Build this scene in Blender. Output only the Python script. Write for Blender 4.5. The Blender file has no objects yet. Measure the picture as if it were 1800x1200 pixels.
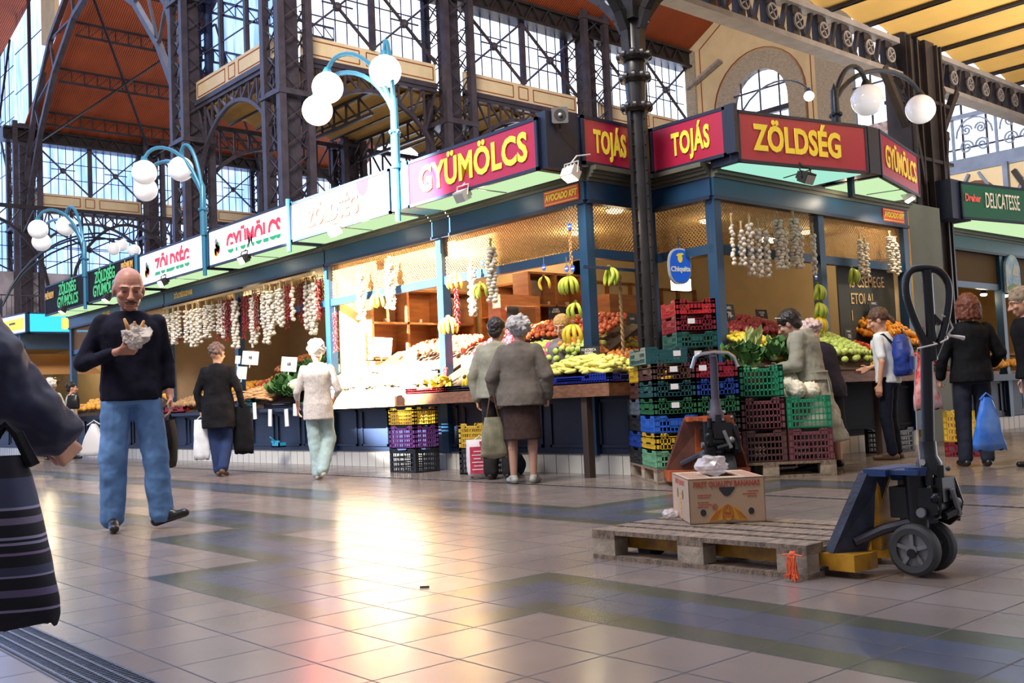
import bpy, bmesh, math, random
from mathutils import Vector as V, Matrix, Euler, noise
random.seed(7)
SC = bpy.context.scene
COL = SC.collection
PI = math.pi

# ---------------------------------------------------------------- camera
F_PX, PITCH, ROLL, YAW, CAM_Z = 1811.6, .05868, -.04363, .71799, .8
_f = V((math.sin(YAW)*math.cos(PITCH), math.cos(YAW)*math.cos(PITCH), math.sin(PITCH)))
_r = V((math.cos(YAW), -math.sin(YAW), 0)); _u = _r.cross(_f)
_R = _r*math.cos(ROLL)+_u*math.sin(ROLL); _U = _u*math.cos(ROLL)-_r*math.sin(ROLL)
cam_d = bpy.data.cameras.new('camera'); cam = bpy.data.objects.new('camera', cam_d); COL.objects.link(cam)
cam_d.sensor_width = 36; cam_d.lens = F_PX*36/1800; cam_d.clip_end = 300; cam_d.clip_start = .05
cam.matrix_world = Matrix(((_R.x, _U.x, -_f.x, 0), (_R.y, _U.y, -_f.y, 0), (_R.z, _U.z, -_f.z, CAM_Z), (0, 0, 0, 1)))
SC.camera = cam
def ray(px, py): return _f+_R*((px-900)/F_PX)-_U*((py-600)/F_PX)
def at(px, py, x=None, y=None, z=None):
    """the point of the place seen at a pixel of the photo, on the plane x=, y= or z="""
    d = ray(px, py)
    t = x/d.x if x is not None else y/d.y if y is not None else (z-CAM_Z)/d.z
    return V((d.x*t, d.y*t, CAM_Z+d.z*t))

# ---------------------------------------------------------------- sky, lights, exposure
SC.view_settings.view_transform = 'Standard'; SC.view_settings.look = 'None'
SC.view_settings.gamma = 1; SC.view_settings.use_curve_mapping = False
SC.view_settings.exposure = .16
w = bpy.data.worlds.new('sky'); SC.world = w; w.use_nodes = True
nt = w.node_tree; nt.nodes.clear()
def N(t, **k):
    n = nt.nodes.new(t)
    for a, b in k.items(): setattr(n, a, b)
    return n
L = lambda a, b: nt.links.new(a, b)
tc = N('ShaderNodeTexCoord'); sep = N('ShaderNodeSeparateXYZ'); L(tc.outputs['Generated'], sep.inputs[0])
# bright hazy sky ahead, colour dimmed behind the camera in place of hall walls
dt = N('ShaderNodeVectorMath', operation='DOT_PRODUCT'); L(tc.outputs['Generated'], dt.inputs[0]); dt.inputs[1].default_value = (.66, .75, .15)
mr = N('ShaderNodeMapRange'); mr.inputs['From Min'].default_value = -.1; mr.inputs['From Max'].default_value = .6; L(dt.outputs['Value'], mr.inputs[0])
nz = N('ShaderNodeTexNoise'); nz.inputs['Scale'].default_value = 3.5; nz.inputs['Detail'].default_value = 3; L(tc.outputs['Generated'], nz.inputs['Vector'])
# bluer to the north (+y), whiter to the east (+x)
dn = N('ShaderNodeVectorMath', operation='DOT_PRODUCT'); L(tc.outputs['Generated'], dn.inputs[0]); dn.inputs[1].default_value = (-.94, .34, 0)
ad = N('ShaderNodeMath', operation='ADD'); L(dn.outputs['Value'], ad.inputs[0]); L(nz.outputs['Fac'], ad.inputs[1])
cr = N('ShaderNodeValToRGB'); L(ad.outputs[0], cr.inputs[0])
cr.color_ramp.elements[0].position = .16; cr.color_ramp.elements[0].color = (3.0, 3.1, 3.4, 1)
cr.color_ramp.elements[1].position = .52; cr.color_ramp.elements[1].color = (.95, 1.4, 2.6, 1)
mx = N('ShaderNodeMixRGB'); L(mr.outputs[0], mx.inputs[0]); mx.inputs[1].default_value = (.36, .335, .37, 1); L(cr.outputs[0], mx.inputs[2])
bg = N('ShaderNodeBackground'); bg.inputs['Strength'].default_value = 1.0; L(mx.outputs[0], bg.inputs[0])
wo = N('ShaderNodeOutputWorld'); L(bg.outputs[0], wo.inputs[0])

def lamp(kind, name, loc, tgt, energy, color=(1, 1, 1), size=.3, **k):
    d = bpy.data.lights.new(name, kind); d.energy = energy; d.color = color
    if kind == 'AREA': d.size = size
    elif kind in ('POINT', 'SPOT'): d.shadow_soft_size = size
    for a, b in k.items(): setattr(d, a, b)
    o = bpy.data.objects.new(name, d); COL.objects.link(o); o.location = loc
    if tgt is not None: o.rotation_euler = (V(tgt)-V(loc)).to_track_quat('-Z', 'Y').to_euler()
    return o
# the low sun falling through a high hall window in a narrow beam onto the long stall
lamp('SPOT', 'sunbeam', (-17, 9.8, 15.5), (7.4, 11.2, 2.7), 1400000, (1, .95, .82), .10, spot_size=math.radians(8.4), spot_blend=.35)
# unseen area lamp on the left, a soft fill towards the long stall
lamp('AREA', 'left_area_light', (-7, 12, 7.5), (6, 11, 1), 380, (.9, .92, 1), 5)
lamp('AREA', 'upper_hall_fill', (-2, 6, 15), (22, 33, 10.5), 6500, (1, .94, .86), 8)  # fill lamp added out of view to brighten the upper hall
lamp('AREA', 'gallery_ceiling_fill', (13, -5, 1.8), (14, 2, 6.5), 620, (1, .93, .82), 4, spread=.9)  # fill lamp added out of view to brighten the gallery vaults

# ---------------------------------------------------------------- materials
MATS = {}
def mat(name, col, rough=.6, metal=0, var=0, scale=8, bump=0, bscale=30, emit=None, es=1, alpha=1, trans=0, spec=.5, col2=None, stretch=None, coat=0):
    if name in MATS: return MATS[name]
    m = bpy.data.materials.new(name); m.use_nodes = True; n = m.node_tree; b = n.nodes['Principled BSDF']
    b.inputs['Base Color'].default_value = (*col, 1); b.inputs['Roughness'].default_value = rough
    b.inputs['Metallic'].default_value = metal; b.inputs['Specular IOR Level'].default_value = spec
    b.inputs['Coat Weight'].default_value = coat
    if emit: b.inputs['Emission Color'].default_value = (*emit, 1); b.inputs['Emission Strength'].default_value = es
    if alpha < 1: b.inputs['Alpha'].default_value = alpha
    if trans: b.inputs['Transmission Weight'].default_value = trans
    if var or bump or col2:
        t = n.nodes.new('ShaderNodeTexCoord'); mp = n.nodes.new('ShaderNodeMapping'); n.links.new(t.outputs['Object'], mp.inputs[0])
        if stretch: mp.inputs['Scale'].default_value = stretch
        x = n.nodes.new('ShaderNodeTexNoise'); x.inputs['Scale'].default_value = scale; x.inputs['Detail'].default_value = 4; n.links.new(mp.outputs[0], x.inputs['Vector'])
        r = n.nodes.new('ShaderNodeValToRGB'); n.links.new(x.outputs['Fac'], r.inputs[0])
        c2 = col2 or tuple(c*(1-var) for c in col); c1 = col if col2 else tuple(min(1, c*(1+var*.6)) for c in col)
        r.color_ramp.elements[0].position = .36; r.color_ramp.elements[0].color = (*c2, 1)
        r.color_ramp.elements[1].position = .64; r.color_ramp.elements[1].color = (*c1, 1)
        n.links.new(r.outputs[0], b.inputs['Base Color'])
        if bump:
            y = n.nodes.new('ShaderNodeTexNoise'); y.inputs['Scale'].default_value = bscale; y.inputs['Detail'].default_value = 3; n.links.new(mp.outputs[0], y.inputs['Vector'])
            q = n.nodes.new('ShaderNodeBump'); q.inputs['Strength'].default_value = bump; q.inputs['Distance'].default_value = .02
            n.links.new(y.outputs['Fac'], q.inputs['Height']); n.links.new(q.outputs[0], b.inputs['Normal'])
    MATS[name] = m
    return m
def emat(name, col, s=1):
    if name in MATS: return MATS[name]
    m = bpy.data.materials.new(name); m.use_nodes = True; n = m.node_tree; n.nodes.remove(n.nodes['Principled BSDF'])
    e = n.nodes.new('ShaderNodeEmission'); e.inputs[0].default_value = (*col, 1); e.inputs[1].default_value = s
    n.links.new(e.outputs[0], n.nodes['Material Output'].inputs[0]); MATS[name] = m
    return m

# ---------------------------------------------------------------- mesh builder
class MB:
    def __init__(s): s.v = []; s.f = []; s.m = []
    def add(s, vs, fs, mi=0):
        o = len(s.v); s.v += [tuple(v) for v in vs]; s.f += [tuple(i+o for i in f) for f in fs]; s.m += [mi]*len(fs); return s
    def box(s, c, d, rz=0, mi=0, rot=None):
        M = (rot or Matrix.Rotation(rz, 3, 'Z')); c = V(c); x, y, z = d[0]/2, d[1]/2, d[2]/2
        vs = [c+M@V(p) for p in ((-x, -y, -z), (x, -y, -z), (x, y, -z), (-x, y, -z), (-x, -y, z), (x, -y, z), (x, y, z), (-x, y, z))]
        return s.add(vs, ((0, 3, 2, 1), (4, 5, 6, 7), (0, 1, 5, 4), (1, 2, 6, 5), (2, 3, 7, 6), (3, 0, 4, 7)), mi)
    def bb(s, a, b, mi=0):
        return s.box([(a[i]+b[i])/2 for i in range(3)], [abs(b[i]-a[i]) for i in range(3)], 0, mi)
    def bar(s, p, q, w, h=None, mi=0):
        p = V(p); q = V(q); d = q-p; l = d.length
        if l < 1e-6: return s
        return s.box((p+q)/2, (w, h or w, l), 0, mi, d.to_track_quat('Z', 'Y').to_matrix())
    def tube(s, pts, r, n=8, mi=0, cap=True):
        pts = [V(p) for p in pts]; rs = r if isinstance(r, (list, tuple)) else [r]*len(pts); vs = []; prev = None
        for i, p in enumerate(pts):
            t = (pts[min(i+1, len(pts)-1)]-pts[max(i-1, 0)]).normalized()
            if prev is None: a = t.orthogonal().normalized()
            else: a = (prev-t*prev.dot(t)); a = a.normalized() if a.length > 1e-6 else t.orthogonal().normalized()
            prev = a; b = t.cross(a)
            vs += [p+(a*math.cos(2*PI*k/n)+b*math.sin(2*PI*k/n))*rs[i] for k in range(n)]
        fs = [(i*n+k, i*n+(k+1) % n, (i+1)*n+(k+1) % n, (i+1)*n+k) for i in range(len(pts)-1) for k in range(n)]
        if cap: fs += [tuple(range(n))[::-1], tuple((len(pts)-1)*n+k for k in range(n))]
        return s.add(vs, fs, mi)
    def loft(s, rings, n=16, mi=0, p=2.0):
        """rings: (cx,cy,z,rx,ry)"""
        vs = []
        for cx, cy, z, rx, ry in rings:
            for k in range(n):
                a = 2*PI*k/n; c, q = math.cos(a), math.sin(a)
                vs.append((cx+rx*math.copysign(abs(c)**(2/p), c), cy+ry*math.copysign(abs(q)**(2/p), q), z))
        m = len(rings)
        fs = [(i*n+k, i*n+(k+1) % n, (i+1)*n+(k+1) % n, (i+1)*n+k) for i in range(m-1) for k in range(n)]
        fs += [tuple(range(n))[::-1], tuple((m-1)*n+k for k in range(n))]
        return s.add(vs, fs, mi)
    def lathe(s, prof, c=(0, 0, 0), n=16, mi=0):
        return s.loft([(c[0], c[1], c[2]+z, r, r) for r, z in prof], n, mi)
    def ell(s, c, r, nu=14, nv=9, mi=0, rot=None):
        c = V(c); r = r if isinstance(r, (list, tuple)) else (r, r, r); vs = []; M = rot or Matrix.Identity(3)
        for j in range(1, nv):
            t = PI*j/nv
            for k in range(nu):
                a = 2*PI*k/nu; vs.append(c+M@V((r[0]*math.sin(t)*math.cos(a), r[1]*math.sin(t)*math.sin(a), -r[2]*math.cos(t))))
        o = len(vs); vs += [c+M@V((0, 0, -r[2])), c+M@V((0, 0, r[2]))]
        fs = [(j*nu+k, j*nu+(k+1) % nu, (j+1)*nu+(k+1) % nu, (j+1)*nu+k) for j in range(nv-2) for k in range(nu)]
        fs += [(o, (k+1) % nu, k) for k in range(nu)]+[(o+1, (nv-2)*nu+k, (nv-2)*nu+(k+1) % nu) for k in range(nu)]
        return s.add(vs, fs, mi)
    def caps(s, p, q, r1, r2, n=10, mi=0):
        p = V(p); q = V(q); d = (q-p); l = d.length
        if l < 1e-5: return s.ell(p, r1, n, 6, mi)
        d /= l; pts = []; rs = []
        for a in (-80, -50, -20): pts.append(p+d*r1*math.sin(math.radians(a))); rs.append(r1*math.cos(math.radians(a)))
        for a in (20, 50, 80): pts.append(q+d*r2*math.sin(math.radians(a))); rs.append(r2*math.cos(math.radians(a)))
        return s.tube(pts, rs, n, mi)
    def prism(s, poly, fn, t0, t1, mi=0):
        """poly of (a,b) extruded between t0 and t1 by fn(a,b,t)->xyz"""
        n = len(poly); vs = [fn(a, b, t0) for a, b in poly]+[fn(a, b, t1) for a, b in poly]
        fs = [tuple(range(n))[::-1], tuple(range(n, 2*n))]+[(i, (i+1) % n, n+(i+1) % n, n+i) for i in range(n)]
        return s.add(vs, fs, mi)
    def mesh(s, name, mats, smooth=False):
        me = bpy.data.meshes.new(name); me.from_pydata(s.v, [], s.f)
        for m in (mats if isinstance(mats, (list, tuple)) else [mats]): me.materials.append(m)
        if any(s.m): me.polygons.foreach_set('material_index', s.m)
        bm = bmesh.new(); bm.from_mesh(me); bmesh.ops.recalc_face_normals(bm, faces=bm.faces); bm.to_mesh(me); bm.free()
        if smooth:
            me.polygons.foreach_set('use_smooth', [True]*len(me.polygons))
            if smooth != 'all': me.set_sharp_from_angle(angle=math.radians(40))
        me.update(); return me
    def build(s, name, mats, parent=None, smooth=False, loc=None, rz=None):
        return link(name, s.mesh(name, mats, smooth), parent, loc, rz)
def link(name, me, parent=None, loc=None, rz=None):
    o = bpy.data.objects.new(name, me); COL.objects.link(o)
    if parent: o.parent = parent
    if loc is not None: o.location = loc
    if rz is not None: o.rotation_euler = rz if isinstance(rz, (tuple, list, Euler)) else (0, 0, rz)
    return o
def tag(o, label, cat, group=None, kind=None):
    if label: o['label'] = label
    if cat: o['category'] = cat
    if group: o['group'] = group
    if kind: o['kind'] = kind
    return o
def thing(name, label, cat, loc=(0, 0, 0), rz=0, group=None):
    return tag(link(name, None, None, loc, rz), label, cat, group)
def struct(o): o['kind'] = 'structure'; return o
def dup(root, loc=None, rz=None, label=None, group=None, scale=None):
    r = root.copy(); COL.objects.link(r)
    if loc is not None: r.location = loc
    if rz is not None: r.rotation_euler = rz if isinstance(rz, (tuple, list)) else (0, 0, rz)
    if scale: r.scale = (scale,)*3
    if label: r['label'] = label
    if group: r['group'] = group
    for ch in list(root.children):
        c = ch.copy(); COL.objects.link(c); c.parent = r
        for g in ch.children:
            d = g.copy(); COL.objects.link(d); d.parent = c
    return r
def text(name, s, size, m, parent, loc, rot, extrude=.004, bold=.0, sx=1, shear=0, align='CENTER', spacing=1, label=None):
    c = bpy.data.curves.new(name, 'FONT'); c.body = s; c.size = size; c.extrude = extrude; c.offset = bold; c.align_x = align; c.align_y = 'CENTER'
    c.shear = shear; c.space_character = spacing; c.materials.append(m); c.resolution_u = 3; c.space_line = .85
    t = bpy.data.objects.new(name, c); COL.objects.link(t)
    me = bpy.data.meshes.new_from_object(t.evaluated_get(bpy.context.evaluated_depsgraph_get())); bpy.data.objects.remove(t); bpy.data.curves.remove(c)
    o = link(name, me, parent, loc, rot); o.scale = (sx, 1, 1)
    if label: o['label'] = label
    return o
# text / sign orientations: reading left to right as seen from outside the stalls
FACE_A = (PI/2, 0, -PI/2)     # on a face looking towards -x
FACE_B = (PI/2, 0, 0)         # on a face looking towards -y
# ================================================================ floor
G = .3225
TILE = dict(beige=(.195, .155, .136), green=(.062, .068, .050), blue=(.068, .078, .108))
def floor_mat(name, col):
    m = mat(name, col, .17, 0, .10, 1.3, spec=.55); n = m.node_tree; b = n.nodes['Principled BSDF']
    src = b.inputs['Base Color'].links[0].from_socket
    g = n.nodes.new('ShaderNodeNewGeometry'); sp = n.nodes.new('ShaderNodeSeparateXYZ'); n.links.new(g.outputs['Position'], sp.inputs[0])
    def mth(op, a, b_=None):
        k = n.nodes.new('ShaderNodeMath'); k.operation = op
        for i, x in enumerate((a, b_)):
            if x is None: continue
            if isinstance(x, (int, float)): k.inputs[i].default_value = x
            else: n.links.new(x, k.inputs[i])
        return k.outputs[0]
    ds = []; cells = []
    for ax, o in (('X', 2.01), ('Y', 2.945)):
        q = mth('DIVIDE', mth('SUBTRACT', sp.outputs[ax], o-G*100), G); fr = mth('FRACT', q); cells.append(mth('FLOOR', q))
        ds.append(mth('MINIMUM', fr, mth('SUBTRACT', 1.0, fr)))
    d = mth('MINIMUM', ds[0], ds[1]); gl = mth('LESS_THAN', d, .012)
    # each tile a slightly different tone
    cx = n.nodes.new('ShaderNodeCombineXYZ'); n.links.new(cells[0], cx.inputs[0]); n.links.new(cells[1], cx.inputs[1])
    wn = n.nodes.new('ShaderNodeTexWhiteNoise'); n.links.new(cx.outputs[0], wn.inputs['Vector'])
    hv = n.nodes.new('ShaderNodeHueSaturation'); n.links.new(src, hv.inputs['Color']); n.links.new(mth('ADD', mth('MULTIPLY', wn.outputs['Value'], .16), .92), hv.inputs['Value'])
    mixn = n.nodes.new('ShaderNodeMixRGB'); n.links.new(gl, mixn.inputs[0]); n.links.new(hv.outputs[0], mixn.inputs[1]); mixn.inputs[2].default_value = (.02, .018, .02, 1)
    n.links.new(mixn.outputs[0], b.inputs['Base Color'])
    nz2 = n.nodes.new('ShaderNodeTexNoise'); nz2.inputs['Scale'].default_value = 2.2; nz2.inputs['Detail'].default_value = 2; n.links.new(g.outputs['Position'], nz2.inputs['Vector'])
    n.links.new(mth('ADD', mth('MULTIPLY', nz2.outputs['Fac'], .14), mth('ADD', mth('MULTIPLY', gl, .4), .155)), b.inputs['Roughness'])
    bp = n.nodes.new('ShaderNodeBump'); bp.inputs['Strength'].default_value = .1; bp.inputs['Distance'].default_value = .002
    n.links.new(mth('SUBTRACT', mth('MULTIPLY', nz2.outputs['Fac'], .12), gl), bp.inputs['Height']); n.links.new(bp.outputs[0], b.inputs['Normal'])
    return m
FM = [floor_mat('floor tiles beige', TILE['beige']), floor_mat('floor tiles green', TILE['green']), floor_mat('floor tiles blue', TILE['blue'])]
PATHS = [[(2.9775, -9), (2.9775, 3.2675), (2.3325, 3.2675), (2.3325, 4.88), (2.9775, 4.88), (2.9775, 6.49), (3.6225, 6.49), (3.6225, 8.1), (2.9775, 8.1), (2.9775, 9.7), (3.6225, 9.7), (3.6225, 60)],
         [(5.074, -9), (5.074, 60)], [(5.074, 5.2), (7.654, 5.2), (7.654, -9)]]
def band(x, y):
    best = 9
    for p in PATHS:
        for (x0, y0), (x1, y1) in zip(p, p[1:]):
            dx = max(min(x0, x1)-x, 0, x-max(x0, x1)); dy = max(min(y0, y1)-y, 0, y-max(y0, y1)); best = min(best, max(dx, dy))
    return 0 if best > G else (1 if best > G/2 else 2)
mb = MB(); h = G/2; ox, oy = 2.01-G*46, 2.945-G*40; nx, ny = 260, 390
ids = {}
def vid(i, j):
    if (i, j) not in ids: ids[(i, j)] = len(mb.v); mb.v.append((ox+i*h, oy+j*h, 0))
    return ids[(i, j)]
for i in range(nx):
    j = 0
    while j < ny:      # runs of one colour become one long face
        b0 = band(ox+(i+.5)*h, oy+(j+.5)*h); k = j
        while k < ny and band(ox+(i+.5)*h, oy+(k+.5)*h) == b0: k += 1
        mb.f.append((vid(i, j), vid(i+1, j), vid(i+1, k), vid(i, k))); mb.m.append(b0); j = k
struct(mb.build('floor', FM))
IRON = mat('grey iron', (.075, .062, .078), .45, .35, .25, 3)
IRON_D = mat('dark iron', (.035, .028, .03), .4, .35, .25, 3)
DRAIN = mat('drain steel', (.14, .14, .155), .35, .7, .2, 40)
BLACK = mat('black gap', (.01, .01, .011), .8)
# slot drain parallel to the long stall, and the wide grating at lower left
mb = MB(); mb.bb((6.645, -6, 0), (6.695, 45, .003), 1)
for k in range(-60, 400): mb.bb((6.65, k*.11, .002), (6.69, k*.11+.03, .004), 0)
tag(mb.build('slot_drain', [DRAIN, BLACK]), 'long narrow slot drain in the tiles in front of the market stalls', 'drain')
mb = MB(); gx0, gx1, gy0, gy1 = 1.06, 1.235, .6, 6.4
mb.bb((gx0, gy0, -.004), (gx1, gy1, .002), 1); gr = mb.build('floor_grating', [DRAIN, BLACK])
tag(gr, 'wide dark steel floor grating across the lower left corner', 'drain grating')
mb = MB()
for k in range(5): xx = gx0+k*(gx1-gx0)/4; mb.bb((xx-.005, gy0, .002), (xx+.005, gy1, .008))
for k in range(int((gy1-gy0)/.022)): mb.bb((gx0, gy0+k*.022, .001), (gx1, gy0+k*.022+.008, .005))
mb.build('grate_bars', DRAIN, gr)

# ================================================================ hall shell
B = 6.4                                    # column grid of the hall
Y1, X1, Y2, XW = 26.7, 14.85, 52.2, 33.6   # clerestory row, side row, far row, end wall
CREAM = mat('cream painted panels', (.78, .62, .38), .7, 0, .06, 2)
CREAMW = mat('cream plaster wall', (.68, .52, .30), .8, 0, .10, 1.2, .2, 12)
REDLINE = mat('red painted line', (.30, .065, .02), .7)
ORANGE = mat('orange boarded ceiling', (.34, .062, .012), .75, 0, .12, 1.0)
n = ORANGE.node_tree                       # narrow boards
wv = n.nodes.new('ShaderNodeTexWave'); wv.inputs['Scale'].default_value = 3.2; wv.bands_direction = 'X'
bp = n.nodes.new('ShaderNodeBump'); bp.inputs['Strength'].default_value = .5; bp.inputs['Distance'].default_value = .03
t_ = n.nodes.new('ShaderNodeTexCoord'); n.links.new(t_.outputs['Object'], wv.inputs['Vector']); n.links.new(wv.outputs['Fac'], bp.inputs['Height']); n.links.new(bp.outputs[0], n.nodes['Principled BSDF'].inputs['Normal'])
VAULT = mat('ochre vaulted slab', (.72, .45, .13), .75, 0, .08, 1.5)
BRICK = mat('pale brick', (.42, .34, .25), .8, 0, .25, 9, .5, 25, stretch=(1, 1, 5))
# window glass: milky, faintly blue
GLASS = bpy.data.materials.new('milky window glass'); GLASS.use_nodes = True; n = GLASS.node_tree; n.nodes.remove(n.nodes['Principled BSDF'])
tr = n.nodes.new('ShaderNodeBsdfTransparent'); gl = n.nodes.new('ShaderNodeBsdfGlossy'); gl.inputs['Roughness'].default_value = .15
t_ = n.nodes.new('ShaderNodeTexCoord'); mp = n.nodes.new('ShaderNodeMapping'); mp.inputs['Scale'].default_value = (2.2, 2.2, .35); n.links.new(t_.outputs['Object'], mp.inputs[0])
x_ = n.nodes.new('ShaderNodeTexNoise'); x_.inputs['Scale'].default_value = 1.6; x_.inputs['Detail'].default_value = 3; n.links.new(mp.outputs[0], x_.inputs['Vector'])
r_ = n.nodes.new('ShaderNodeValToRGB'); n.links.new(x_.outputs['Fac'], r_.inputs[0])
r_.color_ramp.elements[0].position = .38; r_.color_ramp.elements[0].color = (.50, .60, .80, 1); r_.color_ramp.elements[1].position = .6; r_.color_ramp.elements[1].color = (.93, .95, 1, 1)
n.links.new(r_.outputs[0], tr.inputs[0]); ms = n.nodes.new('ShaderNodeMixShader'); ms.inputs[0].default_value = .06
n.links.new(tr.outputs[0], ms.inputs[1]); n.links.new(gl.outputs[0], ms.inputs[2]); n.links.new(ms.outputs[0], n.nodes['Material Output'].inputs[0])

GLASSB = GLASS.copy(); GLASSB.name = 'blue milky window glass'
for q_ in GLASSB.node_tree.nodes:
    if q_.type == 'VALTORGB': q_.color_ramp.elements[0].color = (.16, .26, .55, 1); q_.color_ramp.elements[1].color = (.34, .46, .75, 1)
def axis_fn(ax, c):
    """(along, across, z) -> xyz for a plane x=c (ax 'X') or y=c (ax 'Y')"""
    return (lambda a, t, z: (c+t, a, z)) if ax == 'X' else (lambda a, t, z: (a, c+t, z))
wn_i = [0]
def window_bay(ax, c, a0, a1, z0, z1, nx_=12, nz_=3, cross=2, ir=IRON, glass=None, brace=True):
    """glazed clerestory bay: pane, thin glazing bars, centre post and diagonal ties"""
    fn = axis_fn(ax, c); wn_i[0] += 1
    root = struct(link('window_%d' % wn_i[0], None)); root.location = fn((a0+a1)/2, 0, z0); L0 = V(root.location)
    P = lambda a, t, z: V(fn(a, t, z))-L0
    mb = MB(); mb.add([P(a0, .08, z0), P(a1, .08, z0), P(a1, .08, z1), P(a0, .08, z1)], [(0, 1, 2, 3)]); mb.build('pane', glass or GLASS, root)
    mb = MB(); bw = .03 if brace else .14
    for k in range(1, nx_): a = a0+(a1-a0)*k/nx_; mb.bar(P(a, .05, z0), P(a, .05, z1), bw, bw)
    for k in range(1, nz_): z = z0+(z1-z0)*k/nz_; mb.bar(P(a0, .05, z), P(a1, .05, z), .035, .035)
    mb.build('glazing_bars', ir, root)
    if not brace: return root
    mb = MB(); w_ = (a1-a0)/cross
    for k in range(cross):
        b0, b1 = a0+k*w_, a0+(k+1)*w_
        mb.bar(P(b0, -.1, z0), P(b1, -.1, z1), .10, .06); mb.bar(P(b0, -.1, z1), P(b1, -.1, z0), .10, .06)
        m_ = P((b0+b1)/2, -.1, (z0+z1)/2); mb.ell(m_, (.15, .15, .15), 8, 6)
        mb.bar(P(b0+w_*.28, -.12, (z0+z1)/2+.05), P(b1-w_*.28, -.12, (z0+z1)/2+.05), .05, .04)
        if k: mb.bar(P(b0, -.1, z0), P(b0, -.1, z1), .20, .12)
    mb.build('bracing', ir, root)
    return root
pn_i = [0]
def panel_band(ax, c, a0, a1, z0, z1):
    """cream parapet panels outlined in red, iron sill below and above"""
    fn = axis_fn(ax, c); root = thing('painted_parapet', None, None, fn((a0+a1)/2, 0, z0)); struct(root); del_ = V(root.location)
    P = lambda a, t, z: V(fn(a, t, z))-del_
    s = -1
    def slab(mb, b0, b1, zz0, zz1, t0, t1, mi=0):
        p = P(b0, t0, zz0); q = P(b1, t1, zz1); mb.bb(p, q, mi)
    mb = MB(); slab(mb, a0, a1, z0, z1, -.05, .05); mb.build('panel', CREAM, root)
    mb = MB(); w_ = a1-a0; q = .30*(z1-z0); lw = .035
    cuts = [(a0+.12, a0+w_*.5-.48), (a0+w_*.5-.22, a0+w_*.5+.22), (a0+w_*.5+.48, a1-.12)]
    for b0, b1 in cuts:
        for zz in (z0+q*.6, z1-q*.6): slab(mb, b0, b1, zz-lw/2, zz+lw/2, -.062, -.05)
        for b in (b0, b1): slab(mb, b-lw/2, b+lw/2, z0+q*.6, z1-q*.6, -.062, -.05)
    mb.build('red_line', REDLINE, root)
    mb = MB(); slab(mb, a0, a1, z0-.16, z0, -.14, .1); mb.build('sill', IRON, root)
def lattice(mb, p, q, up, h, n, w=.05, chord=.09, mi=0, zig=True):
    """truss web from p to q, depth h in direction up"""
    p = V(p); q = V(q); up = V(up).normalized()*h
    mb.bar(p, q, chord, chord, mi); mb.bar(p+up, q+up, chord, chord, mi)
    for k in range(n):
        a = p.lerp(q, k/n); b = p.lerp(q, (k+1)/n)
        if zig: mb.bar(a, b+up, w, w*.6, mi)
        else: (mb.bar(a, b+up, w, w*.6, mi) if k < n/2 else mb.bar(b, a+up, w, w*.6, mi)); mb.bar(b, b+up, w, w*.6, mi)
def iron_column(x, y, z0, z1, s, label, ir=IRON):
    """big hall column: four angle posts with lattice webs, a plated core and capital bands"""
    root = thing('iron_column', label, 'column', (x, y, z0), 0, None)
    H = z1-z0; h_ = s/2
    mb = MB()
    for sx in (-1, 1):
        for sy in (-1, 1):
            mb.bb((sx*h_-.11, sy*h_-.11, 0), (sx*h_+.11, sy*h_+.11, H))
    mb.bb((-.26, -.26, 0), (.26, .26, H))
    mb.build('posts', ir, root)
    mb = MB(); n = max(3, int(H/(s*.8)))
    for k in range(n):
        za, zb = H*k/n, H*(k+1)/n
        for sx in (-1, 1):
            mb.bar((sx*h_, -h_, za), (sx*h_, h_, zb), .07, .03); mb.bar((-h_, sx*h_, za), (h_, sx*h_, zb), .07, .03)
            mb.bar((sx*h_, h_, za), (sx*h_, -h_, zb), .05, .02); mb.bar((h_, sx*h_, za), (-h_, sx*h_, zb), .05, .02)
    mb.build('lacing', ir, root)
    mb = MB()
    for z in (H*.33, H*.66, H-.3): mb.box((0, 0, z), (s+.3, s+.3, .1)); mb.box((0, 0, z+.1), (s+.2, s+.2, .06))
    mb.build('collar', ir, root)
    return root
def arch_girder(ax, c, a0, a1, z0, z1, name='arched_girder', label='', n=10, ir=IRON):
    """lattice girder with a curved lower chord between two columns"""
    fn = axis_fn(ax, c); root = thing(name, label, 'girder', fn((a0+a1)/2, 0, z1)); D = V(root.location)
    P = lambda a, t, z: V(fn(a, t, z))-D
    def zc(u): return z0+(z1-.45-z0)*math.sin(PI*min(max(u, 0), 1))**.55
    mb = MB(); pts = [P(a0+(a1-a0)*k/24, 0, zc(k/24)) for k in range(25)]
    for p, q in zip(pts, pts[1:]): mb.bar(p, q, .12, .12)
    mb.bar(P(a0, 0, z1), P(a1, 0, z1), .16, .16); mb.build('chord', ir, root)
    mb = MB()
    for k in range(n):
        u, v = k/n, (k+1)/n
        mb.bar(P(a0+(a1-a0)*u, 0, zc(u)), P(a0+(a1-a0)*u, 0, z1), .07, .05)
        if k < n/2: mb.bar(P(a0+(a1-a0)*u, 0, z1), P(a0+(a1-a0)*v, 0, zc(v)), .07, .05)
        else: mb.bar(P(a0+(a1-a0)*u, 0, zc(u)), P(a0+(a1-a0)*v, 0, z1), .07, .05)
    mb.build('web', ir, root); return root

ZP0, ZP1, ZW, ZE = 11.38, 12.05, 14.25, 14.95
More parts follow.
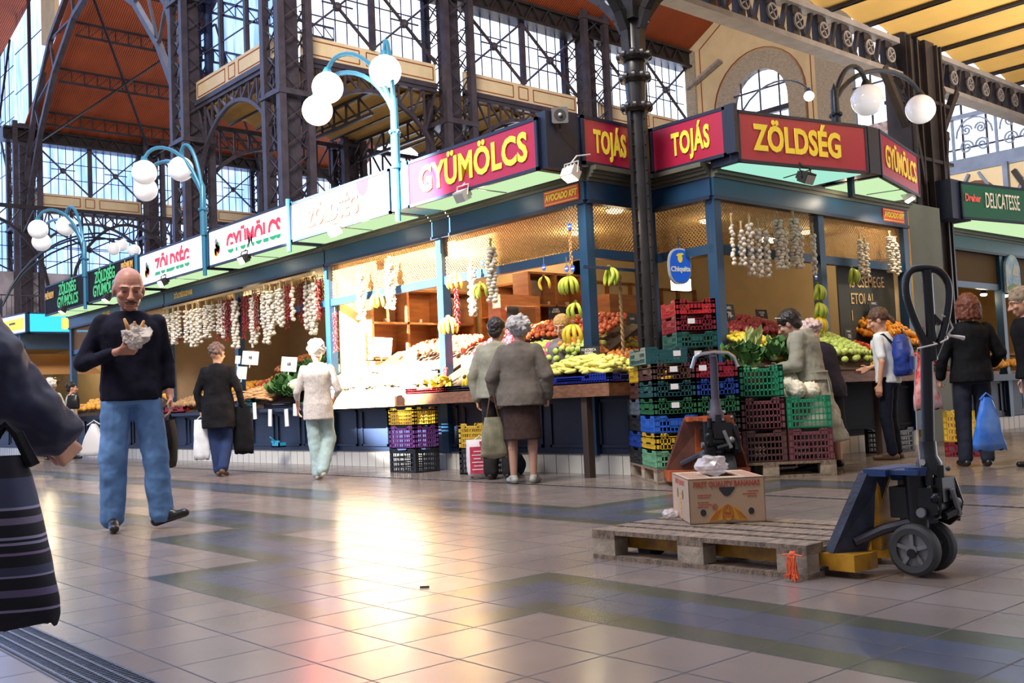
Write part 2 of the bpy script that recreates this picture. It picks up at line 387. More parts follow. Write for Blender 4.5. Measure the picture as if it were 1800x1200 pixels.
# columns of the far hall: (x, y, size, label)
cols = [(X1+.1, Y1, .92, 'tall latticed iron column at the corner above the second pair of lamp globes'),
        (21.05, Y1, 1.05, 'tall latticed iron column behind the topmost lamp globes'),
        (27.6, Y1, 1.1, 'tall latticed iron column behind the grey loudspeaker'),
        (X1, 33.1, .9, 'tall latticed iron column left of the blue painted parapet window'),
        (X1, Y2, 1.1, 'tall iron column at the far left edge of the hall'),
        (21.05, Y2, .9, 'distant iron column right of the far left cream parapet'),
        (27.5, Y2, .9, 'distant iron column seen between the two nearer columns')]
for x, y, s, lb in cols: iron_column(x, y, 0, 15.2, s, lb)
# front row y = Y1
for a0, a1 in ((X1+.6, 20.45), (21.65, 27.0), (28.2, 33.4)):
    window_bay('Y', Y1, a0, a1, ZP1, ZW, 12, 3); panel_band('Y', Y1, a0, a1, ZP0, ZP1)
    arch_girder('Y', Y1, a0, a1, 8.6, ZP0-.2, label='arched lattice girder under the cream parapet, %s' % {15: 'behind the brightest lamp', 21: 'left of the loudspeaker', 28: 'behind the slim green column'}[int(a0)])
# side row x = X1
window_bay('X', X1, Y1+.6, 32.6, ZP1, 16.5, 3, 5, 1, glass=GLASSB, brace=False); panel_band('X', X1, Y1+.6, 32.6, ZP0, ZP1)
arch_girder('X', X1, Y1+.6, 32.6, 8.6, ZP0-.2, label='arched lattice girder below the blue window, left of the corner column')
# far row y = Y2
for a0, a1 in ((X1+.5, 20.5), (21.6, 27.0), (28.0, 33.4)):
    window_bay('Y', Y2, a0, a1, 11.95, 14.3, 14, 3); panel_band('Y', Y2, a0, a1, ZP0-.1, 11.95)
    arch_girder('Y', Y2-.3, a0, a1, 8.8, ZP0-.4, label='far arched girder under the %s distant parapet' % {15: 'left', 21: 'middle', 28: 'right'}[int(a0)])
# eave beams
for nm, a, b in (('trim_1', (X1-1, Y1-.3, ZW), (XW, Y1+.3, ZE)), ('trim_2', (X1-1, Y2-.3, 14.3), (XW, Y2+.3, 14.95)), ('trim_3', (X1-.3, Y1, 15.2), (X1+.3, 33.1, 15.6))):
    mb = MB(); mb.bb(a, b); c_ = mb
    L_ = b[0]-a[0] if b[0]-a[0] > b[1]-a[1] else 0
    if L_:
        for k in range(int(L_/.8)): mb.bar((a[0]+k*.8, a[1]-.06, a[2]+.05), (a[0]+k*.8+.4, a[1]-.06, b[2]-.05), .06, .06); mb.bar((a[0]+k*.8+.4, a[1]-.06, b[2]-.05), (a[0]+k*.8+.8, a[1]-.06, a[2]+.05), .06, .06)
        mb.bb((a[0], a[1]-.12, b[2]-.1), (b[0], a[1], b[2])); mb.bb((a[0], a[1]-.12, a[2]), (b[0], a[1], a[2]+.1))
    struct(mb.build(nm, IRON_D))
# roof slopes (orange boards): over the nave and over the cross hall
def slope(name, quad, m=ORANGE, th=.12):
    mb = MB(); q = [V(p) for p in quad]; up = V((0, 0, th)); mb.add(q+[p+up for p in q], [(0, 1, 2, 3), (4, 7, 6, 5), (0, 4, 5, 1), (1, 5, 6, 2), (2, 6, 7, 3), (3, 7, 4, 0)])
    return struct(mb.build(name, m))
slope('ceiling_nave', [(X1+.5, Y1, ZE), (XW, Y1, ZE), (XW, 17, 20.4), (X1+.5, 17, 20.4)])
slope('ceiling_cross', [(X1, Y2, 14.95), (21, Y2, 14.95), (21, 42.6, 20.6), (X1, 42.6, 20.6)])
slope('ceiling_cross_far', [(21, Y2, 14.95), (34, Y2, 14.95), (34, 47.6, 17.66), (21, 47.6, 17.66)])
slope('ceiling_gable', [(X1-1.5, 48, 23.2), (X1+.8, 48, 23.2), (X1+.8, 64, 19.4), (X1-1.5, 64, 19.4)])
# trusses on the far slope
mb_r = []
def sl(x, y): return V((x, y, 14.85+(Y2-y)*(20.6-14.95)/(Y2-42.6)-.25))
for i, y in enumerate((50.6, 48.2, 45.8, 43.4)):
    mb = MB(); lattice(mb, sl(X1+.4, y)-V((0, 0, .6)), sl(27, y)-V((0, 0, .6)), (0, 0, 1), .6, 20, .05, .09, zig=False)
    tag(mb.build('roof_purlin', IRON_D), 'lattice purlin under the orange ceiling, %s of four' % ('lowest', 'second lowest', 'third', 'topmost')[i], 'roof truss', 'purlins under the orange ceiling')
mb = MB()
for a, b in (((X1+.5, 51.6), (20.9, 43.8)), ((20.9, 51.6), (X1+.5, 43.8)), ((20.9, 51.6), (27, 43.8)), ((27, 51.6), (20.9, 43.8))):
    mb.bar(sl(*a)-V((0, 0, .7)), sl(*b)-V((0, 0, .7)), .10, .06)
tag(mb.build('wind_bracing', IRON_D), 'crossed tie bars hanging below the orange ceiling at left', 'bracing')
# nave truss rib between the column by the blue window and the far left column
mb = MB(); cy, hw = (33.1+Y2)/2, (Y2-33.1)/2
prof = [(-1, 11.2), (-.93, 13.4), (-.8, 15.6), (-.55, 18.1), (-.25, 19.7), (0, 20.1), (.25, 19.7), (.55, 18.1), (.8, 15.6), (.93, 13.4), (1, 11.2)]
prof2 = [(-1.0, 9.6), (-.88, 12.0), (-.72, 14.3), (-.5, 16.5), (-.22, 18.2), (0, 18.7), (.22, 18.2), (.5, 16.5), (.72, 14.3), (.88, 12.0), (1.0, 9.6)]
for A_, B_ in ((prof, prof), (prof2, prof2)):
    for (u, z), (v, z2) in zip(A_, A_[1:]): mb.bar((X1, cy+u*hw, z), (X1, cy+v*hw, z2), .22, .22)
for k in range(len(prof)):
    mb.bar((X1, cy+prof[k][0]*hw, prof[k][1]), (X1, cy+prof2[k][0]*hw, prof2[k][1]), .12, .1)
    if k: mb.bar((X1, cy+prof[k][0]*hw, prof[k][1]), (X1, cy+prof2[k-1][0]*hw, prof2[k-1][1]), .10, .08)
tag(mb.build('arched_rib', IRON), 'great arched iron rib framing the orange ceiling at upper left', 'roof truss')
# gable glazing and cream spandrel beyond the rib
window_bay('X', X1+.4, 50.2, 55.0, 15.4, 21.6, 2, 3, 1, IRON_D, brace=False); window_bay('X', X1+.4, 55.3, 60.0, 12.4, 20.4, 6, 6, 1, IRON_D)
mb = MB(); mb.bb((X1+.3, 48.2, 18.6), (X1+.5, 50.2, 23)); struct(mb.build('wall_gable', CREAMW))
# vaulted cream slabs behind the parapets (under the clerestory aisles)
def vault(x0, x1, y0, y1, z, n, ax='Y', sag=.22, m=VAULT, name='ceiling_vault', beam=True, bm_=IRON_D):
    """jack-arch slab: shallow vaults between small joists; joists run along ax"""
    mb = MB(); W = (x1-x0) if ax == 'Y' else (y1-y0); s_ = W/n; vs = []; K = 6
    for i in range(n):
        row = []
        for k in range(K+1):
            u = i*s_+s_*k/K; zz = z+sag*math.sin(PI*k/K)
            row.append(((x0+u, y0, zz), (x0+u, y1, zz)) if ax == 'Y' else ((x0, y0+u, zz), (x1, y0+u, zz)))
        for p, q in zip(row, row[1:]): mb.add([p[0], p[1], q[1], q[0]], [(0, 1, 2, 3)])
    mb.bb((x0, y0, z+sag+.05), (x1, y1, z+sag+.2))
    o = struct(mb.build(name, m, None, True))
    if beam:
        mb = MB()
        for i in range(n+1):
            u = i*s_
            if ax == 'Y': mb.bb((x0+u-.04, y0, z-.05), (x0+u+.04, y1, z-.02)); mb.bb((x0+u-.015, y0, z-.05), (x0+u+.015, y1, z+.02))
            else: mb.bb((x0, y0+u-.05, z-.10), (x1, y0+u+.05, z-.06)); mb.bb((x0, y0+u-.015, z-.10), (x1, y0+u+.015, z+.02))
        b = struct(mb.build('joists', bm_)); b.parent = o
    return o
vault(X1+.3, 33.4, Y1+.3, 33.0, 10.9, 18, 'Y')
# cross girders and arches in the aisle behind the front row
for k, x in enumerate((X1+3.2, 21.05, 24.3, 27.6)):
    mb = MB(); lattice(mb, (x, Y1+.2, 10.1), (x, 33, 10.1), (0, 0, 1), .7, 8, .07, .1, zig=False)
    tag(mb.build('aisle_girder', IRON_D), 'cross girder under the ochre vaults, number %d from the corner column' % (k+1), 'girder', 'cross girders under the vaults')
for a0, a1, lb in ((X1+.4, 20.7, 'left'), (21.4, 27.1, 'middle')):
    arch_girder('Y', 33.0, a0, a1, 8.4, 10.7, label='second row arched girder, %s one, seen under the vaults' % lb)
for x, lb in ((21.05, 'middle'), (27.6, 'right')): iron_column(x, 33.1, 0, 11, .8, 'iron column behind the parapet row, %s one of the second row' % lb)
# lower galleries and lower far windows
for a0, a1 in ((9.2, 14.4), (X1+.5, 20.5), (21.6, 27.0), (28, 33.4)):
    window_bay('Y', Y2+.2, a0, a1, 8.0, 10.6, 10, 4, 1, IRON_D)
for a0, a1, lb in ((9.0, 14.4, 'leftmost'), (X1+.5, 20.5, 'middle'), (21.6, 27.0, 'rightmost')):
    arch_girder('Y', Y2-5, a0, a1, 6.6, 10.2, label='lower arched girder in front of the far windows, %s' % lb, ir=IRON_D)
mb = MB(); mb.bb((4, Y2-.2, 0), (34, Y2+.1, 8.0)); struct(mb.build('wall_far', mat('far grey brick', (.42, .38, .42), .8, 0, .65, .9, .3, 9)))
mb = MB(); mb.bb((4, Y2-5.2, 4.9), (34, Y2, 5.4)); struct(mb.build('gallery_slab', mat('gallery edge', (.26, .22, .2), .7, 0, .2, 2)))
mb = MB()
for k in range(150): mb.bar((4+k*.2, Y2-5.15, 5.4), (4+k*.2, Y2-5.15, 6.3), .02, .02)
mb.bar((4, Y2-5.15, 6.3), (34, Y2-5.15, 6.3), .06, .05); struct(mb.build('trim_4', IRON))
window_bay('Y', Y2+.2, 3.6, 9.0, 8.0, 14.3, 10, 6, 1, IRON_D)
# ---- end wall with brick arched windows
def end_wall():
    x = XW; mb = MB()
    zt = lambda y: ZE+.1+(Y1-y)*(20.4-ZE)/(Y1-17)
    yc, r, zs = 23.15, 1.32, 12.0        # arched window
    top = [(yc+r*math.cos(a), zs+r*math.sin(a)) for a in [PI*k/16 for k in range(17)]]   # from +y side to -y side
    # left pier, right pier, below, above
    mb.add([(x, Y1, 0), (x, yc+r, 0), (x, yc+r, zt(yc+r)), (x, Y1, zt(Y1))], [(0, 1, 2, 3)])
    mb.add([(x, yc-r, 0), (x, 20.35, 0), (x, 20.35, zt(20.35)), (x, yc-r, zt(yc-r))], [(0, 1, 2, 3)])
    mb.add([(x, yc+r, 0), (x, yc-r, 0), (x, yc-r, 9.2), (x, yc+r, 9.2)], [(0, 1, 2, 3)])
    for (a, b), (c, d) in zip(top, top[1:]): mb.add([(x, a, b), (x, c, d), (x, c, zt(c)), (x, a, zt(a))], [(0, 1, 2, 3)])
    mb.add([(x, 20.35, 15.2), (x, 10, 15.2), (x, 10, 24), (x, 20.35, zt(20.35))], [(0, 1, 2, 3)])
    w_ = struct(mb.build('wall_end', CREAMW))
    mb = MB()                             # brick surround
    for k in range(16):
        a, b = PI*k/16, PI*(k+1)/16
        for r0, r1 in ((r-.02, r+.72),):
            p = [(yc+q*math.cos(t), zs+q*math.sin(t)) for q, t in ((r0, a), (r1, a), (r1, b), (r0, b))]
            mb.prism(p, lambda u, v, t: (x+t, u, v), -.12, .25)
    for s in (1, -1): mb.bb((x-.12, yc+s*(r-.02), 9.0), (x+.25, yc+s*(r+.72), zs))
    mb.bb((x-.15, 19.2, 4), (x+.2, 20.6, 18.5)); mb.bb((x-.12, Y1-.5, 9.5), (x+.1, Y1, 14.9))
    mb.build('brick_surround', BRICK, w_)
    mb = MB(); pr = None                  # painted red lines
    for k in range(17):
        a = PI*k/16; p = V((x-.13, yc+(r+.80)*math.cos(a), zs+(r+.80)*math.sin(a)))
        if pr: mb.bar(pr, p, .05, .02)
        pr = p
    for s in (1, -1): mb.bar((x-.13, yc+s*(r+.8), zs), (x-.13, yc+s*(r+.8), 10), .05, .02)
    mb.bar((x-.02, Y1-.75, 10), (x-.02, Y1-.75, 14.9), .05, .02); mb.bar((x-.02, Y1-.75, 14.9), (x-.02, 22.4, 17.2), .05, .02)
    mb.bar((x-.02, 20.85, 10), (x-.02, 20.85, 13.5), .05, .02)
    mb.build('red_line', REDLINE, w_)
    mb = MB(); mb.bar((x-.1, Y1, 15.15), (x-.1, 21, 18.4), .3, .14); mb.bar((x-.2, Y1-.2, 13.4), (x-.2, 24.8, 14.1), .25, .12)
    mb.build('stone_band', mat('grey stone band', (.34, .30, .27), .8, 0, .2, 6), w_)
    root = struct(link('window_40', None)); mb = MB(); mb.add([(x+.12, yc+r, 9.2), (x+.12, yc-r, 9.2), (x+.12, yc-r, zs)]+[(x+.12, a, b) for a, b in top[::-1]], [tuple(range(20))]); mb.build('pane', GLASS, root)
    mb = MB()
    for u in (-.66, 0, .66): mb.bar((x, yc+u*r, 9.2), (x, yc+u*r, zs+r*math.sqrt(1-u*u)), .05, .05)
    for z, wd in ((10.4, .12), (11.55, .2), (12.5, .06)): mb.bar((x-.05, yc-r*(1 if z < zs else .9), z), (x-.05, yc+r*(1 if z < zs else .9), z), wd, wd)
    mb.build('glazing_bars', IRON, root)
    # big window of the next bay
    root = struct(link('window_41', None)); mb = MB(); y0, y1, zt2 = 13.0, 19.3, 13.0; yc2 = (y0+y1)/2; r2 = (y1-y0)/2
    arc = [(yc2+r2*math.cos(PI*k/16), zt2+r2*.9*math.sin(PI*k/16)) for k in range(17)]
    mb.add([(x+.1, y1, 3), (x+.1, y0, 3)]+[(x+.1, a, b) for a, b in arc[::-1]], [tuple(range(19))]); mb.build('pane', GLASS, root)
    mb = MB()
    for k in range(9): u = y0+(y1-y0)*k/8; mb.bar((x, u, 3), (x, u, zt2+r2*.9*math.sqrt(max(0, 1-((u-yc2)/r2)**2))), .10 if k % 4 == 0 else .05, .06)
    for k in range(8): z = 4+k*1.5; mb.bar((x, y0, z), (x, y1, z), .09, .05)
    mb.build('glazing_bars', IRON, root)
end_wall()
# ================================================================ gallery over the right-hand stalls
YG, XG = 7.42, 8.45
GREY = mat('pale grey girder flange', (.24, .21, .2), .5, .2, .15, 5)
vault(XG, 30, -4.2, YG+.05, 5.92, 22, 'Y', .14, VAULT, 'ceiling_gallery')
# the same slab carries on over the spot where the photographer stands
slope('ceiling_gallery_near', [(XG+.2, -4.2, 6.4), (30, -4.2, 6.4), (30, YG, 6.4), (XG+.2, YG, 6.4)], IRON_D)
def gallery_girder(x0, x1, label):
    root = thing('gallery_girder', label, 'girder', ((x0+x1)/2, YG, 5.3)); h_ = (x1-x0)/2
    mb = MB(); mb.bb((-h_, -.12, 0), (h_, .12, .07)); mb.bb((-h_, -.10, .50), (h_, .10, .58)); mb.build('chord', GREY, root)
    mb = MB(); n = 10; s_ = 2*h_/n
    for k in range(n):
        a = -h_+k*s_
        mb.bb((a-.05, -.05, .05), (a+.09, .05, .55))
        mb.bar((a+.14, 0, .55), (a+s_*.5, 0, .07), .055, .05); mb.bar((a+s_*.5, 0, .07), (a+s_-.12, 0, .55), .055, .05)
        mb.prism([(a+s_*.5-.12, .05), (a+s_*.5+.12, .05), (a+s_*.5+.05, .17), (a+s_*.5-.05, .17)], lambda u, v, t: (u, t, v), -.04, .04)
    mb.build('web', IRON_D, root)
    for k in range(n):
        a = -h_+k*s_+.02; mb = MB()
        ring = [(a+.10*math.cos(t), .28+.10*math.sin(t)) for t in [2*PI*i/14 for i in range(14)]]
        for (p, q), (r, s) in zip(ring, ring[1:]+ring[:1]): mb.bar((p, -.09, q), (r, -.09, s), .025, .025)
        for t in (0, PI/2, PI, 3*PI/2): mb.bar((a, -.09, .28), (a+.09*math.cos(t+.6), -.09, .28+.09*math.sin(t+.6)), .03, .02)
        mb.build('rosette', GREY, root)
gallery_girder(XG+.2, 14.5, 'lattice gallery girder with round rosettes, from the slim column to the thick dark column')
gallery_girder(15.3, 20.8, 'lattice gallery girder with rosettes beyond the thick dark column')
# slim green-black column in the notch of the stall
def slim_column():
    x, y = 8.42, 7.40; root = thing('slim_iron_column', 'slim dark riveted iron column with leafy capital standing between the two TOJÁS signs', 'column', (x, y, 0))
    dk = mat('green black cast iron', (.022, .02, .022), .35, .3, .3, 5)
    mb = MB(); mb.bb((-.11, -.11, 0), (.11, .11, .5)); mb.lathe([(.10, .5), (.095, 3.75), (.095, 3.9), (.14, 3.92), (.14, 3.97), (.105, 4.0), (.12, 4.3), (.12, 4.5), (.11, 4.52), (.10, 5.0)], n=12)
    mb.bb((-.13, -.02, 0), (.13, .02, 3.9)); mb.bb((-.02, -.13, 0), (.02, .13, 3.9)); mb.build('shaft', dk, root, True)
    mb = MB()
    for z, r in ((3.93, .15), (4.26, .15), (4.5, .17)):
        for k in range(10):
            a = 2*PI*k/10; mb.ell((r*math.cos(a), r*math.sin(a), z+.02), (.035, .035, .05), 6, 5)
        mb.lathe([(r-.02, z-.04), (r+.02, z), (r-.03, z+.05)], n=12)
    mb.build('capital', dk, root, True)
    mb = MB()
    for k in range(26):
        for sx, sy in ((.115, -.025), (-.115, -.025), (-.025, -.118), (.025, -.118)): mb.ell((sx, sy, .3+k*.14), .011, 5, 4)
    mb.build('rivets', dk, root)
    for sx, sy in ((1, 0), (-1, 0), (0, 1), (0, -1)):
        mb = MB(); pts = [V((sx*.08, sy*.08, 4.55)), V((sx*.10, sy*.10, 4.8)), V((sx*.2, sy*.2, 5.0)), V((sx*.42, sy*.42, 5.25)), V((sx*.75, sy*.75, 5.5))]
        for p, q in zip(pts, pts[1:]): mb.bar(p, q, .10, .09)
        mb.bar((sx*.08, sy*.08, 5.3), (sx*.5, sy*.5, 5.35), .05, .05); c_ = V((sx*.22, sy*.22, 5.25))
        pr = None
        for i in range(13):
            t = 2*PI*i/12; p = c_+V((sx*math.cos(t), sy*math.cos(t), math.sin(t)))*.09
            if pr: mb.bar(pr, p, .03, .03)
            pr = p
        mb.build('bracket', dk, root)
    mb = MB(); mb.bb((-.14, -.14, 4.9), (.14, .14, 5.9)); mb.build('head', dk, root)
slim_column()
def thick_column():
    root = thing('gallery_column', 'thick dark clustered iron column rising behind the stall at right, right of the white globes', 'column', (14.75, 7.42, 0))
    mb = MB()
    for dx, dy, w_ in ((-.42, 0, .26), (-.12, .05, .22), (.18, 0, .3), (.5, .1, .22)): mb.bb((dx-w_/2, dy-.18, 0), (dx+w_/2, dy+.18, 5.95))
    for dx in (-.5, -.3, -.05, .3, .42): mb.bb((dx-.02, -.24, 0), (dx+.02, -.16, 5.9))
    mb.build('posts', IRON_D, root)
    mb = MB()
    for s in (-1, 1):
        mb.bar((s*.3, -.1, 4.3), (s*1.1, -.1, 5.35), .10, .1); mb.bar((s*.25, -.1, 4.9), (s*.7, -.1, 5.3), .08, .08); mb.bar((s*.3, -.2, 3.7), (s*.5, -.2, 4.6), .07, .07)
        for c_, r_ in (((s*.5, 5.1), .1), ((s*.62, 4.85), .08)):
            pr = None
            for i in range(11):
                t = 2*PI*i/10; p = V((c_[0]+r_*math.cos(t), -.12, c_[1]+r_*math.sin(t)))
                if pr: mb.bar(pr, p, .03, .03)
                pr = p
    mb.build('bracket', IRON_D, root)
    mb = MB()
    for z in (4.1, 5.0): mb.box((.05, 0, z), (1.12, .46, .05))
    mb.build('collar', IRON_D, root)
thick_column()
c2 = thing('gallery_column', 'dark iron column at the right edge behind the green delicatessen sign', 'column', (21.15, 7.6, 0))
mb = MB(); mb.bb((-.3, -.3, 0), (.3, .3, 5.9)); mb.bb((-.5, -.12, 0), (.5, .12, 5.9)); mb.build('posts', IRON_D, c2)
mb = MB(); mb.bar((-.3, 0, 4.2), (-1.1, 0, 5.3), .1, .1); mb.bar((0, .3, 3.6), (0, 1.1, 5.0), .1, .1); mb.build('bracket', IRON_D, c2)
# balustraded bridge of the gallery beyond, with scroll ironwork
def scroll(mb, c, r, s, w=.03):
    pr = None
    for i in range(22):
        t = i/21*3.6*PI; q = r*(1-i/24); p = V((c[0], c[1]+s*q*math.cos(t), c[2]+q*math.sin(t)))
        if pr: mb.bar(pr, p, w, w)
        pr = p
xb = 21.3; root = thing('scrollwork_balustrade', 'pale blue grey wrought iron scrollwork balustrade of the gallery bridge at right', 'balustrade', (xb, 10, 5.2))
STEEL = mat('blue grey painted iron', (.20, .25, .36), .5, .2, .15, 4)
mb = MB(); mb.bb((-.06, -2.6, 1.12), (.06, 6, 1.2)); mb.bb((-.08, -2.6, 0), (.08, 6, .26)); mb.bb((-.12, -2.6, -.04), (.12, 6, .02)); mb.build('rail', STEEL, root)
for k in range(9):
    mb = MB(); y = -2.3+k*.9
    mb.bar((0, y+.45, .26), (0, y+.45, 1.15), .05, .05); scroll(mb, (0, y-.16, .5), .15, 1); scroll(mb, (0, y+.18, .5), .15, -1); scroll(mb, (0, y-.14, .85), .12, 1); scroll(mb, (0, y+.16, .85), .12, -1)
    pr = None
    for i in range(9):
        t = PI*i/8; p = V((0, y+.38*math.cos(t), .72+.38*math.sin(t)))
        if pr: mb.bar(pr, p, .03, .03)
        pr = p
    mb.build('scroll_panel', STEEL, root)
mb = MB(); mb.bb((xb-.1, 7.4, 4.5), (xb+.1, 16, 5.16)); a_ = mb.build('trim_5', CREAM); struct(a_)
mb = MB()
for k in range(6): mb.prism([(8.2+k*1.3+.5*math.cos(PI*i/10), 4.45+.5*math.sin(PI*i/10)) for i in range(11)], lambda u, v, t: (xb+t, u, v), -.13, -.1)
struct(mb.build('trim_6', mat('brown arch infill', (.16, .07, .02), .7)))
mb = MB()
for k in range(7): mb.bar((xb-.15, 7.55+k*1.3, 3.6), (xb-.15, 7.55+k*1.3, 5.2), .12, .1); mb.bar((xb-.16, 7.55+k*1.3, 4.2), (xb-.16, 8.1+k*1.3, 5.1), .06, .05); mb.bar((xb-.16, 7.55+k*1.3, 4.2), (xb-.16, 7.0+k*1.3, 5.1), .06, .05)
struct(mb.build('trim_7', STEEL))
# painted ornament band on the gallery front by the end wall
mb = MB(); mb.bb((XW-.6, 17.0, 9.0), (XW-.5, 23.6, 9.9)); o = struct(mb.build('trim_8', mat('ornament band', (.75, .75, .78), .7, 0, 0, 7, col2=(.45, .2, .2))))
# ================================================================ market stalls
BLUE = mat('petrol blue paint', (.010, .048, .115), .40, .1, .15, 2)
BLUED = mat('dark navy paint', (.006, .014, .042), .5, 0, .15, 2)
CORN = mat('grey olive cornice', (.10, .10, .075), .5, 0, .15, 3)
WTILE = mat('white plinth tiles', (.62, .60, .54), .3, 0, .06, 2)
GROUT = mat('dark grout', (.08, .075, .07), .8)
SCEIL = mat('stall ceiling', (.62, .46, .22), .7, 0, .08, 2)
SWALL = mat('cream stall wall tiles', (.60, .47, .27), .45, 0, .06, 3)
WIRE = mat('brass coloured expanded mesh', (.42, .22, .07), .5, .3)
WOOD = mat('reddish brown shelving wood', (.30, .11, .035), .45, 0, .25, 3, stretch=(1, 1, 6))
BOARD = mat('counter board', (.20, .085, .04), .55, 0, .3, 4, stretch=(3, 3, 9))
MIRR = mat('mirror', (.7, .7, .68), .08, 1)
XA, ZF0, ZF1, ZC = 7.85, 2.92, 3.13, 3.28
def cornice(mb, fn, a0, a1, mi=1):
    """fn(a, out, z); stepped moulding on top of the fascia"""
    for z0, z1, o in ((ZF1, ZF1+.035, .05), (ZF1+.035, ZF1+.07, .09), (ZF1+.07, ZF1+.10, .12), (ZF1+.10, ZC, .17)):
        mb.bb(fn(a0, -.05, z0), fn(a1, o, z1), mi)
def diamond(fn, a0, a1, z0, z1, p=.045, w=.004):
    mb = MB(); H = z1-z0; a = a0-H
    while a < a1:
        for s in (0, 1):
            u0, u1 = (a, a+H*1.0) if s == 0 else (a+H, a)
            # clip to the panel
            t0 = max(0, ((a0-u0)/(u1-u0)) if u1 > u0 else ((a1-u0)/(u1-u0))); t1 = min(1, ((a1-u0)/(u1-u0)) if u1 > u0 else ((a0-u0)/(u1-u0)))
            if t1 > t0+.02: mb.bar(fn(u0+(u1-u0)*t0, 0, z0+H*t0), fn(u0+(u1-u0)*t1, 0, z0+H*t1), w, w*1.6)
        a += p
    return mb
def stall(label, loc=(0, 0, 0)): return thing('market_stall', label, 'market stall', loc)
fa = lambda a, o, z: (XA-o, a, z)            # long facade (towards -x)
fb = lambda a, o, z: (a, 6.84-o, z)          # right facade (towards -y)
fn1 = lambda a, o, z: (a, 7.68-o, z)         # notch, receding
fn2 = lambda a, o, z: (8.93-o, a, z)         # notch, returning
def facade(root, fn, a0, a1, posts, rail=2.36, pw=.12, mesh=True, col=BLUE, ends=(1, 1)):
    mb = MB(); mb.bb(fn(a0, -.05, ZF0), fn(a1, .03, ZF1), 0); mb.bb(fn(a0, -.06, ZF0-.03), fn(a1, .05, ZF0+.01), 2); mb.build('fascia', [col, CORN, BLUED], root)
    mb = MB(); cornice(mb, fn, a0, a1, 0); mb.build('cornice', CORN, root)
    for p in posts:
        mb = MB(); mb.bb(fn(p-pw/2, -.10, .2), fn(p+pw/2, .02, ZF0)); mb.bb(fn(p-pw/2-.01, -.11, .2), fn(p+pw/2+.01, .03, .95)); mb.build('post', col, root)
    mb = MB()
    if rail: mb.bb(fn(min(a0, a1), -.08, rail-.05), fn(max(a0, a1), -.01, rail+.05)); mb.build('rail', col, root)
    if mesh: diamond(lambda a, o, z: fn(a, -.045, z), min(a0, a1), max(a0, a1), rail+.05, ZF0).build('mesh_panel', WIRE, root)
def base(root, fn, a0, a1, n, top=.86, col=BLUED):
    mb = MB(); mb.bb(fn(a0, -.25, 0), fn(a1, -.02, .21), 0)
    k = a0
    while k < a1: mb.bb(fn(k, -.02, .0), fn(k+.006, -.018, .21), 1); k += .2
    mb.bb(fn(a0, -.02, .203), fn(a1, -.01, .215), 1); mb.build('plinth', [WTILE, GROUT], root)
    mb = MB(); mb.bb(fn(a0, -.2, .21), fn(a1, -.03, top)); w_ = (a1-a0)/n
    for i in range(n):
        x0, x1 = a0+i*w_+.06, a0+(i+1)*w_-.06
        for p, q in (((x0, .28), (x1, .31)), ((x0, top-.1), (x1, top-.07)), ((x0, .28), (x0+.03, top-.07)), ((x1-.03, .28), (x1, top-.07))): mb.bb(fn(p[0], -.03, p[1]), fn(q[0], -.01, q[1]))
    mb.build('base_panel', col, root)

s1 = stall('petrol blue corner market stall full of fruit, its notch holding two TOJÁS signs')
facade(s1, fa, 7.68, 13.02, [7.74, 10.3, 13.02]); facade(s1, fn1, 7.85, 8.93, [8.88]); facade(s1, fn2, 7.68, 6.84, [])
facade(s1, fb, 8.93, 13.1, [8.99, 11.0, 13.04])
base(s1, fa, 6.95, 13.1, 8); base(s1, fb, 9.4, 13.1, 4, .86, mat('base blackened as shade', (.004, .004, .008), .7, spec=.2))  # right base near black: shade under the counters put into its colour
mb = MB(); mb.bb((XA+.06, 7.74, 2.95), (10.5, 13.05, 3.1)); mb.bb((8.99, 6.9, 2.95), (13.05, 10.5, 3.099)); mb.build('stall_ceiling', SCEIL, s1)
mb = MB(); mb.bb((10.4, 10.4, .2), (10.5, 13.0, 2.95)); mb.bb((10.4, 10.4, .2), (13.1, 10.5, 2.95)); mb.bb((13.0, 6.9, .2), (13.1, 10.4, 2.95)); mb.bb((8.0, 12.95, .2), (10.4, 13.0, 2.95)); mb.build('back_wall', SWALL, s1); mb = MB(); mb.bb((10.5, 10.34, .2), (12.98, 10.38, 2.12)); mb.bb((10.5, 10.32, 2.12), (12.98, 10.38, 2.17)); mb.build('wood_panelling', mat('dark brown panelling', (.09, .035, .014), .5, 0, .25, 3, stretch=(6, 1, 1)), s1)
s2 = stall('long blue market stall hung with rows of garlic and paprika strings')
facade(s2, fa, 13.05, 18.86, [15.95, 18.8], mesh=False)
diamond(lambda a, o, z: fa(a, -.045, z), 13.05, 14.6, 2.41, ZF0).build('mesh_panel', WIRE, s2)
base(s2, fa, 13.1, 18.9, 7, .84); 
mb = MB(); mb.bb((XA+.06, 13.05, 2.95), (10.5, 18.9, 3.1)); mb.build('stall_ceiling', SCEIL, s2)
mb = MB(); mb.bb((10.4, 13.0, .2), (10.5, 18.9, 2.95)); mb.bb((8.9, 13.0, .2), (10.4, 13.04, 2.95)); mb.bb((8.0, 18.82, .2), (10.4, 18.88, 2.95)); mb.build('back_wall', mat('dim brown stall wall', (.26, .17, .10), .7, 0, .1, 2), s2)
s3 = stall('farther blue market stall under the black sign boards with green lettering')
facade(s3, fa, 18.9, 24.3, [21.5, 24.24], col=BLUE); base(s3, fa, 18.95, 24.3, 6)
facade(s3, lambda a, o, z: (a, 24.3+o, z), 7.85, 10.5, [], rail=None, mesh=False)
mb = MB(); mb.bb((XA+.06, 18.9, 2.95), (10.5, 24.3, 3.1)); mb.build('stall_ceiling', SCEIL, s3)
mb = MB(); mb.bb((10.4, 18.9, .2), (10.5, 24.3, 2.95)); mb.build('back_wall', SWALL, s3)
s4 = stall('distant market stall with cyan light box signs at the far left')
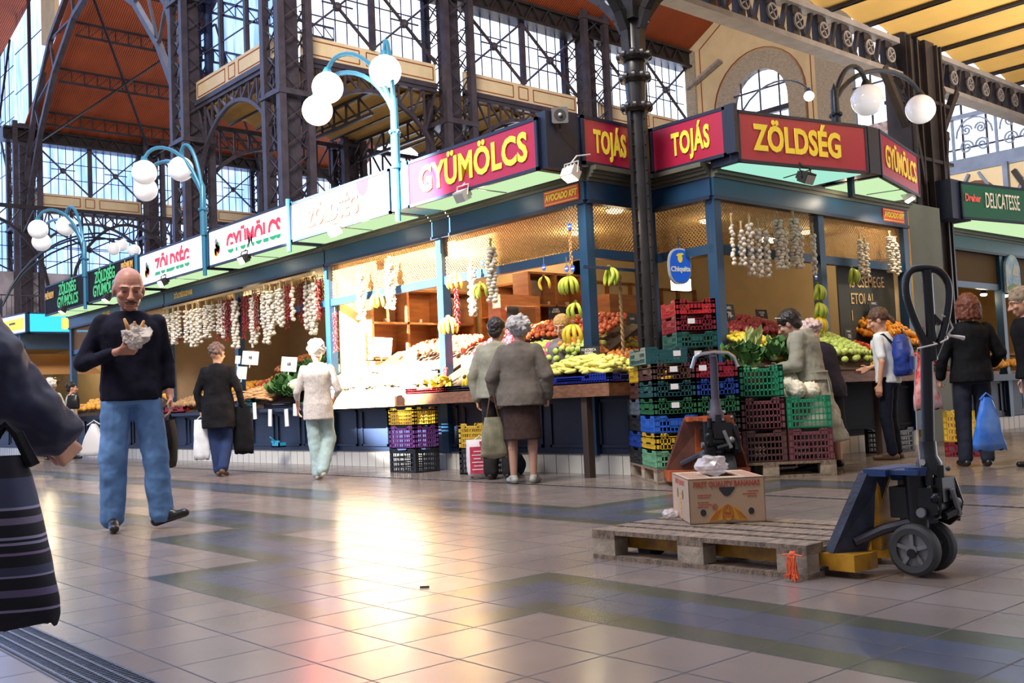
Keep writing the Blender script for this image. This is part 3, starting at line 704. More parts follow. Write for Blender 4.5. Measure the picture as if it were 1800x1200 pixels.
fd = lambda a, o, z: (XA-.3-o, a, z)
facade(s4, fd, 27, 34, [27.1, 30.5, 34], rail=2.3, mesh=False); base(s4, fd, 27, 34, 6)
mb = MB(); mb.bb((XA-.2, 27, 2.95), (10.5, 34, 3.1)); mb.build('stall_ceiling', SCEIL, s4)
mb = MB(); mb.bb((7.5, 26.9, 2.62), (10.5, 27.0, 3.0)); mb.bb((7.5, 26.9, 2.1), (7.62, 27.0, 2.7)); mb.build('side_fascia', BLUE, s4)
mb = MB(); mb.add([(7.7, 27.1, 2.0), (9.6, 27.1, 2.0), (9.3, 28.6, 2.6), (8.0, 28.6, 2.6)], [(0, 1, 2, 3)]); mb.build('awning_lining', mat('warm brown lining', (.5, .25, .09), .7), s4)
mb = MB(); mb.bb((10.4, 27, .2), (10.5, 34, 2.95)); mb.bb((7.6, 33.9, .2), (10.5, 34, 2.95)); mb.build('back_wall', SWALL, s4)
s5 = stall('delicatessen stall in petrol blue at the right edge under the green sign')
fe = lambda a, o, z: (a, 7.55-o, z)
facade(s5, fe, 15.45, 21, [15.5, 17.55, 19.8], rail=2.36, mesh=False); base(s5, fe, 15.5, 21, 6)
facade(s5, lambda a, o, z: (15.45-o, a, z), 7.55, 10.5, [7.6], rail=2.36, mesh=False)
mb = MB(); mb.bb((15.5, 7.6, 2.42), (21, 7.62, 2.92)); mb.build('upper_pane', mat('smoky brown upper pane', (.12, .06, .02), .7, spec=.15), s5)
mb = MB(); mb.bb((15.5, 7.6, 2.95), (21, 11, 3.1)); mb.build('stall_ceiling', SCEIL, s5)
mb = MB(); mb.bb((15.5, 10.5, 0), (26, 10.6, 3.1)); mb.bb((20.9, 7.7, 0), (21, 10.5, 2.95)); mb.build('back_wall', mat('ochre stall wall', (.45, .28, .10), .6, 0, .2, 2), s5)
# grey green wall strip and yellow pipe between the two right-hand stalls
mb = MB(); mb.bb((13.16, 6.95, 0), (14.3, 7.1, 3.3)); struct(mb.build('wall_strip', mat('grey green panel', (.10, .125, .11), .6, 0, .15, 2)))
mb = MB(); mb.tube([(13.17, 6.86, .1), (13.17, 6.86, 3.2)], .025); tag(mb.build('yellow_pipe', mat('ochre pipe', (.45, .26, .06), .5)), 'thin ochre vertical pipe at the right end of the corner stall', 'pipe')

# ---- light inside the stalls
def ceiling_lamp(x, y, z, label, e=25, col=(1, .78, .45), r=.11):
    o = thing('ceiling_lamp', label, 'lamp', (x, y, z)); mb = MB(); mb.lathe([(r, 0), (r*.8, -.03), (r*.2, -.045)], n=14); mb.build('diffuser', emat('warm lamp glass', (1, .82, .5), 3), o, True)
    mb = MB(); mb.lathe([(r*1.1, .0), (r*1.1, .02)], n=14); mb.build('ring', WIRE, o)
    lamp('POINT', 'lamp_light', (x, y, z-.14), None, e, col, .12)
ceiling_lamp(8.62, 7.98, 2.94, 'round ceiling lamp inside the corner stall left of the slim column', 8)
ceiling_lamp(9.3, 9.3, 2.94, 'ceiling lamp over the apple display of the corner stall', 24)
ceiling_lamp(9.1, 11.6, 2.94, 'ceiling lamp in the second bay of the corner stall', 60)
ceiling_lamp(10.2, 7.9, 2.94, 'ceiling lamp behind the hanging garlic of the right facade', 4)
ceiling_lamp(12.2, 7.8, 2.94, 'ceiling lamp above the chalkboard in the right facade', 7)
ceiling_lamp(8.6, 14.5, 2.94, 'ceiling lamp over the cabbages', 22)
ceiling_lamp(8.8, 17.2, 2.94, 'ceiling lamp over the potatoes', 22)
ceiling_lamp(8.9, 20.5, 2.94, 'ceiling lamp of the stall with green lettering, nearer one', 30)
ceiling_lamp(8.9, 23, 2.94, 'ceiling lamp of the stall with green lettering, farther one', 30)
ceiling_lamp(8.9, 29.5, 2.94, 'ceiling lamp of the distant cyan stall', 60)
for k, (px, py) in enumerate(((1672, 512), (1729, 516), (1767, 518), (1798, 521))):
    p = at(px, py, y=7.75); o = thing('spot_lamp', '%s small bright lamp under the rail of the delicatessen stall' % ('leftmost', 'second', 'third', 'rightmost')[k], 'lamp', p)
    mb = MB(); mb.lathe([(.035, .06), (.06, 0)], n=10); mb.build('shade', BLACK, o); mb = MB(); mb.ell((0, 0, -.015), (.055, .055, .03), 10, 6); mb.build('bulb', emat('lamp bulb', (1, .85, .5), 14), o)
    lamp('POINT', 'lamp_light', p-V((0, -.05, .1)), None, 5, (1, .75, .4), .05)
# fluorescent tube lamp seen inside behind the oval sign, strip tube behind the garlic
for px, py, xx, l_, lb in ((1197, 500, 9.9, .3, 'bright square lamp under the oval blue sign'), (1350, 422, 10.6, .22, 'small glowing tube behind the garlic braids')):
    p = at(px, py, y=7.9); o = thing('tube_lamp', lb, 'lamp', p); mb = MB(); mb.bb((-l_/2, -.03, -.03 if l_ < .3 else -.07), (l_/2, .03, .03 if l_ < .3 else .07)); mb.build('tube', emat('tube glass', (1, .95, .65), 6), o)
    mb = MB(); mb.bb((-l_/2-.02, -.02, .07), (l_/2+.02, .02, .09)); mb.build('fitting', BLUED, o)

# ================================================================ sign boxes
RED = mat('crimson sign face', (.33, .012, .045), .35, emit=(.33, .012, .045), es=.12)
YEL = mat('yellow lettering', (.80, .62, .05), .5, emit=(.8, .62, .05), es=.12)
SWHITE = mat('white sign face', (.85, .85, .83), .4, emit=(1, 1, 1), es=.6)
SOFF = emat('fluorescent soffit', (.66, .95, .52), .85)
SOFFG = emat('fluorescent soffit green', (.45, .95, .75), .8)
def sign(label, p0, p1, z0, z1, face=RED, depth=.5, soffit=SOFF, back=None, case=BLUED, bevel=.035, cat='sign', name='shop_sign'):
    p0 = V((p0[0], p0[1], 0)); p1 = V((p1[0], p1[1], 0)); d = p1-p0; w_ = d.length; h_ = z1-z0
    root = thing(name, label, cat, (*((p0+p1)/2).xy, z0), math.atan2(d.y, d.x))
    mb = MB(); poly = [(-w_/2, 0), (w_/2, 0)]+(back or [(w_/2, depth), (-w_/2, depth)])
    mb.prism(poly, lambda a, b, t: (a, b+.012, t), 0.012, h_); 
    b_ = bevel
    for a in ((-w_/2, 0, 0, w_/2, b_), (-w_/2, h_-b_, 0, w_/2, h_)): mb.bb((a[0], -.012, a[1]), (a[3], .02, a[4]))
    mb.bb((-w_/2, -.012, 0), (-w_/2+b_, .02, h_)); mb.bb((w_/2-b_, -.012, 0), (w_/2, .02, h_)); mb.build('casing', case, root)
    mb = MB(); mb.bb((-w_/2+b_, -.004, b_), (w_/2-b_, .012, h_-b_)); mb.build('face', face, root)
    if soffit:
        mb = MB(); cx = sum(p[0] for p in poly)/len(poly); cy = sum(p[1] for p in poly)/len(poly)
        q = [(cx+(a-cx)*.93, cy+(b-cy)*.86) for a, b in poly]
        mb.prism(q, lambda a, b, t: (a, b+.012, t), 0.002, .012); mb.build('soffit_light', soffit, root)
        mb = MB(); mb.bb((-.012+w_*.05, .03, -.004), (.012+w_*.05, depth*.9, .004)); mb.build('soffit_bar', BLUED, root)
    return root, w_, h_
def caption(root, s, size, m, x, z, bold=.02, sx=.8, **k): return text('lettering', s, size, m, root, (x, -.016, z), (PI/2, 0, 0), .003, bold, sx, **k)
r, w_, h_ = sign('crimson GYÜMÖLCS sign box nearest the corner on the long facade, half in sun', (7.2, 10.02), (7.2, 7.70), 3.18, 3.74)
caption(r, 'GYÜMÖLCS', .42, YEL, .05, .27, .013, .84, spacing=1.04)
r, w_, h_ = sign('crimson sign box bleached by the sun beside the crimson GYÜMÖLCS box', (7.2, 12.86), (7.2, 10.4), 3.18, 3.74, mat('sun warmed crimson face', (.62, .10, .045), .4, emit=(.5, .08, .04), es=.12))  # crimson made lighter and warmer here, sun bleaching put into the face colour
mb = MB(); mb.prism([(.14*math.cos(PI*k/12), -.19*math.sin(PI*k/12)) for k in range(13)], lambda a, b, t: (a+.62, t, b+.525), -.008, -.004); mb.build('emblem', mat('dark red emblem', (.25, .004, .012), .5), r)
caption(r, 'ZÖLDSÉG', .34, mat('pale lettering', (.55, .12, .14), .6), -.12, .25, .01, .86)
# tricolour lettering: red over white over green
TRI = mat('red white green lettering', (.6, .02, .03), .5); n = TRI.node_tree; tc_ = n.nodes.new('ShaderNodeTexCoord'); sp_ = n.nodes.new('ShaderNodeSeparateXYZ'); rr = n.nodes.new('ShaderNodeValToRGB')
n.links.new(tc_.outputs['Object'], sp_.inputs[0]); mr_ = n.nodes.new('ShaderNodeMapRange'); mr_.inputs['From Min'].default_value = -.2; mr_.inputs['From Max'].default_value = .2; n.links.new(sp_.outputs['Y'], mr_.inputs[0]); n.links.new(mr_.outputs[0], rr.inputs[0])
rr.color_ramp.interpolation = 'CONSTANT'; e = rr.color_ramp.elements; e[0].color = (.01, .35, .13, 1); e[1].position = .46; e[1].color = (.62, .02, .05, 1); q = e.new(.30); q.color = (.85, .85, .83, 1); n.links.new(rr.outputs[0], n.nodes['Principled BSDF'].inputs['Base Color'])
def veg_logo(r, x, z, s=.1):
    for c_, (dx, dz), q in (((.65, .25, .02), (0, -.3), .7), ((.05, .35, .08), (.4, .1), .6), ((.65, .04, .05), (.7, -.3), .45), ((.25, .2, .3), (-.1, .8), .45), ((.75, .7, .2), (-.5, -.6), .5)):
        mb = MB(); mb.prism([(s*q*math.cos(2*PI*k/12), s*1.3*q*math.sin(2*PI*k/12)) for k in range(12)], lambda a, b, t: (x+a+dx*s, t, z+b+dz*s), -.007, -.0045); mb.build('emblem', mat('vegetable print %.2f %.2f' % c_[:2], c_, .6), r)
r, w_, h_ = sign('white GYÜMÖLCS sign box with tricolour lettering', (7.2, 15.55), (7.2, 12.92), 3.16, 3.76, SWHITE); caption(r, 'GYÜMÖLCS', .40, TRI, .22, .27, .012, .82); veg_logo(r, -1.02, .28, .11)
r, w_, h_ = sign('white ZÖLDSÉG sign box with tricolour lettering', (7.2, 18.45), (7.2, 15.75), 3.16, 3.76, SWHITE); caption(r, 'ZÖLDSÉG', .40, TRI, .12, .27, .012, .82); veg_logo(r, -1.0, .28, .11)
BLK = mat('black sign board', (.012, .010, .012), .7, spec=.1); GRN = mat('green lettering', (.04, .42, .12), .5, emit=(.04, .42, .12), es=.3); ORG = mat('amber lettering', (.6, .33, .05), .5, emit=(.6, .33, .05), es=.2)
r, w_, h_ = sign('black sign board with green lettering beside the white ZÖLDSÉG box', (7.2, 21.15), (7.2, 18.6), 3.14, 3.8, BLK); caption(r, 'ZÖLDSÉG\nGYÜMÖLCS', .31, GRN, -.30, .33, .008, .8); caption(r, 'PRÉMIUM', .2, ORG, .85, .5, .004, .7)
r, w_, h_ = sign('farther black sign board with green lettering, end of the row', (7.2, 23.9), (7.2, 21.35), 3.14, 3.8, BLK); caption(r, 'ZÖLDSÉG\nGYÜMÖLCS', .31, GRN, .25, .33, .008, .8); caption(r, 'PRÉMIUM', .2, ORG, -.95, .42, .004, .7)
for y, t in ((18.0, 'ZÖLDSÉGUDVAR'), (21.9, 'ZÖLDSÉG')):
    text('fascia_lettering', t, .13, ORG, s3 if y > 18.9 else s2, (XA-.035, y, 3.02), FACE_A, .002, .003, .8)
# TOJÁS pair in the notch
r, w_, h_ = sign('crimson TOJÁS sign left of the slim column', (7.75, 7.60), (8.85, 7.60), 3.29, 3.82, RED, .12, None); caption(r, 'TOJÁS', .34, YEL, -.13, .255, .011, .50, spacing=1.08)
r, w_, h_ = sign('crimson TOJÁS sign right of the slim column', (8.84, 7.58), (8.84, 6.54), 3.29, 3.82, RED, .12, None); caption(r, 'TOJÁS', .34, YEL, .05, .255, .011, .52, spacing=1.08)
mb = MB(); mb.bb((7.25, 7.62, 3.2), (7.75, 7.75, 3.8)); tag(mb.build('sign_end_panel', BLUED), 'plain navy end panel between the crimson GYÜMÖLCS box and the left TOJÁS', 'panel')
# right prow
def back_to(p0, p1, q0, q1):
    a = V((*p0, 0)); b = V((*p1, 0)); d = (b-a).normalized(); nrm = V((-d.y, d.x, 0)); m_ = (a+b)/2
    return [((V((*q, 0))-m_).dot(d), (V((*q, 0))-m_).dot(nrm)) for q in (q1, q0)]
p0, p1 = (8.86, 6.42), (10.72, 6.0); r, w_, h_ = sign('crimson ZÖLDSÉG sign box on the right facade', p0, p1, 3.2, 3.76, RED, .5, SOFFG, back_to(p0, p1, (8.9, 6.8), (10.78, 6.8)))
caption(r, 'ZÖLDSÉG', .38, YEL, -.10, .27, .013, .74, spacing=1.03)
p0, p1 = (11.0, 6.0), (12.7, 6.42); r, w_, h_ = sign('crimson GYÜMÖLCS sign box turned away at the right end of the corner stall', p0, p1, 3.2, 3.76, RED, .5, SOFF, back_to(p0, p1, (10.9, 6.8), (12.66, 6.8)))
caption(r, 'GYÜMÖLCS', .36, YEL, .0, .27, .009, .74)
mb = MB(); mb.prism([(10.74, 5.99), (10.98, 5.99), (10.88, 6.5), (10.79, 6.5)], lambda a, b, t: (a, b, t), 3.22, 3.76); mb.bar((10.84, 6.3, 3.0), (10.84, 6.3, 3.3), .06, .06); tag(mb.build('sign_joint_panel', BLUED), 'navy panel joining the ZÖLDSÉG and GYÜMÖLCS boxes at the prow', 'panel')
mb = MB(); mb.bb((8.80, 6.40, 3.3), (8.86, 6.52, 3.82)); tag(mb.build('sign_end_panel', BLUED), 'dark end panel between the right TOJÁS and the crimson ZÖLDSÉG box', 'panel')
for y in (10.21, 12.89, 15.65, 18.52, 21.25):
    mb = MB(); mb.bb((7.2, y-.05 if y not in (10.21,) else y-.17, 3.2), (7.75, y+.05 if y != 10.21 else y+.17, 3.76)); mb.tube([(7.17, y, 3.05), (7.17, y, 3.8)], .035); tag(mb.build('sign_bracket', mat('bright petrol paint', (.02, .14, .26), .4)), {10.21: 'blue bracket post carrying the brightest lamp cluster', 12.89: 'blue bracket between the bleached crimson box and the white GYÜMÖLCS box', 15.65: 'blue bracket post between the two white sign boxes', 18.52: 'blue bracket left of the white ZÖLDSÉG box', 21.25: 'blue bracket between the two black sign boards'}[y], 'bracket')
# green delicatessen sign
GSG = mat('dark green sign face', (.004, .085, .045), .4, emit=(.004, .085, .045), es=.1)
r, w_, h_ = sign('dark green DELICATESSE sign box at the right edge', (14.95, 6.93), (19.6, 6.1), 3.2, 3.76, GSG, .5, SOFF, back_to((14.95, 6.93), (19.6, 6.1), (15.3, 7.4), (19.7, 7.4)))
caption(r, 'DELICATESSE', .33, mat('white lettering', (.75, .78, .75), .5), -1.38, .30, .001, .44); caption(r, 'Dreher', .155, mat('pink red lettering', (.7, .12, .12), .5), -2.10, .32, .005, .80); caption(r, 'BÜFÉ', .3, ORG, -.35, .3, .004, .7)
mb = MB(); mb.bb((14.7, 6.95, 3.2), (15.3, 7.5, 3.78)); tag(mb.build('sign_end_panel', BLUED), 'dark blue end box left of the green DELICATESSE sign', 'panel')
# AVOCADO KFT plates
PL = mat('orange red plate', (.55, .05, .015), .45, emit=(.5, .05, .02), es=.2)
for fnx, p, rot, lb, sz in ((None, (7.805, 8.02, 3.03), -PI/2, 'orange red AVOCADO KFT plate at the left corner of the fascia', .0), (None, (12.72, 6.80, 3.03), 0, 'orange red AVOCADO KFT plate at the right end of the fascia', 0)):
    o = thing('name_plate', lb, 'sign', p, rot); mb = MB(); mb.bb((-.27, 0, -.085), (.27, .02, .085)); mb.build('plate', PL, o)
    mb = MB(); mb.bb((-.25, -.003, .062), (.25, 0, .070)); mb.bb((-.25, -.003, -.070), (.25, 0, -.062)); mb.build('line', YEL, o)
    text('lettering', 'AVOCADO KFT', .098, YEL, o, (0, -.004, 0), (PI/2, 0, 0), .002, .004, .72, .25)
# oval blue sign on the slim rail
p = at(1194, 468, y=7.3); o = thing('oval_sign', 'oval blue sign with white rim hanging in the notch of the stall', 'sign', p, -.35); S_ = .155
mb = MB(); el = lambda s: [(s*.82*math.copysign(abs(math.cos(t))**.8, math.cos(t)), s*1.18*math.copysign(abs(math.sin(t))**.8, math.sin(t))) for t in [2*PI*k/28 for k in range(28)]]
mb.prism(el(S_*1.1), lambda a, b, t: (a, t, b), -.02, .02); mb.build('rim', mat('pale rim', (.5, .6, .7), .4), o)
mb = MB(); mb.prism(el(S_), lambda a, b, t: (a, t, b), -.026, -.019); mb.build('face', mat('bright blue face', (.01, .10, .55), .4, emit=(.01, .1, .55), es=.25), o)
text('lettering', 'Chiquita', .078, mat('white lettering', (.8, .8, .8), .5), o, (0, -.028, -.035), (PI/2, 0, 0), .002, .003, .92)
mb = MB(); mb.prism([(.03*math.cos(t), .05*math.sin(t)+.085) for t in [2*PI*k/10 for k in range(10)]], lambda a, b, t: (a, t, b), -.03, -.027); mb.prism([(-.05, .12), (-.02, .1), (.05, .13), (.03, .145), (-.02, .14)], lambda a, b, t: (a, t, b), -.031, -.028); mb.build('emblem', YEL, o)
o['label'] = 'oval blue sign with white rim reading Chiquita, hanging in the notch'
mb = MB(); mb.bar((0, 0, .18), (0, 0, .33), .012); mb.build('hanger', BLUE, o)
# cyan light boxes on the distant stall, arched picture sign on the deli stall
CY = emat('cyan light box', (.05, .55, .95), 1.5); CW = emat('white light box', (.7, .95, 1), 1.6)
for q0, q1, m_, lb in (((7.55, 26.4), (9.1, 26.4), CY, 'cyan and yellow light box on the distant stall at far left'), ((7.2, 29.0), (7.5, 26.4), CW, 'white and cyan light box on the left side of the distant stall')):
    r, w_, h_ = sign(lb, q0, q1, 2.98, 3.48, m_, .3, None, case=BLUE)
    mb = MB(); mb.bb((.0, -.008, .1), (w_/2-.1, -.004, .38)); mb.build('yellow_patch', emat('yellow patch', (1, .8, .15), 1.4), r)
p = at(1779, 484, y=7.5); o = thing('picture_sign', 'arched blue picture sign in the upper pane of the delicatessen stall', 'sign', p); mb = MB()
mb.prism([(-.28, -.3), (.28, -.3), (.28, .08)]+[(.28*math.cos(PI*k/12), .08+.27*math.sin(PI*k/12)) for k in range(1, 12)]+[(-.28, .08)], lambda a, b, t: (a, t, b), -.02, .02); mb.build('board', mat('painted river view', (.10, .22, .5), .5, 0, 0, 5, col2=(.5, .5, .5)), o)
mb = MB(); mb.prism([(-.24, -.26), (.24, -.26), (.24, -.2), (0, -.14), (-.24, -.2)], lambda a, b, t: (a, t, b), -.026, -.018); mb.build('green_bank', mat('olive print', (.2, .3, .05), .6), o)
mb = MB(); mb.prism([(-.05, 0), (.2, -.02), (.22, .16), (.05, .2)], lambda a, b, t: (a, t, b), -.026, -.018); mb.build('cloud', mat('pale print', (.55, .5, .55), .6), o)
# floodlights
WH = mat('white metal', (.6, .58, .55), .4, .2)
def flood(px, py, x=None, y=None, rz=0, lit=0, col=None, label='', tilt=.5):
    p = at(px, py, x=x, y=y); o = thing('floodlight', label, 'floodlight', p, rz); R_ = Matrix.Rotation(tilt, 3, 'X')
    mb = MB(); mb.box((0, 0, 0), (.17, .10, .12), 0, 0, R_); mb.box(R_@V((0, .055, 0)), (.12, .04, .09), 0, 0, R_)
    for s in (-.05, 0, .05): mb.box(R_@V((s, .08, 0)), (.012, .04, .08), 0, 0, R_)
    mb.build('housing', col or BLACK, o)
    mb = MB(); mb.box(R_@V((0, -.052, -.01)), (.15, .006, .10), 0, 0, R_); mb.build('lens', emat('floodlight glow', (1, .9, .7), 16) if lit else mat('dull lens', (.3, .3, .3), .2), o)
    mb = MB(); mb.tube([(-.1, 0, 0), (-.1, .02, .12), (.1, .02, .12), (.1, 0, 0)], .008, 6); mb.tube([(0, .02, .12), (0, .1, .2), (0, .3, .24)], .009, 6); mb.build('arm', col or BLACK, o)
    if lit: lamp('SPOT', 'floodlight_beam', p+Matrix.Rotation(rz, 3, 'Z')@(R_@V((0, -.08, -.02))), p+Matrix.Rotation(rz, 3, 'Z')@V((0, .35, -1)), lit, (1, .87, .62), .05, spot_size=2.2, spot_blend=.6)
flood(1003, 306, x=7.35, rz=-PI/2, lit=55, col=WH, label='lit floodlight at the corner above the left AVOCADO KFT plate', tilt=1.1)
flood(812, 344, x=7.15, rz=-PI/2, col=WH, label='white floodlight glaring in the sun under the crimson GYÜMÖLCS box')
flood(588, 406, x=7.15, rz=-PI/2, col=WH, label='white floodlight under the bleached crimson sign box')
flood(428, 455, x=7.15, rz=-PI/2, label='dark floodlight under the white GYÜMÖLCS box', lit=45)
flood(286, 496, x=7.15, rz=-PI/2, label='dark floodlight under the white ZÖLDSÉG box', lit=45)
flood(187, 524, x=7.0, rz=-PI/2, lit=10, label='lit floodlight under the nearer black sign board', tilt=1.0)
flood(110, 545, x=7.0, rz=-PI/2, lit=10, label='lit floodlight under the farther black sign board', tilt=1.0)
flood(1418, 312, y=6.15, rz=0, label='unlit black floodlight under the crimson ZÖLDSÉG box')
flood(1597, 345, y=6.4, rz=.25, lit=60, col=WH, label='lit floodlight under the right crimson GYÜMÖLCS box', tilt=1.1)
# glow patch lights on the fascias (lamps under the sign boxes)
for y in (8.9, 11.3, 14.6, 17.2): lamp('POINT', 'soffit_lamp', (7.42, y, 3.12), None, 2.2, (1, .82, .6), .05)
lamp('POINT', 'soffit_lamp', (11.25, 6.55, 3.1), None, 5, (1, .82, .6), .05)
# loudspeaker
p = at(984, 203, x=7.4); o = thing('loudspeaker', 'small grey horn loudspeaker on top of the stall corner', 'loudspeaker', p, -PI/2+.9); o.scale = (.66, .66, .66); mb = MB()
mb.prism([(.13*c, .13*s) for c, s in ((-1, -.85), (-.85, -1), (.85, -1), (1, -.85), (1, .85), (.85, 1), (-.85, 1), (-1, .85))], lambda a, b, t: (a, t, b), -.03, .03); mb.lathe([(.05, -.1), (.05, .0)], (0, .1, .05), 10); mb.build('horn', mat('grey plastic', (.13, .12, .12), .5), o)
mb = MB(); mb.prism([(.095*math.cos(t), .095*math.sin(t)) for t in [2*PI*k/16 for k in range(16)]], lambda a, b, t: (a, t, b), -.036, -.028); mb.build('mouth', mat('dark mouth', (.03, .03, .03), .7), o)
mb = MB(); mb.ell((0, -.05, 0), (.03, .03, .03), 8, 6); mb.build('driver', WH, o); mb = MB(); mb.bar((0, .05, -.12), (0, .05, -.25), .03); mb.build('bracket', BLACK, o)

# ================================================================ globe lamp standards
PET = mat('petrol lamp paint', (.03, .16, .26), .35, .2)
OPAL = mat('opal glass globe', (.80, .80, .82), .12, emit=(.8, .8, .85), es=.30, coat=.5)
OPALW = mat('glowing opal glass', (.85, .84, .82), .12, emit=(1, .98, .95), es=1.6, coat=.5)  # brighter copy of the opal glass, its glow stands in for sun on the globes
def standard(base_, zt, globes, label, r=.2, m=PET, glob=OPAL, w_=.03):
    o = thing('globe_lamp', label, 'lamp', base_); bx = V(base_)
    mb = MB(); H = zt-base_[2]; mb.lathe([(.055, 0), (.055, .5*H), (.075, .52*H), (.05, .55*H), (.045, H), (.02, H+.05), (.001, H+.10)], n=12)
    for a in range(4): mb.ell((.06*math.cos(a*PI/2), .06*math.sin(a*PI/2), .52*H), .03, 6, 5)
    mb.build('pole', m, o, True)
    for g in globes:
        g = V(g)-bx; mid = V((g.x*.55, g.y*.55, 0)); top = max(g.z+r*1.15, H+.15)
        pts = []; p0 = V((0, 0, H*.8)); p1 = V((g.x*.25, g.y*.25, top+.25)); p2 = V((g.x*.95, g.y*.95, top+.30)); p3 = V((g.x, g.y, g.z+r*.9))
        for k in range(13):
            t = k/12; pts.append(p0*(1-t)**3+p1*3*t*(1-t)**2+p2*3*t*t*(1-t)+p3*t**3)
        mb = MB(); mb.tube(pts, w_, 8); mb.build('arm', m, o, True)
        mb = MB(); mb.lathe([(.07, .0), (.05, .05), (.03, .08)], (g.x, g.y, g.z+r*.92), 10); mb.build('cap', m, o, True)
        mb = MB(); mb.ell(g, r, 24, 14); mb.build('globe', glob, o, 'all')
    return o
g_ = [at(677, 125, x=7.15), at(576, 154, x=6.85), at(558, 194, x=6.95)]
standard((7.17, 10.21, 3.7), 4.55, g_, 'three globe lamp blazing in the sunbeam above the crimson sign boxes', glob=OPALW)
standard((7.17, 15.65, 3.7), 4.5, [at(318, 297, x=7.0), at(254, 303, x=6.6), at(256, 333, x=6.9)], 'three globe lamp above the two white sign boxes', .205)
standard((7.17, 21.25, 3.7), 4.4, [at(67, 403, x=6.6), at(116, 397, x=7.1), at(73, 425, x=7.0)], 'three globe lamp above the black sign boards')
NAVY = mat('near black blue paint', (.012, .02, .035), .35, .2)
standard((10.86, 6.45, 3.7), 4.3, [at(1524, 176, y=6.35), at(1618, 192, y=6.4)], 'twin globe lamp on the prow of the right facade, large white globes', .19, NAVY)
standard((16.6, 12.2, 4.6), 5.9, [at(1422, 169, y=12.0)], 'small glowing globe lamp behind the crimson ZÖLDSÉG sign', .11, NAVY, OPALW, .02)
standard((9, 34.2, 3.5), 4.6, [at(200, 437, y=34), at(214, 430, y=34.3), at(236, 440, y=34.2)], 'cluster of tiny white globes far behind the bald man', .21, NAVY)
# ================================================================ counters in front of the stalls
def counter(root, fn, a0, a1, out, top, th=.15, legs=(), name='display_counter', label='', m=BOARD):
    o = thing(name, label, 'counter'); mb = MB(); mb.bb(fn(a0, .02, top-th), fn(a1, out, top)); mb.build('board', m, o)
    for l in legs: mb = MB(); mb.bb(fn(l-.04, out-.12, 0), fn(l+.04, out-.04, top-th)); mb.build('leg', mat('dark brown leg', (.05, .03, .02), .6), o)
    return o
counter(None, fa, 7.05, 10.72, .45, .95, .13, (7.45,), label='brown wooden display counter carrying yellow peppers and bananas')
counter(None, fa, 10.76, 13.0, .45, .95, .14, (), label='sunlit wooden display counter between the crates and the white haired woman', m=mat('counter board lightened as sunlit', (.30, .15, .07), .55, 0, .3, 4, stretch=(3, 3, 9)))  # lighter copy of the counter board, sunlight put into its colour
counter(None, fa, 13.1, 18.8, .2, .86, .05, (), label='narrow blue counter edge hung with paper bags', m=BLUED)
counter(None, fa, 18.95, 24.2, .3, .90, .08, (), label='counter of the stall under the green lettered boards', m=BLUED)
counter(None, fb, 8.3, 11.15, .70, .98, .12, (8.5, 11.0), label='brown wooden counter along the right facade under green apples')
counter(None, fb, 11.2, 13.2, .55, .95, .10, (), label='brown wooden counter under the radishes and cauliflowers')
counter(None, fe, 15.5, 20.5, .45, .90, .1, (), label='counter of the delicatessen stall with baskets', m=BLUED)
counter(None, fd, 27.1, 33.9, .4, .9, .1, (), label='fruit counter of the distant cyan stall', m=BLUED)
# sloping produce beds (plain boards, the piles lie on them)
BED = mat('slatted bed', (.045, .028, .018), .8, spec=.2)
def bed(name, label, pts):
    mb = MB(); vs = [V(p) for p in pts]; lo = [p-V((0, 0, .03)) for p in vs]; mb.add(vs+lo, [(0, 1, 2, 3), (4, 7, 6, 5), (0, 4, 5, 1), (1, 5, 6, 2), (2, 6, 7, 3), (3, 7, 4, 0)])
    return tag(mb.build(name, BED), label, 'display rack')
def bedA(y0, y1, x0=7.5, x1=8.75, z0=.97, z1=1.62, lb=''): return bed('display_bed', lb, [(x0, y0, z0), (x0, y1, z0), (x1, y1, z1), (x1, y0, z1)])
bedA(7.75, 10.25, lb='sloping rack under the apples of the corner bay'); bedA(10.3, 13.0, lb='sloping rack in the sunlit bay'); bedA(13.1, 15.9, 7.7, 8.75, .88, 1.55, lb='sloping rack behind the cabbages')
bedA(16.0, 18.7, 7.7, 8.7, .88, 1.3, lb='sloping rack under the potatoes'); bedA(19, 24.1, 7.6, 8.8, .9, 1.5, lb='sloping rack under the fruit of the green lettered stall'); bedA(27.2, 33.8, 7.4, 8.6, .9, 1.9, lb='sloping rack under the fruit of the distant stall')
bed('display_bed', 'sloping rack behind the glass of the notch', [(8.0, 7.45, 1.02), (8.8, 7.45, 1.02), (8.95, 8.45, 1.42), (8.0, 8.45, 1.42)])
bed('display_bed', 'sloping rack of the left bay of the right facade', [(8.95, 6.2, 1.0), (11.05, 6.2, 1.0), (11.05, 7.9, 1.62), (8.95, 7.9, 1.62)])
bed('display_bed', 'sloping rack of the right bay of the right facade', [(11.1, 6.3, .97), (13.2, 6.3, .97), (13.2, 7.4, 1.45), (11.1, 7.4, 1.45)])
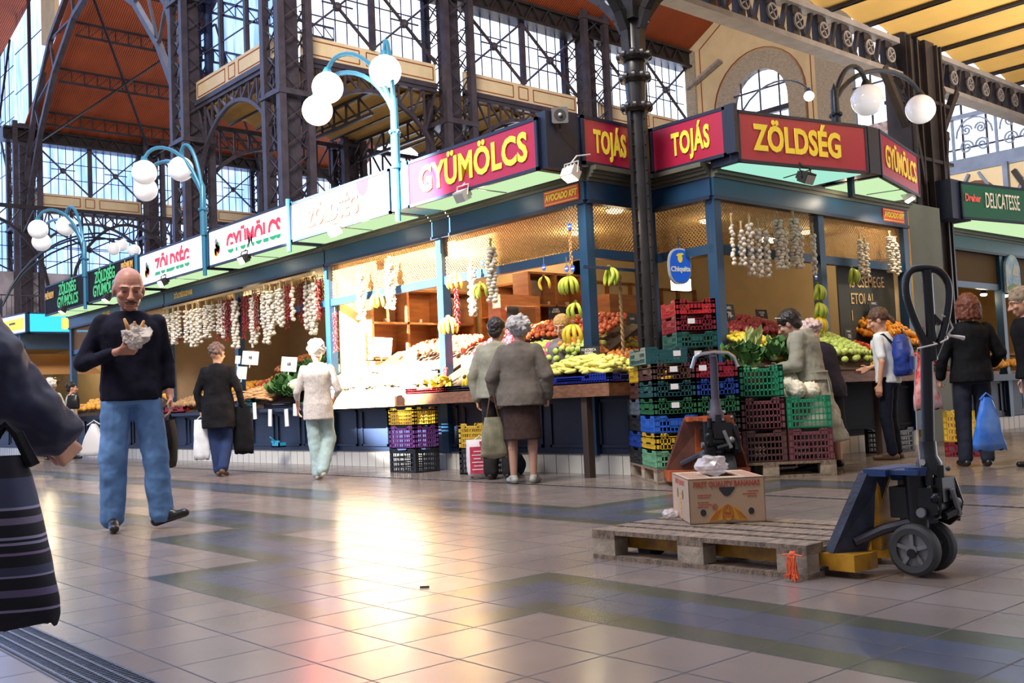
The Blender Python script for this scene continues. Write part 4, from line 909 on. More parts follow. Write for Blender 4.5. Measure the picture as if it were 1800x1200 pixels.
# ---- shelving inside
def shelving(label, c, rz, w_=2.3, h_=1.15, mirrors=(1, 3), n=4, m=WOOD, drawers=True):
    o = thing('wooden_shelving', label, 'shelf', c, rz); mb = MB()
    for i in range(n+1): x = -w_/2+w_*i/n; mb.bb((x-.02, 0, 0), (x+.02, .32, h_))
    for z in (0, h_*.5, h_-.03): mb.bb((-w_/2, 0, z), (w_/2, .32, z+.03))
    mb.bb((-w_/2, .3, 0), (w_/2, .33, h_)); mb.build('frame', m, o)
    for i in mirrors: mb = MB(); mb.bb((-w_/2+w_*i/n+.04, .27, h_*.55), (-w_/2+w_*(i+1)/n-.04, .29, h_-.06)); mb.build('mirror', MIRR, o)
    mb = MB(); mb.bb((-w_/2, -.02, -.16), (w_/2, .3, -.02)); mb.build('bottom_board', m, o)
    if drawers:
        for i in range(3): mb = MB(); x = -w_/2+w_*(i+.5)/3; mb.lathe([(.03, 0), (.035, .06)], (x, .14, h_*.5+.03), 8); mb.build('cup', WH, o)
    return o
shelving('orange wooden shelving with mirrors against the side wall of the sunlit bay', (9.25, 12.55, 1.5), 0, 1.9, 1.05, (0, 2), 3)
shelving('wooden wall shelving with mirrors deep behind the middle post', (10.05, 11.4, 1.62), -PI/2, 1.6, .95)
shelving('wooden wall shelving with mirrors left of the pink sleeved vendor', (9.9, 10.35, 1.62), 0, 1.0, .95, (0,), 2)
shelving('wooden shelving deep in the corner stall right of the vendor', (11.2, 10.35, 1.5), 0, 1.5, 1.0, (1,), 3)
shelving('glass shelf unit behind the garlic of the right facade', (12.35, 10.35, 1.55), 0, 1.2, .9, (0, 2), 3)
o = thing('wooden_cabinet', 'orange brown wooden cabinet with mirror between the bright lamp and the notch', 'cabinet', (9.0, 10.1, .2), 0); mb = MB(); mb.bb((-.35, 0, 0), (.35, .25, 2.0)); mb.build('body', WOOD, o); mb = MB(); mb.bb((-.25, -.01, 1.3), (.25, 0, 1.85)); mb.build('mirror', MIRR, o); mb = MB(); mb.bb((-.36, -.03, 1.1), (.36, 0, 1.24)); mb.build('rail', mat('yellow wood', (.6, .3, .06), .5), o)
o = thing('wooden_cabinet', 'tall brown wooden cabinet seen under the oval blue sign', 'cabinet', (10.05, 9.2, .2), 0); mb = MB(); mb.bb((-.3, 0, 0), (.3, .5, 1.95)); mb.build('body', WOOD, o); mb = MB(); mb.ell((.0, -.02, 1.4), .03, 8, 6); mb.build('knob', WH, o)
# ================================================================ crates and pallets
PW = mat('weathered pallet wood', (.25, .18, .12), .85, 0, .45, 5, .4, 20, col2=(.11, .08, .06), stretch=(2, 8, 4))
PWE = mat('pallet block wood', (.28, .23, .17), .9, 0, .4, 7, .5, 18)
def pallet(label, loc, rz, name='euro_pallet'):
    """1.2 along local y, .8 along local x, origin at the centre"""
    o = thing(name, label, 'pallet', loc, rz)
    for k, (x, w_) in enumerate(((-.33, .14), (-.165, .10), (0, .14), (.165, .10), (.33, .14))): mb = MB(); mb.bb((x-w_/2, -.6, .122), (x+w_/2, .6, .144)); mb.build('deck_board', PW, o)
    mb = MB()
    for y in (-.5275, 0, .5275): mb.bb((-.4, y-.0725, .1), (.4, y+.0725, .122))
    for x in (-.33, 0, .33): mb.bb((x-.07 if x else -.05, -.6, 0), (x+.07 if x else .05, .6, .022))
    mb.build('stringer', PW, o)
    for x in (-.35, 0, .35):
        for y in (-.5275, 0, .5275): mb = MB(); mb.bb((x-.05, y-.0725, .022), (x+.05, y+.0725, .1)); mb.build('block', PWE, o)
    return o
def crate_mesh(name, L_, W_, H_, m, notch=True, lab=False, tall=False):
    """open plastic crate: ribbed grid walls, corner posts, rim with hand notch; origin at bottom centre, L along x"""
    mb = MB(); t = .008; x, y = L_/2, W_/2
    mb.bb((-x, -y, 0), (x, y, .012))
    for sx in (-1, 1):
        for sy in (-1, 1): mb.bb((sx*x, sy*y, 0), (sx*(x-.05), sy*(y-t), H_)); mb.bb((sx*x, sy*y, 0), (sx*(x-t), sy*(y-.05), H_))
    def wall(fn, half):
        nv = int(half*2/.035); nh = 3 if not tall else 5
        for k in range(1, nv): a = -half+2*half*k/nv; mb.bb(fn(a-.004, 0, 0), fn(a+.004, t, H_ if abs(a) > half*.45 or not notch else H_-.045))
        for k in range(nh+1): z = H_*k/nh if k < nh else H_-.045; mb.bb(fn(-half, 0, z), fn(half, t*1.3, z+.016))
        for s in (-1, 1): mb.bb(fn(s*half, 0, H_-.022), fn(s*half*.45 if notch else 0, t*2, H_)); mb.bb(fn(s*half*.5, 0, H_-.05), fn(s*half*.40, t*1.5, H_-.01)) if notch else None
        mb.bb(fn(-half*.32, 0, H_*.28), fn(half*.32, t*1.2, H_*.66)) if not tall else None
    wall(lambda a, o, z: (a, -y+o, z), x); wall(lambda a, o, z: (a, y-o, z), x); wall(lambda a, o, z: (-x+o, a, z), y); wall(lambda a, o, z: (x-o, a, z), y)
    return mb.mesh(name, m)
def pc(n, c): return mat('crate plastic '+n, c, .45, 0, .1, 3)
CC = dict(yellow=(.62, .40, .03), olive=(.30, .30, .03), mint=(.14, .36, .21), green=(.02, .13, .055), teal=(.01, .075, .085), brown=(.085, .035, .032), mauve=(.15, .045, .055), blue=(.02, .11, .5), navy=(.01, .05, .3), red=(.35, .012, .02), maroon=(.22, .01, .025), black=(.018, .018, .02), grey=(.10, .12, .17), purple=(.22, .06, .30), dgreen=(.008, .09, .075), pine=(.015, .22, .11), royal=(.005, .02, .30), white=(.7, .7, .68))
_cm = {}
def crate(col, loc, rz, label, L_=.6, W_=.4, H_=.158, tall=False, tagp=False, group=None):
    k = (col, L_, W_, H_)
    if k not in _cm: _cm[k] = crate_mesh('crate_shell', L_, W_, H_*.99, pc(col, CC[col]), True, tall=tall)
    o = thing('plastic_crate', label, 'crate', loc, rz, group); link('crate_shell', _cm[k], o)
    if tagp:
        mb = MB(); x, y, z = tagp; mb.bb((x-.035, y-.003, z-.025), (x+.035, y, z+.025)) if abs(y) > .19 else mb.bb((x-.003, y-.035, z-.025), (x, y+.035, z+.025)); mb.build('paper_label', mat('white paper', (.75, .75, .75), .6), o)
    return o
u1 = V((.81, -.586, 0)); v1 = V((.586, .81, 0)); N1 = V((7.08, 6.20, 0)); rz1 = math.atan2(u1.y, u1.x)
pallet('weathered pallet under the left crate stacks by the orange pallet jack', N1+u1*.4+v1*.6, rz1)
def stackpos(i, j, k, z0=.145, H_=.158): return N1+u1*(.2+.4*i)+v1*(.3+.6*j)+V((0, 0, z0+H_*k))
def tower(i, j, cols, where):
    n = len(cols)
    for k, c in enumerate(cols):
        cn = c[0]; lv = 'bottom' if k == 0 else 'top' if k == n-1 else '%s level' % ['', 'second', 'third', 'fourth', 'fifth', 'sixth', 'seventh', 'eighth', 'ninth', 'tenth'][k]
        crate(cn, stackpos(i, j, k), rz1+PI/2, '%s plastic crate, %s of the %s' % (dict(black='black', dgreen='dark green', mint='mint green', navy='deep blue').get(cn, cn), lv, where), tagp=c[1] if len(c) > 1 else False)
tower(0, 0, [('mint',), ('yellow',), ('blue',), ('green', (-.3, 0, .09)), ('teal', (-.3, 0, .10)), ('brown', (-.3, .0, .10))], 'front left crate stack')
tower(1, 0, [('olive',), ('red',), ('black',), ('green',), ('navy',), ('maroon', (-.3, .13, .1))], 'stack behind the orange jack handle')
tower(0, 1, [('black',), ('navy',), ('black',), ('grey',), ('brown',), ('yellow',)], 'back left crate stack')
tower(1, 1, [('black',), ('olive',), ('green',), ('brown',), ('teal',), ('brown',), ('black', (-.3, 0, .1)), ('dgreen',), ('maroon', (-.3, .05, .1)), ('red',)], 'tallest crate stack')
crate('teal', stackpos(0, .3, 6)+V((-.02, .02, .002)), rz1+PI/2+.05, 'teal plastic crate lying across the two left crate stacks', tagp=(-.3, -.1, .09))
u2 = V((.752, -.659, 0)); v2 = V((.659, .752, 0)); N2 = V((7.56, 6.03, 0)); rz2 = math.atan2(u2.y, u2.x)
pallet('weathered pallet under the tall green and mauve crates', N2+u2*.6+v2*.4, rz2-PI/2)
def tall(off, k, c, lb): return crate(c, N2+u2*off+v2*.30+V((0, 0, .145+.30*k)), rz2, lb, .41, .55, .298, True)
TL = [tall(.56, 0, 'brown', 'dark brown tall crate, bottom left on the right pallet'), tall(.56, 1, 'mauve', 'mauve brown tall crate below the leafy greens crate'), tall(.56, 2, 'pine', 'green tall crate with leafy greens on top'), tall(.985, 0, 'mauve', 'mauve tall crate under the green cauliflower crate'), tall(.985, 1, 'pine', 'green tall crate holding cauliflowers by the trench coat')]
# crates under the long counter
crate('black', (7.45, 10.45, 0), PI/2, 'black tall crate at the bottom of the stack under the sunlit counter', .55, .36, .29, True)
crate('purple', (7.45, 10.45, .29), PI/2, 'purple tall crate in the stack under the sunlit counter', .55, .36, .28, True)
crate('yellow', (7.45, 10.45, .57), PI/2, 'yellow tall crate on the purple crate', .55, .36, .22, True)
crate('black', (7.5, 9.15, 0), PI/2, 'dark tall crate behind the red and white shopping bag', .5, .34, .29, True)
crate('yellow', (7.5, 9.15, .29), PI/2, 'yellow tall crate behind the couple, on a dark crate', .5, .34, .29, True)
# display crates
crate('royal', (7.66, 7.62, .952), PI/2, 'royal blue crate holding the yellow peppers', 1.15, .5, .10)
crate('black', (7.62, 9.25, .952), PI/2, 'black crate of bananas on the counter', .9, .40, .07); crate('red', (7.62, 10.15, .952), PI/2, 'red crate of bananas at the left end of the brown counter', .8, .40, .07)
for k, (y, c) in enumerate(((10.85, 'white'), (11.45, 'white'), (12.05, 'white'), (12.62, 'white'))): crate(c, (7.68, y, .952), PI/2, '%s white crate of pale peppers in the sun, counted from the bananas' % ('first', 'second', 'third', 'fourth')[k], .56, .42, .12)
crate('dgreen', (7.9, 15.5, .9), PI/2, 'dark green crate by the post near the parsnips', .5, .35, .13); crate('black', (7.85, 14.35, .87), PI/2, 'black crate edge under the cabbages', .9, .3, .07); crate('pine', (7.9, 13.6, .87), PI/2, 'green crate under the pale cabbages', .7, .3, .07)
crate('dgreen', (7.95, 16.6, 1.05), PI/2, 'small green crate left of the price card in the garlic stall', .45, .35, .12); crate('red', (7.85, 18.2, .88), PI/2, 'red crate of potatoes left of the black coated woman', .9, .35, .1)
# ================================================================ pallet jacks
YP = mat('yellow jack paint', (.55, .27, .015), .45, .1, .5, 9, col2=(.25, .12, .01)); BP = mat('worn blue jack paint', (.022, .03, .055), .55, .1, .4, 10, .2, 30); BB = mat('royal blue jack paint', (.01, .035, .12), .4, .1)
BK = mat('black oily metal', (.010, .010, .012), .35, .3, .3, 8); RUB = mat('grey rubber tyre', (.035, .037, .04), .7); HUB = mat('aluminium hub', (.19, .19, .20), .45, .5, .2, 8); CHROME = mat('chrome', (.6, .6, .62), .15, 1)
OP = mat('orange jack paint', (.45, .09, .015), .5, .1, .4, 9, col2=(.2, .05, .02)); GK = mat('grey blue steel', (.045, .045, .06), .4, .3)
def pallet_jack(label, loc, rz, s, frame, plate, top, handle, loop, hl=1.0, wr_=1.0):
    """forks point along +y; pump and handle at the origin, wheels below"""
    o = thing('pallet_jack', label, 'pallet jack', loc, rz); o.scale = (s, s, s)
    for sx in (-1, 1):
        mb = MB(); x = sx*.19
        fl = 1.25 if loop == 'loop' else .95; mb.bb((x-.08, .12, .045), (x+.08, fl, .055+.045)); mb.prism([(-.08, .12), (.08, .12), (.08, -.02), (.02 if sx < 0 else -.08, -.02), (-.08 if sx < 0 else -.02, -.0)], lambda a, b, t: (x+a, b, t), .03, .10)
        mb.build('fork', frame, o)
        mb = MB(); mb.tube([(x-.06, fl-.1, .04), (x+.06, fl-.1, .04)], .04, 12); mb.build('fork_roller', RUB, o)
        # slanted side plate of the A frame
        mb = MB(); b = [V((x-.075, .10, .10)), V((x+.075, .02, .10)), V((sx*.09+.065, -.06, .43)), V((sx*.09-.065, -.02, .43))]; t_ = V((0, .035, .01)); mb.add(b+[p+t_ for p in b], [(0, 1, 2, 3), (4, 7, 6, 5), (0, 4, 5, 1), (1, 5, 6, 2), (2, 6, 7, 3), (3, 7, 4, 0)])
        mb.build('frame_plate', plate, o)
        mb = MB(); b = [V((x+.07, .02, .10)), V((sx*.09+.062, -.06, .42)), V((sx*.09+.062, -.01, .42)), V((x+.07, .1, .10))]; mb.add(b+[p+V((.012, 0, 0)) for p in b], [(0, 1, 2, 3), (4, 7, 6, 5), (0, 4, 5, 1), (1, 5, 6, 2), (2, 6, 7, 3), (3, 7, 4, 0)]); mb.build('frame_edge', frame, o)
    mb = MB(); mb.bb((-.09, -.03, .10), (.09, .015, .40)); mb.build('frame_web', frame, o)
    mb = MB(); mb.bb((-.15, -.10, .42), (.15, .0, .45)); mb.bb((-.12, -.22, .425), (.02, -.02, .445)); mb.tube([(-.05, -.19, .42), (-.05, -.19, .455)], .05, 12); mb.bb((.02, -.14, .39), (.14, -.04, .44)); mb.build('frame_top', top, o)
    # pump body
    mb = MB(); mb.bb((-.07, -.26, .24), (.09, -.07, .37)); mb.lathe([(.045, .2), (.05, .42), (.04, .43)], (-.03, -.17, 0), 12); mb.tube([(-.08, -.25, .29), (.11, -.25, .29)], .035, 10); mb.tube([(.06, -.16, .30), (.06, -.16, .42)], .03, 10); mb.bb((-.04, -.29, .31), (.08, -.24, .41)); mb.ell((.09, -.22, .36), .03, 8, 6); mb.ell((-.07, -.27, .33), .022, 8, 6); [mb.tube(q, r_, 8) for q, r_ in (([(-.06, -.275, .27), (-.06, -.285, .35)], .012), ([(.10, -.20, .26), (.13, -.24, .33), (.10, -.27, .39)], .014), ([(-.02, -.28, .25), (.06, -.30, .27)], .018), ([(.0, -.26, .40), (.0, -.26, .46)], .022), ([(-.05, -.24, .38), (-.05, -.24, .44)], .016), ([(.08, -.28, .40), (.12, -.29, .30), (.12, -.27, .22)], .013))]; mb.prism([(-.30, .24), (-.25, .20), (-.18, .22), (-.18, .28), (-.28, .30)], lambda a, b, t: (t, a, b), .09, .11); mb.build('pump', BK, o, True)
    mb = MB(); mb.ell((.07, -.295, .30), .022, 8, 6); mb.ell((-.055, -.19, .435), .016, 8, 6); mb.ell((.03, -.26, .425), .012, 8, 6); mb.ell((.09, -.26, .44), .012, 8, 6); mb.tube([(-.09, -.22, .27), (-.105, -.22, .27)], .02, 10); mb.tube([(.02, -.30, .36), (.06, -.31, .25)], .012, 6); mb.build('fittings', HUB, o, True)
    mb = MB(); mb.tube([(-.17, .05, .14), (-.09, -.04, .19), (-.05, -.16, .225), (.03, -.22, .23)], .022, 8); mb.tube([(.17, .05, .14), (.09, -.04, .19), (.05, -.16, .225)], .022, 8); mb.build('push_rod', GK, o, True)
    mb = MB(); mb.bb((-.02, -.2, .1), (.02, -.14, .25)); mb.tube([(-.11, -.17, .10), (.11, -.17, .10)], .02, 10); mb.build('axle', BK, o)
    for sx in (-1, 1):
        mb = MB(); cx = sx*.075
        prof = [(.068, -.027), (.092, -.030), (.106, -.020), (.110, 0), (.106, .020), (.092, .030), (.068, .027)]
        n = 28; vs = []
        for k in range(n):
            a = 2*PI*k/n
            for r_, q in prof: vs.append((cx+q, -.17+r_*math.cos(a), .112+r_*math.sin(a)))
        m_ = len(prof); fs = [(k*m_+j, k*m_+(j+1) % m_, ((k+1) % n)*m_+(j+1) % m_, ((k+1) % n)*m_+j) for k in range(n) for j in range(m_)]
        mb.add(vs, fs); wh = mb.build('wheel', RUB, o, True)
        mb = MB(); mb.tube([(cx-.012, -.17, .112), (cx+.012, -.17, .112)], .070, 24)
        for q in (-.03, .018): mb.tube([(cx+q, -.17, .112), (cx+q+.012, -.17, .112)], .022, 14)
        for k in range(5):
            a = 2*PI*k/5+.3; mb.bar((cx, -.17+.018*math.cos(a), .112+.018*math.sin(a)), (cx, -.17+.068*math.cos(a), .112+.068*math.sin(a)), .05, .016)
        mb.build('hub', HUB, wh)
    # handle
    mb = MB(); mb.lathe([(.05, .42), (.052, .47), (.036, .50), (.034, .56)], (.0, -.22, 0), 12); mb.tube([(0, -.22, .5), (0, -.235, .8), (-.01, -.25, 1.0*hl)], .026, 12); mb.build('handle_tube', handle, o, True)
    mb = MB(); mb.tube([(-.06, -.22, .475), (.06, -.22, .475)], .014, 8); mb.build('handle_clamp', CHROME, o)
    if loop == 'loop':
        mb = MB(); P_ = lambda a, z: V((a*.64, -.245-.56*a-.02, z)); pts = [P_(0, .90), P_(-.055, 1.02), P_(-.10, 1.14), P_(-.108, 1.22), P_(-.085, 1.275), P_(-.03, 1.29), P_(.05, 1.28), P_(.095, 1.24), P_(.105, 1.18), P_(.085, 1.08), P_(.045, .98), P_(0, .90)]
        sm = []
        for i in range(len(pts)-1):
            a, b, c, d = pts[max(i-1, 0)], pts[i], pts[i+1], pts[min(i+2, len(pts)-1)]
            for k in range(4):
                t = k/4; sm.append(.5*((2*b)+(c-a)*t+(2*a-5*b+4*c-d)*t*t+(3*b-a-3*c+d)*t**3))
        mb.tube(sm+[pts[-1]], .016, 10); mb.build('handle_loop', handle, o, True)
        mb = MB(); mb.tube([P_(0, .9), P_(0, 1.1), P_(.0, 1.28)], .022, 10); mb.bar(P_(0, 1.10), P_(.05, 1.05), .02); mb.build('control_lever', BK, o, True)
    else:
        mb = MB(); P_ = lambda a, z: V((a, -.25, z-.24)); mb.tube([P_(-.15, 1.00), P_(-.125, 1.07), P_(-.09, 1.09), P_(0, 1.10), P_(.09, 1.09), P_(.13, 1.06), P_(.15, 1.00)], .013, 8); mb.build('handle_bar', CHROME, o, True)
    return o
J = (4.17, 2.37, 0)
pallet_jack('yellow and dark blue pallet jack with tall black loop handle, forks under the near pallet', J, math.radians(2), 1, YP, BP, BB, mat('black handle paint', (.008, .009, .012), .38, 0, spec=.4), 'loop')
pallet('weathered near pallet on the forks of the yellow pallet jack', (4.15, 3.13, 0), math.radians(3))
pj = N1+u1*.42-v1*.22; pallet_jack('orange pallet jack with chrome handle bar in front of the crate stacks', (pj.x, pj.y, 0), math.radians(-36), 1.34, OP, mat('dark scuffed plate', (.10, .03, .02), .5, .1, .4, 8), OP, mat('dull blue grey handle', (.05, .045, .07), .5), 'bar', .84)
# orange rope tied to the near pallet, white string on the handle
ROPE = mat('orange plastic twine', (.70, .10, .02), .6)
mb = MB(); cx, cy = 3.735, 2.545
for k in range(46):
    a = random.uniform(-1, 1); b = random.uniform(-1, 1); c_ = random.uniform(-.006, .006); e_ = random.uniform(-.006, .006); zb = random.uniform(.003, .03); mb.tube([(cx+.003*a, cy+.012*b, .125), (cx-.012+.004*a, cy+.016*b+c_, .10), (cx-.014+.006*a, cy+.019*b+e_, .07), (cx-.016+.008*a, cy+.024*b-c_, .035), (cx-.020+.010*a, cy+.034*b+e_, zb)], .0024, 5)
mb.ell((cx-.008, cy, .112), (.009, .016, .012), 8, 6); mb.tube([(cx-.005, cy-.05, .108), (cx-.01, cy, .114), (cx-.005, cy+.05, .106)], .004, 6); tag(mb.build('orange_twine', ROPE), 'frayed orange twine knotted on the corner block of the near pallet', 'twine')
STR = mat('white string', (.62, .58, .54), .7); hx, hy = 4.2, 2.11
mb = MB(); mb.tube([(hx-.03, hy-.05, .97), (hx+.005, hy-.065, .985), (hx+.03, hy-.05, 1.0), (hx+.03, hy, 1.0), (hx-.03, hy, .98), (hx-.04, hy-.04, .965), (hx-.075, hy+.03, .95)], .004, 6)
mb.tube([(hx+.03, hy-.05, 1.0), (hx+.045, hy-.07, 1.03), (hx+.035, hy-.06, 1.07), (hx+.012, hy-.045, 1.085)], .004, 6); mb.ell((hx+.035, hy-.055, 1.0), .010, 8, 6); mb.tube([(hx+.035, hy-.055, 1.0), (hx+.06, hy-.09, .99), (hx+.075, hy-.10, .985)], [.004, .008, .010], 6)
mb.tube([(hx-.075, hy+.03, .95), (hx-.08, hy+.05, .8), (hx-.078, hy+.055, .6), (hx-.075, hy+.05, .43)], .0018, 5); mb.tube([(hx-.04, hy+.02, .97), (hx-.042, hy+.03, .7), (hx-.04, hy+.03, .45)], .0016, 5)
tag(mb.build('white_string', STR), 'white string knotted around the black pallet jack handle', 'string')
# ---- banana box
CARD = mat('brown cardboard', (.42, .29, .19), .75, 0, .10, 3); CARDL = mat('printed cardboard side', (.42, .22, .08), .75, 0, .10, 3); INK = mat('red ink', (.42, .06, .04), .7); INKO = mat('orange ink', (.62, .30, .03), .7); HOLE = mat('dark hole', (.02, .025, .03), .4)
bx0 = V((4.10, 3.36, .146)); bx1 = V((4.49, 3.13, .146)); d_ = (bx1-bx0); bl = .50; rzb = -.707; d_ = V((math.cos(rzb), math.sin(rzb), 0)); bc = V((4.09, 3.38, .146))+d_*(.385/2)+V((-d_.y, d_.x, 0))*.25
o = thing('banana_box', 'cardboard banana box with red print standing on the near pallet', 'box', bc, rzb); o.scale = (.77, 1.25, .9); W2, D2, H2 = bl/2, .20, .25
mb = MB()
for a, b in (((-W2, -D2, 0), (W2, -D2+.006, H2)), ((-W2, D2-.006, 0), (W2, D2, H2)), ((-W2, -D2, 0), (-W2+.006, D2, H2)), ((W2-.006, -D2, 0), (W2, D2, H2)), ((-W2, -D2, 0), (W2, D2, .006))): mb.bb(a, b)
mb.build('body', CARD, o)
mb = MB(); mb.bb((-W2, -D2, H2-.006), (-.08, D2, H2+.002)); mb.bb((.12, -D2, H2-.006), (W2, D2, H2+.002)); mb.bb((-.08, -D2, H2-.006), (.12, -D2+.09, H2+.001)); mb.bb((-.08, D2-.08, H2-.006), (.12, D2, H2+.001)); mb.build('lid', CARD, o)
mb = MB()
for k in range(6): y = -D2+.05+k*.05; mb.bar((-W2+.02, y, H2+.003), (-.1, y+.02, H2+.003), .004, .001); mb.bar((.14, y, H2+.003), (W2-.02, y-.02, H2+.003), .004, .001)
mb.build('printed_line', INK, o)
text('lettering', 'FIRST QUALITY BANANAS', .042, INK, o, (.0, -D2-.001, H2-.032), (PI/2, 0, 0), .0006, .001, .85, spacing=1.06, label='red printed words FIRST QUALITY BANANAS')
mb = MB()
for x, z, w_ in ((-.155, .158, .075), (-.155, .145, .075), (-.16, .118, .07), (-.15, .105, .08), (-.16, .092, .07), (.165, .172, .06), (.15, .157, .09), (.165, .143, .06)):
    u = x-w_/2
    while u < x+w_/2: l_ = random.uniform(.006, .018); mb.bb((u, -D2-.0012, z), (u+l_, -D2, z+.0045)); u += l_+.004
mb.build('small_print', INK, o)
mb = MB(); mb.prism([(-.05, .2), (.055, .2), (.05, .185), (.02, .155), (.0, .148), (-.02, .155), (-.048, .185)], lambda a, b, t: (a, t, b), -D2-.0015, -D2+.01)
for x in (-.16, .155): mb.prism([(x+.019*math.cos(t), .062+.019*math.sin(t)) for t in [2*PI*k/16 for k in range(16)]], lambda a, b, t: (a, t, b), -D2-.0015, -D2+.01)
for y in (-.06, .06): mb.prism([(y+.012*math.cos(t), .15+.028*math.sin(t)) for t in [2*PI*k/14 for k in range(14)]], lambda a, b, t: (t, a, b), -W2-.0015, -W2+.01)
mb.build('hand_hole', HOLE, o)
mb = MB()
for s in (-1, 1): mb.prism([(s*.035, .095), (s*.06, .09), (s*.13, .012), (s*.09, .012), (s*.035, .02)], lambda a, b, t: (a, t, b), -D2-.0014, -D2-.0004)
mb.prism([(.034*math.cos(t), .058+.045*math.sin(t)) for t in [2*PI*k/20 for k in range(20)]], lambda a, b, t: (a, t, b), -D2-.0018, -D2-.0004); mb.build('emblem', INKO, o)
mb = MB(); rr_ = [(.034*math.cos(t), .058+.045*math.sin(t)) for t in [2*PI*k/20 for k in range(21)]]
for (a, b), (c, d) in zip(rr_, rr_[1:]): mb.bar((a, -D2-.002, b), (c, -D2-.002, d), .004, .001)
for k in range(7): t = PI*(k+.5)/7; mb.bar((.012*math.cos(t), -D2-.002, .066+.012*math.sin(t)), (.026*math.cos(t), -D2-.002, .066+.03*math.sin(t)), .004, .001)
mb.bar((-.03, -D2-.002, .062), (.03, -D2-.002, .062), .003, .001); mb.bar((-.03, -D2-.002, .04), (.03, -D2-.002, .04), .003, .001)
for s in (-1, 1):
    for k in range(4): mb.bar((s*(.045+k*.012), -D2-.002, .085-k*.008), (s*(.08+k*.014), -D2-.002, .02), .0025, .001)
rr_ = [(-.085+.017*math.cos(t), .095+.017*math.sin(t)) for t in [2*PI*k/16 for k in range(17)]]
for (a, b), (c, d) in zip(rr_, rr_[1:]): mb.bar((a, -D2-.002, b), (c, -D2-.002, d), .0025, .001)
mb.bar((-.088, -D2-.002, .102), (-.088, -D2-.002, .088), .003, .001); mb.bar((-.088, -D2-.002, .088), (-.078, -D2-.002, .088), .003, .001); mb.build('emblem_print', INK, o)
text('emblem_lettering', 'CORAL', .017, INK, o, (0, -D2-.0022, .051), (PI/2, 0, 0), .0005, .0005, .85)
text('side_lettering', 'FIRST QUALITY', .04, INK, o, (-W2-.001, .0, H2-.035), (PI/2, 0, -PI/2), .0006, .001, .8)
text('side_lettering', 'BANANAS', .05, INKO, o, (-W2-.001, -.0, .07), (PI/2, PI/2, -PI/2), .0006, .001, .8)
# crumpled clear plastic
PLA = bpy.data.materials.new('clear crumpled plastic'); PLA.use_nodes = True; b_ = PLA.node_tree.nodes['Principled BSDF']; b_.inputs['Base Color'].default_value = (.75, .68, .68, 1); b_.inputs['Alpha'].default_value = .5; b_.inputs['Roughness'].default_value = .12
def crumple(c, r, seed, sub=3, amp=.35):
    bm = bmesh.new(); bmesh.ops.create_icosphere(bm, subdivisions=sub, radius=1)
    for v in bm.verts:
        q = v.co.copy(); k = 1+amp*noise.noise(q*1.7+V((seed, 0, 0)))+amp*.5*noise.noise(q*4+V((seed, 3, 0))); v.co = V((c[0]+q.x*r[0]*k, c[1]+q.y*r[1]*k, c[2]+q.z*r[2]*k))
    me = bpy.data.meshes.new('plastic'); bm.to_mesh(me); bm.free(); return me
me = crumple((0, 0, .03), (.095, .07, .055), 2); me.materials.append(PLA); tag(link('plastic_sheet', me, None, bc+V((.0, .02, H2-.005))), 'crumpled clear plastic bulging from the top of the banana box', 'plastic sheet')
me = crumple((0, 0, .02), (.045, .04, .025), 5); me.materials.append(PLA); pb = at(1178, 908, z=.15); tag(link('plastic_scrap', me, None, (pb.x, pb.y, .146)), 'scrap of pink clear plastic behind the left side of the banana box', 'plastic sheet')
crate('brown', (9.6, 6.45, 0), .05, 'dark brown crate standing in the shade under the right counter', .55, .36, .29, True); crate('black', (11.7, 6.5, 0), .05, 'black crate standing in the shade under the radishes', .55, .36, .29, True)
# ================================================================ hanging strings, bananas, price boards
def nmat(n, c, r=.4, v=.15, sc=6, **k): return mat(n, c, r, 0, v, sc, spec=(.12 if r >= .7 else .4), **k)
GAR = nmat('garlic skin', (.66, .60, .52), .55, .18, 20, emit=None); GST = nmat('dry garlic stem', (.42, .30, .17), .8, .2, 9)
PAP = nmat('dried paprika', (.26, .012, .018), .3, .4, 9); TWN = nmat('twine', (.35, .25, .14), .8)
random.seed(11)
def braid_mesh(L_, w_=.05, rb=.022, n=None, stem=.13, seed=0, per=2):
    rnd = random.Random(seed); mb = MB(); n = n or int(L_/.043)
    for k in range(n):
        z = -stem-(L_-stem)*k/(n-1); 
        for j in range(per):
            a = k*1.7+j*(2*PI/per)+rnd.uniform(-.3, .3); r = w_*.75*rnd.uniform(.7, 1.1); q = rb*rnd.uniform(.85, 1.2)
            c = V((r*math.cos(a), r*math.sin(a), z+rnd.uniform(-.008, .008))); mb.ell(c, (q, q, q*.9), 8, 6, 0); mb.tube([c, c*.5+V((0, 0, z*.5+.02)), (0, 0, z+.05)], [q*.5, .006, .005], 5, 1)
    mb.tube([(0, 0, -L_*.97), (.004, 0, -stem), (-.004, .003, -stem*.5), (0, 0, 0)], [.006, .012, .014, .006], 6, 1)
    for k in range(4): mb.tube([(0, 0, -stem*.4), (.02*math.cos(k*1.6), .02*math.sin(k*1.6), .0)], [.006, .002], 5, 1)
    return mb.mesh('garlic_braid', [GAR, GST], 'all')
def paprika_mesh(L_, w_=.05, seed=0):
    rnd = random.Random(seed); mb = MB(); n = int(L_/.014)
    for k in range(n):
        z = -.06-(L_-.06)*k/n; a = k*2.4+rnd.uniform(-.4, .4); r = w_*rnd.uniform(.7, 1.15)
        p = V((.006*math.cos(a), .006*math.sin(a), z)); q = V((r*math.cos(a), r*math.sin(a), z-.045)); mb.tube([p, p.lerp(q, .5)+V((0, 0, .005)), q], [.004, .011, .002], 6, 0)
    mb.tube([(0, 0, -L_), (0, 0, 0)], .004, 5, 1)
    return mb.mesh('paprika_string', [PAP, TWN], 'all')
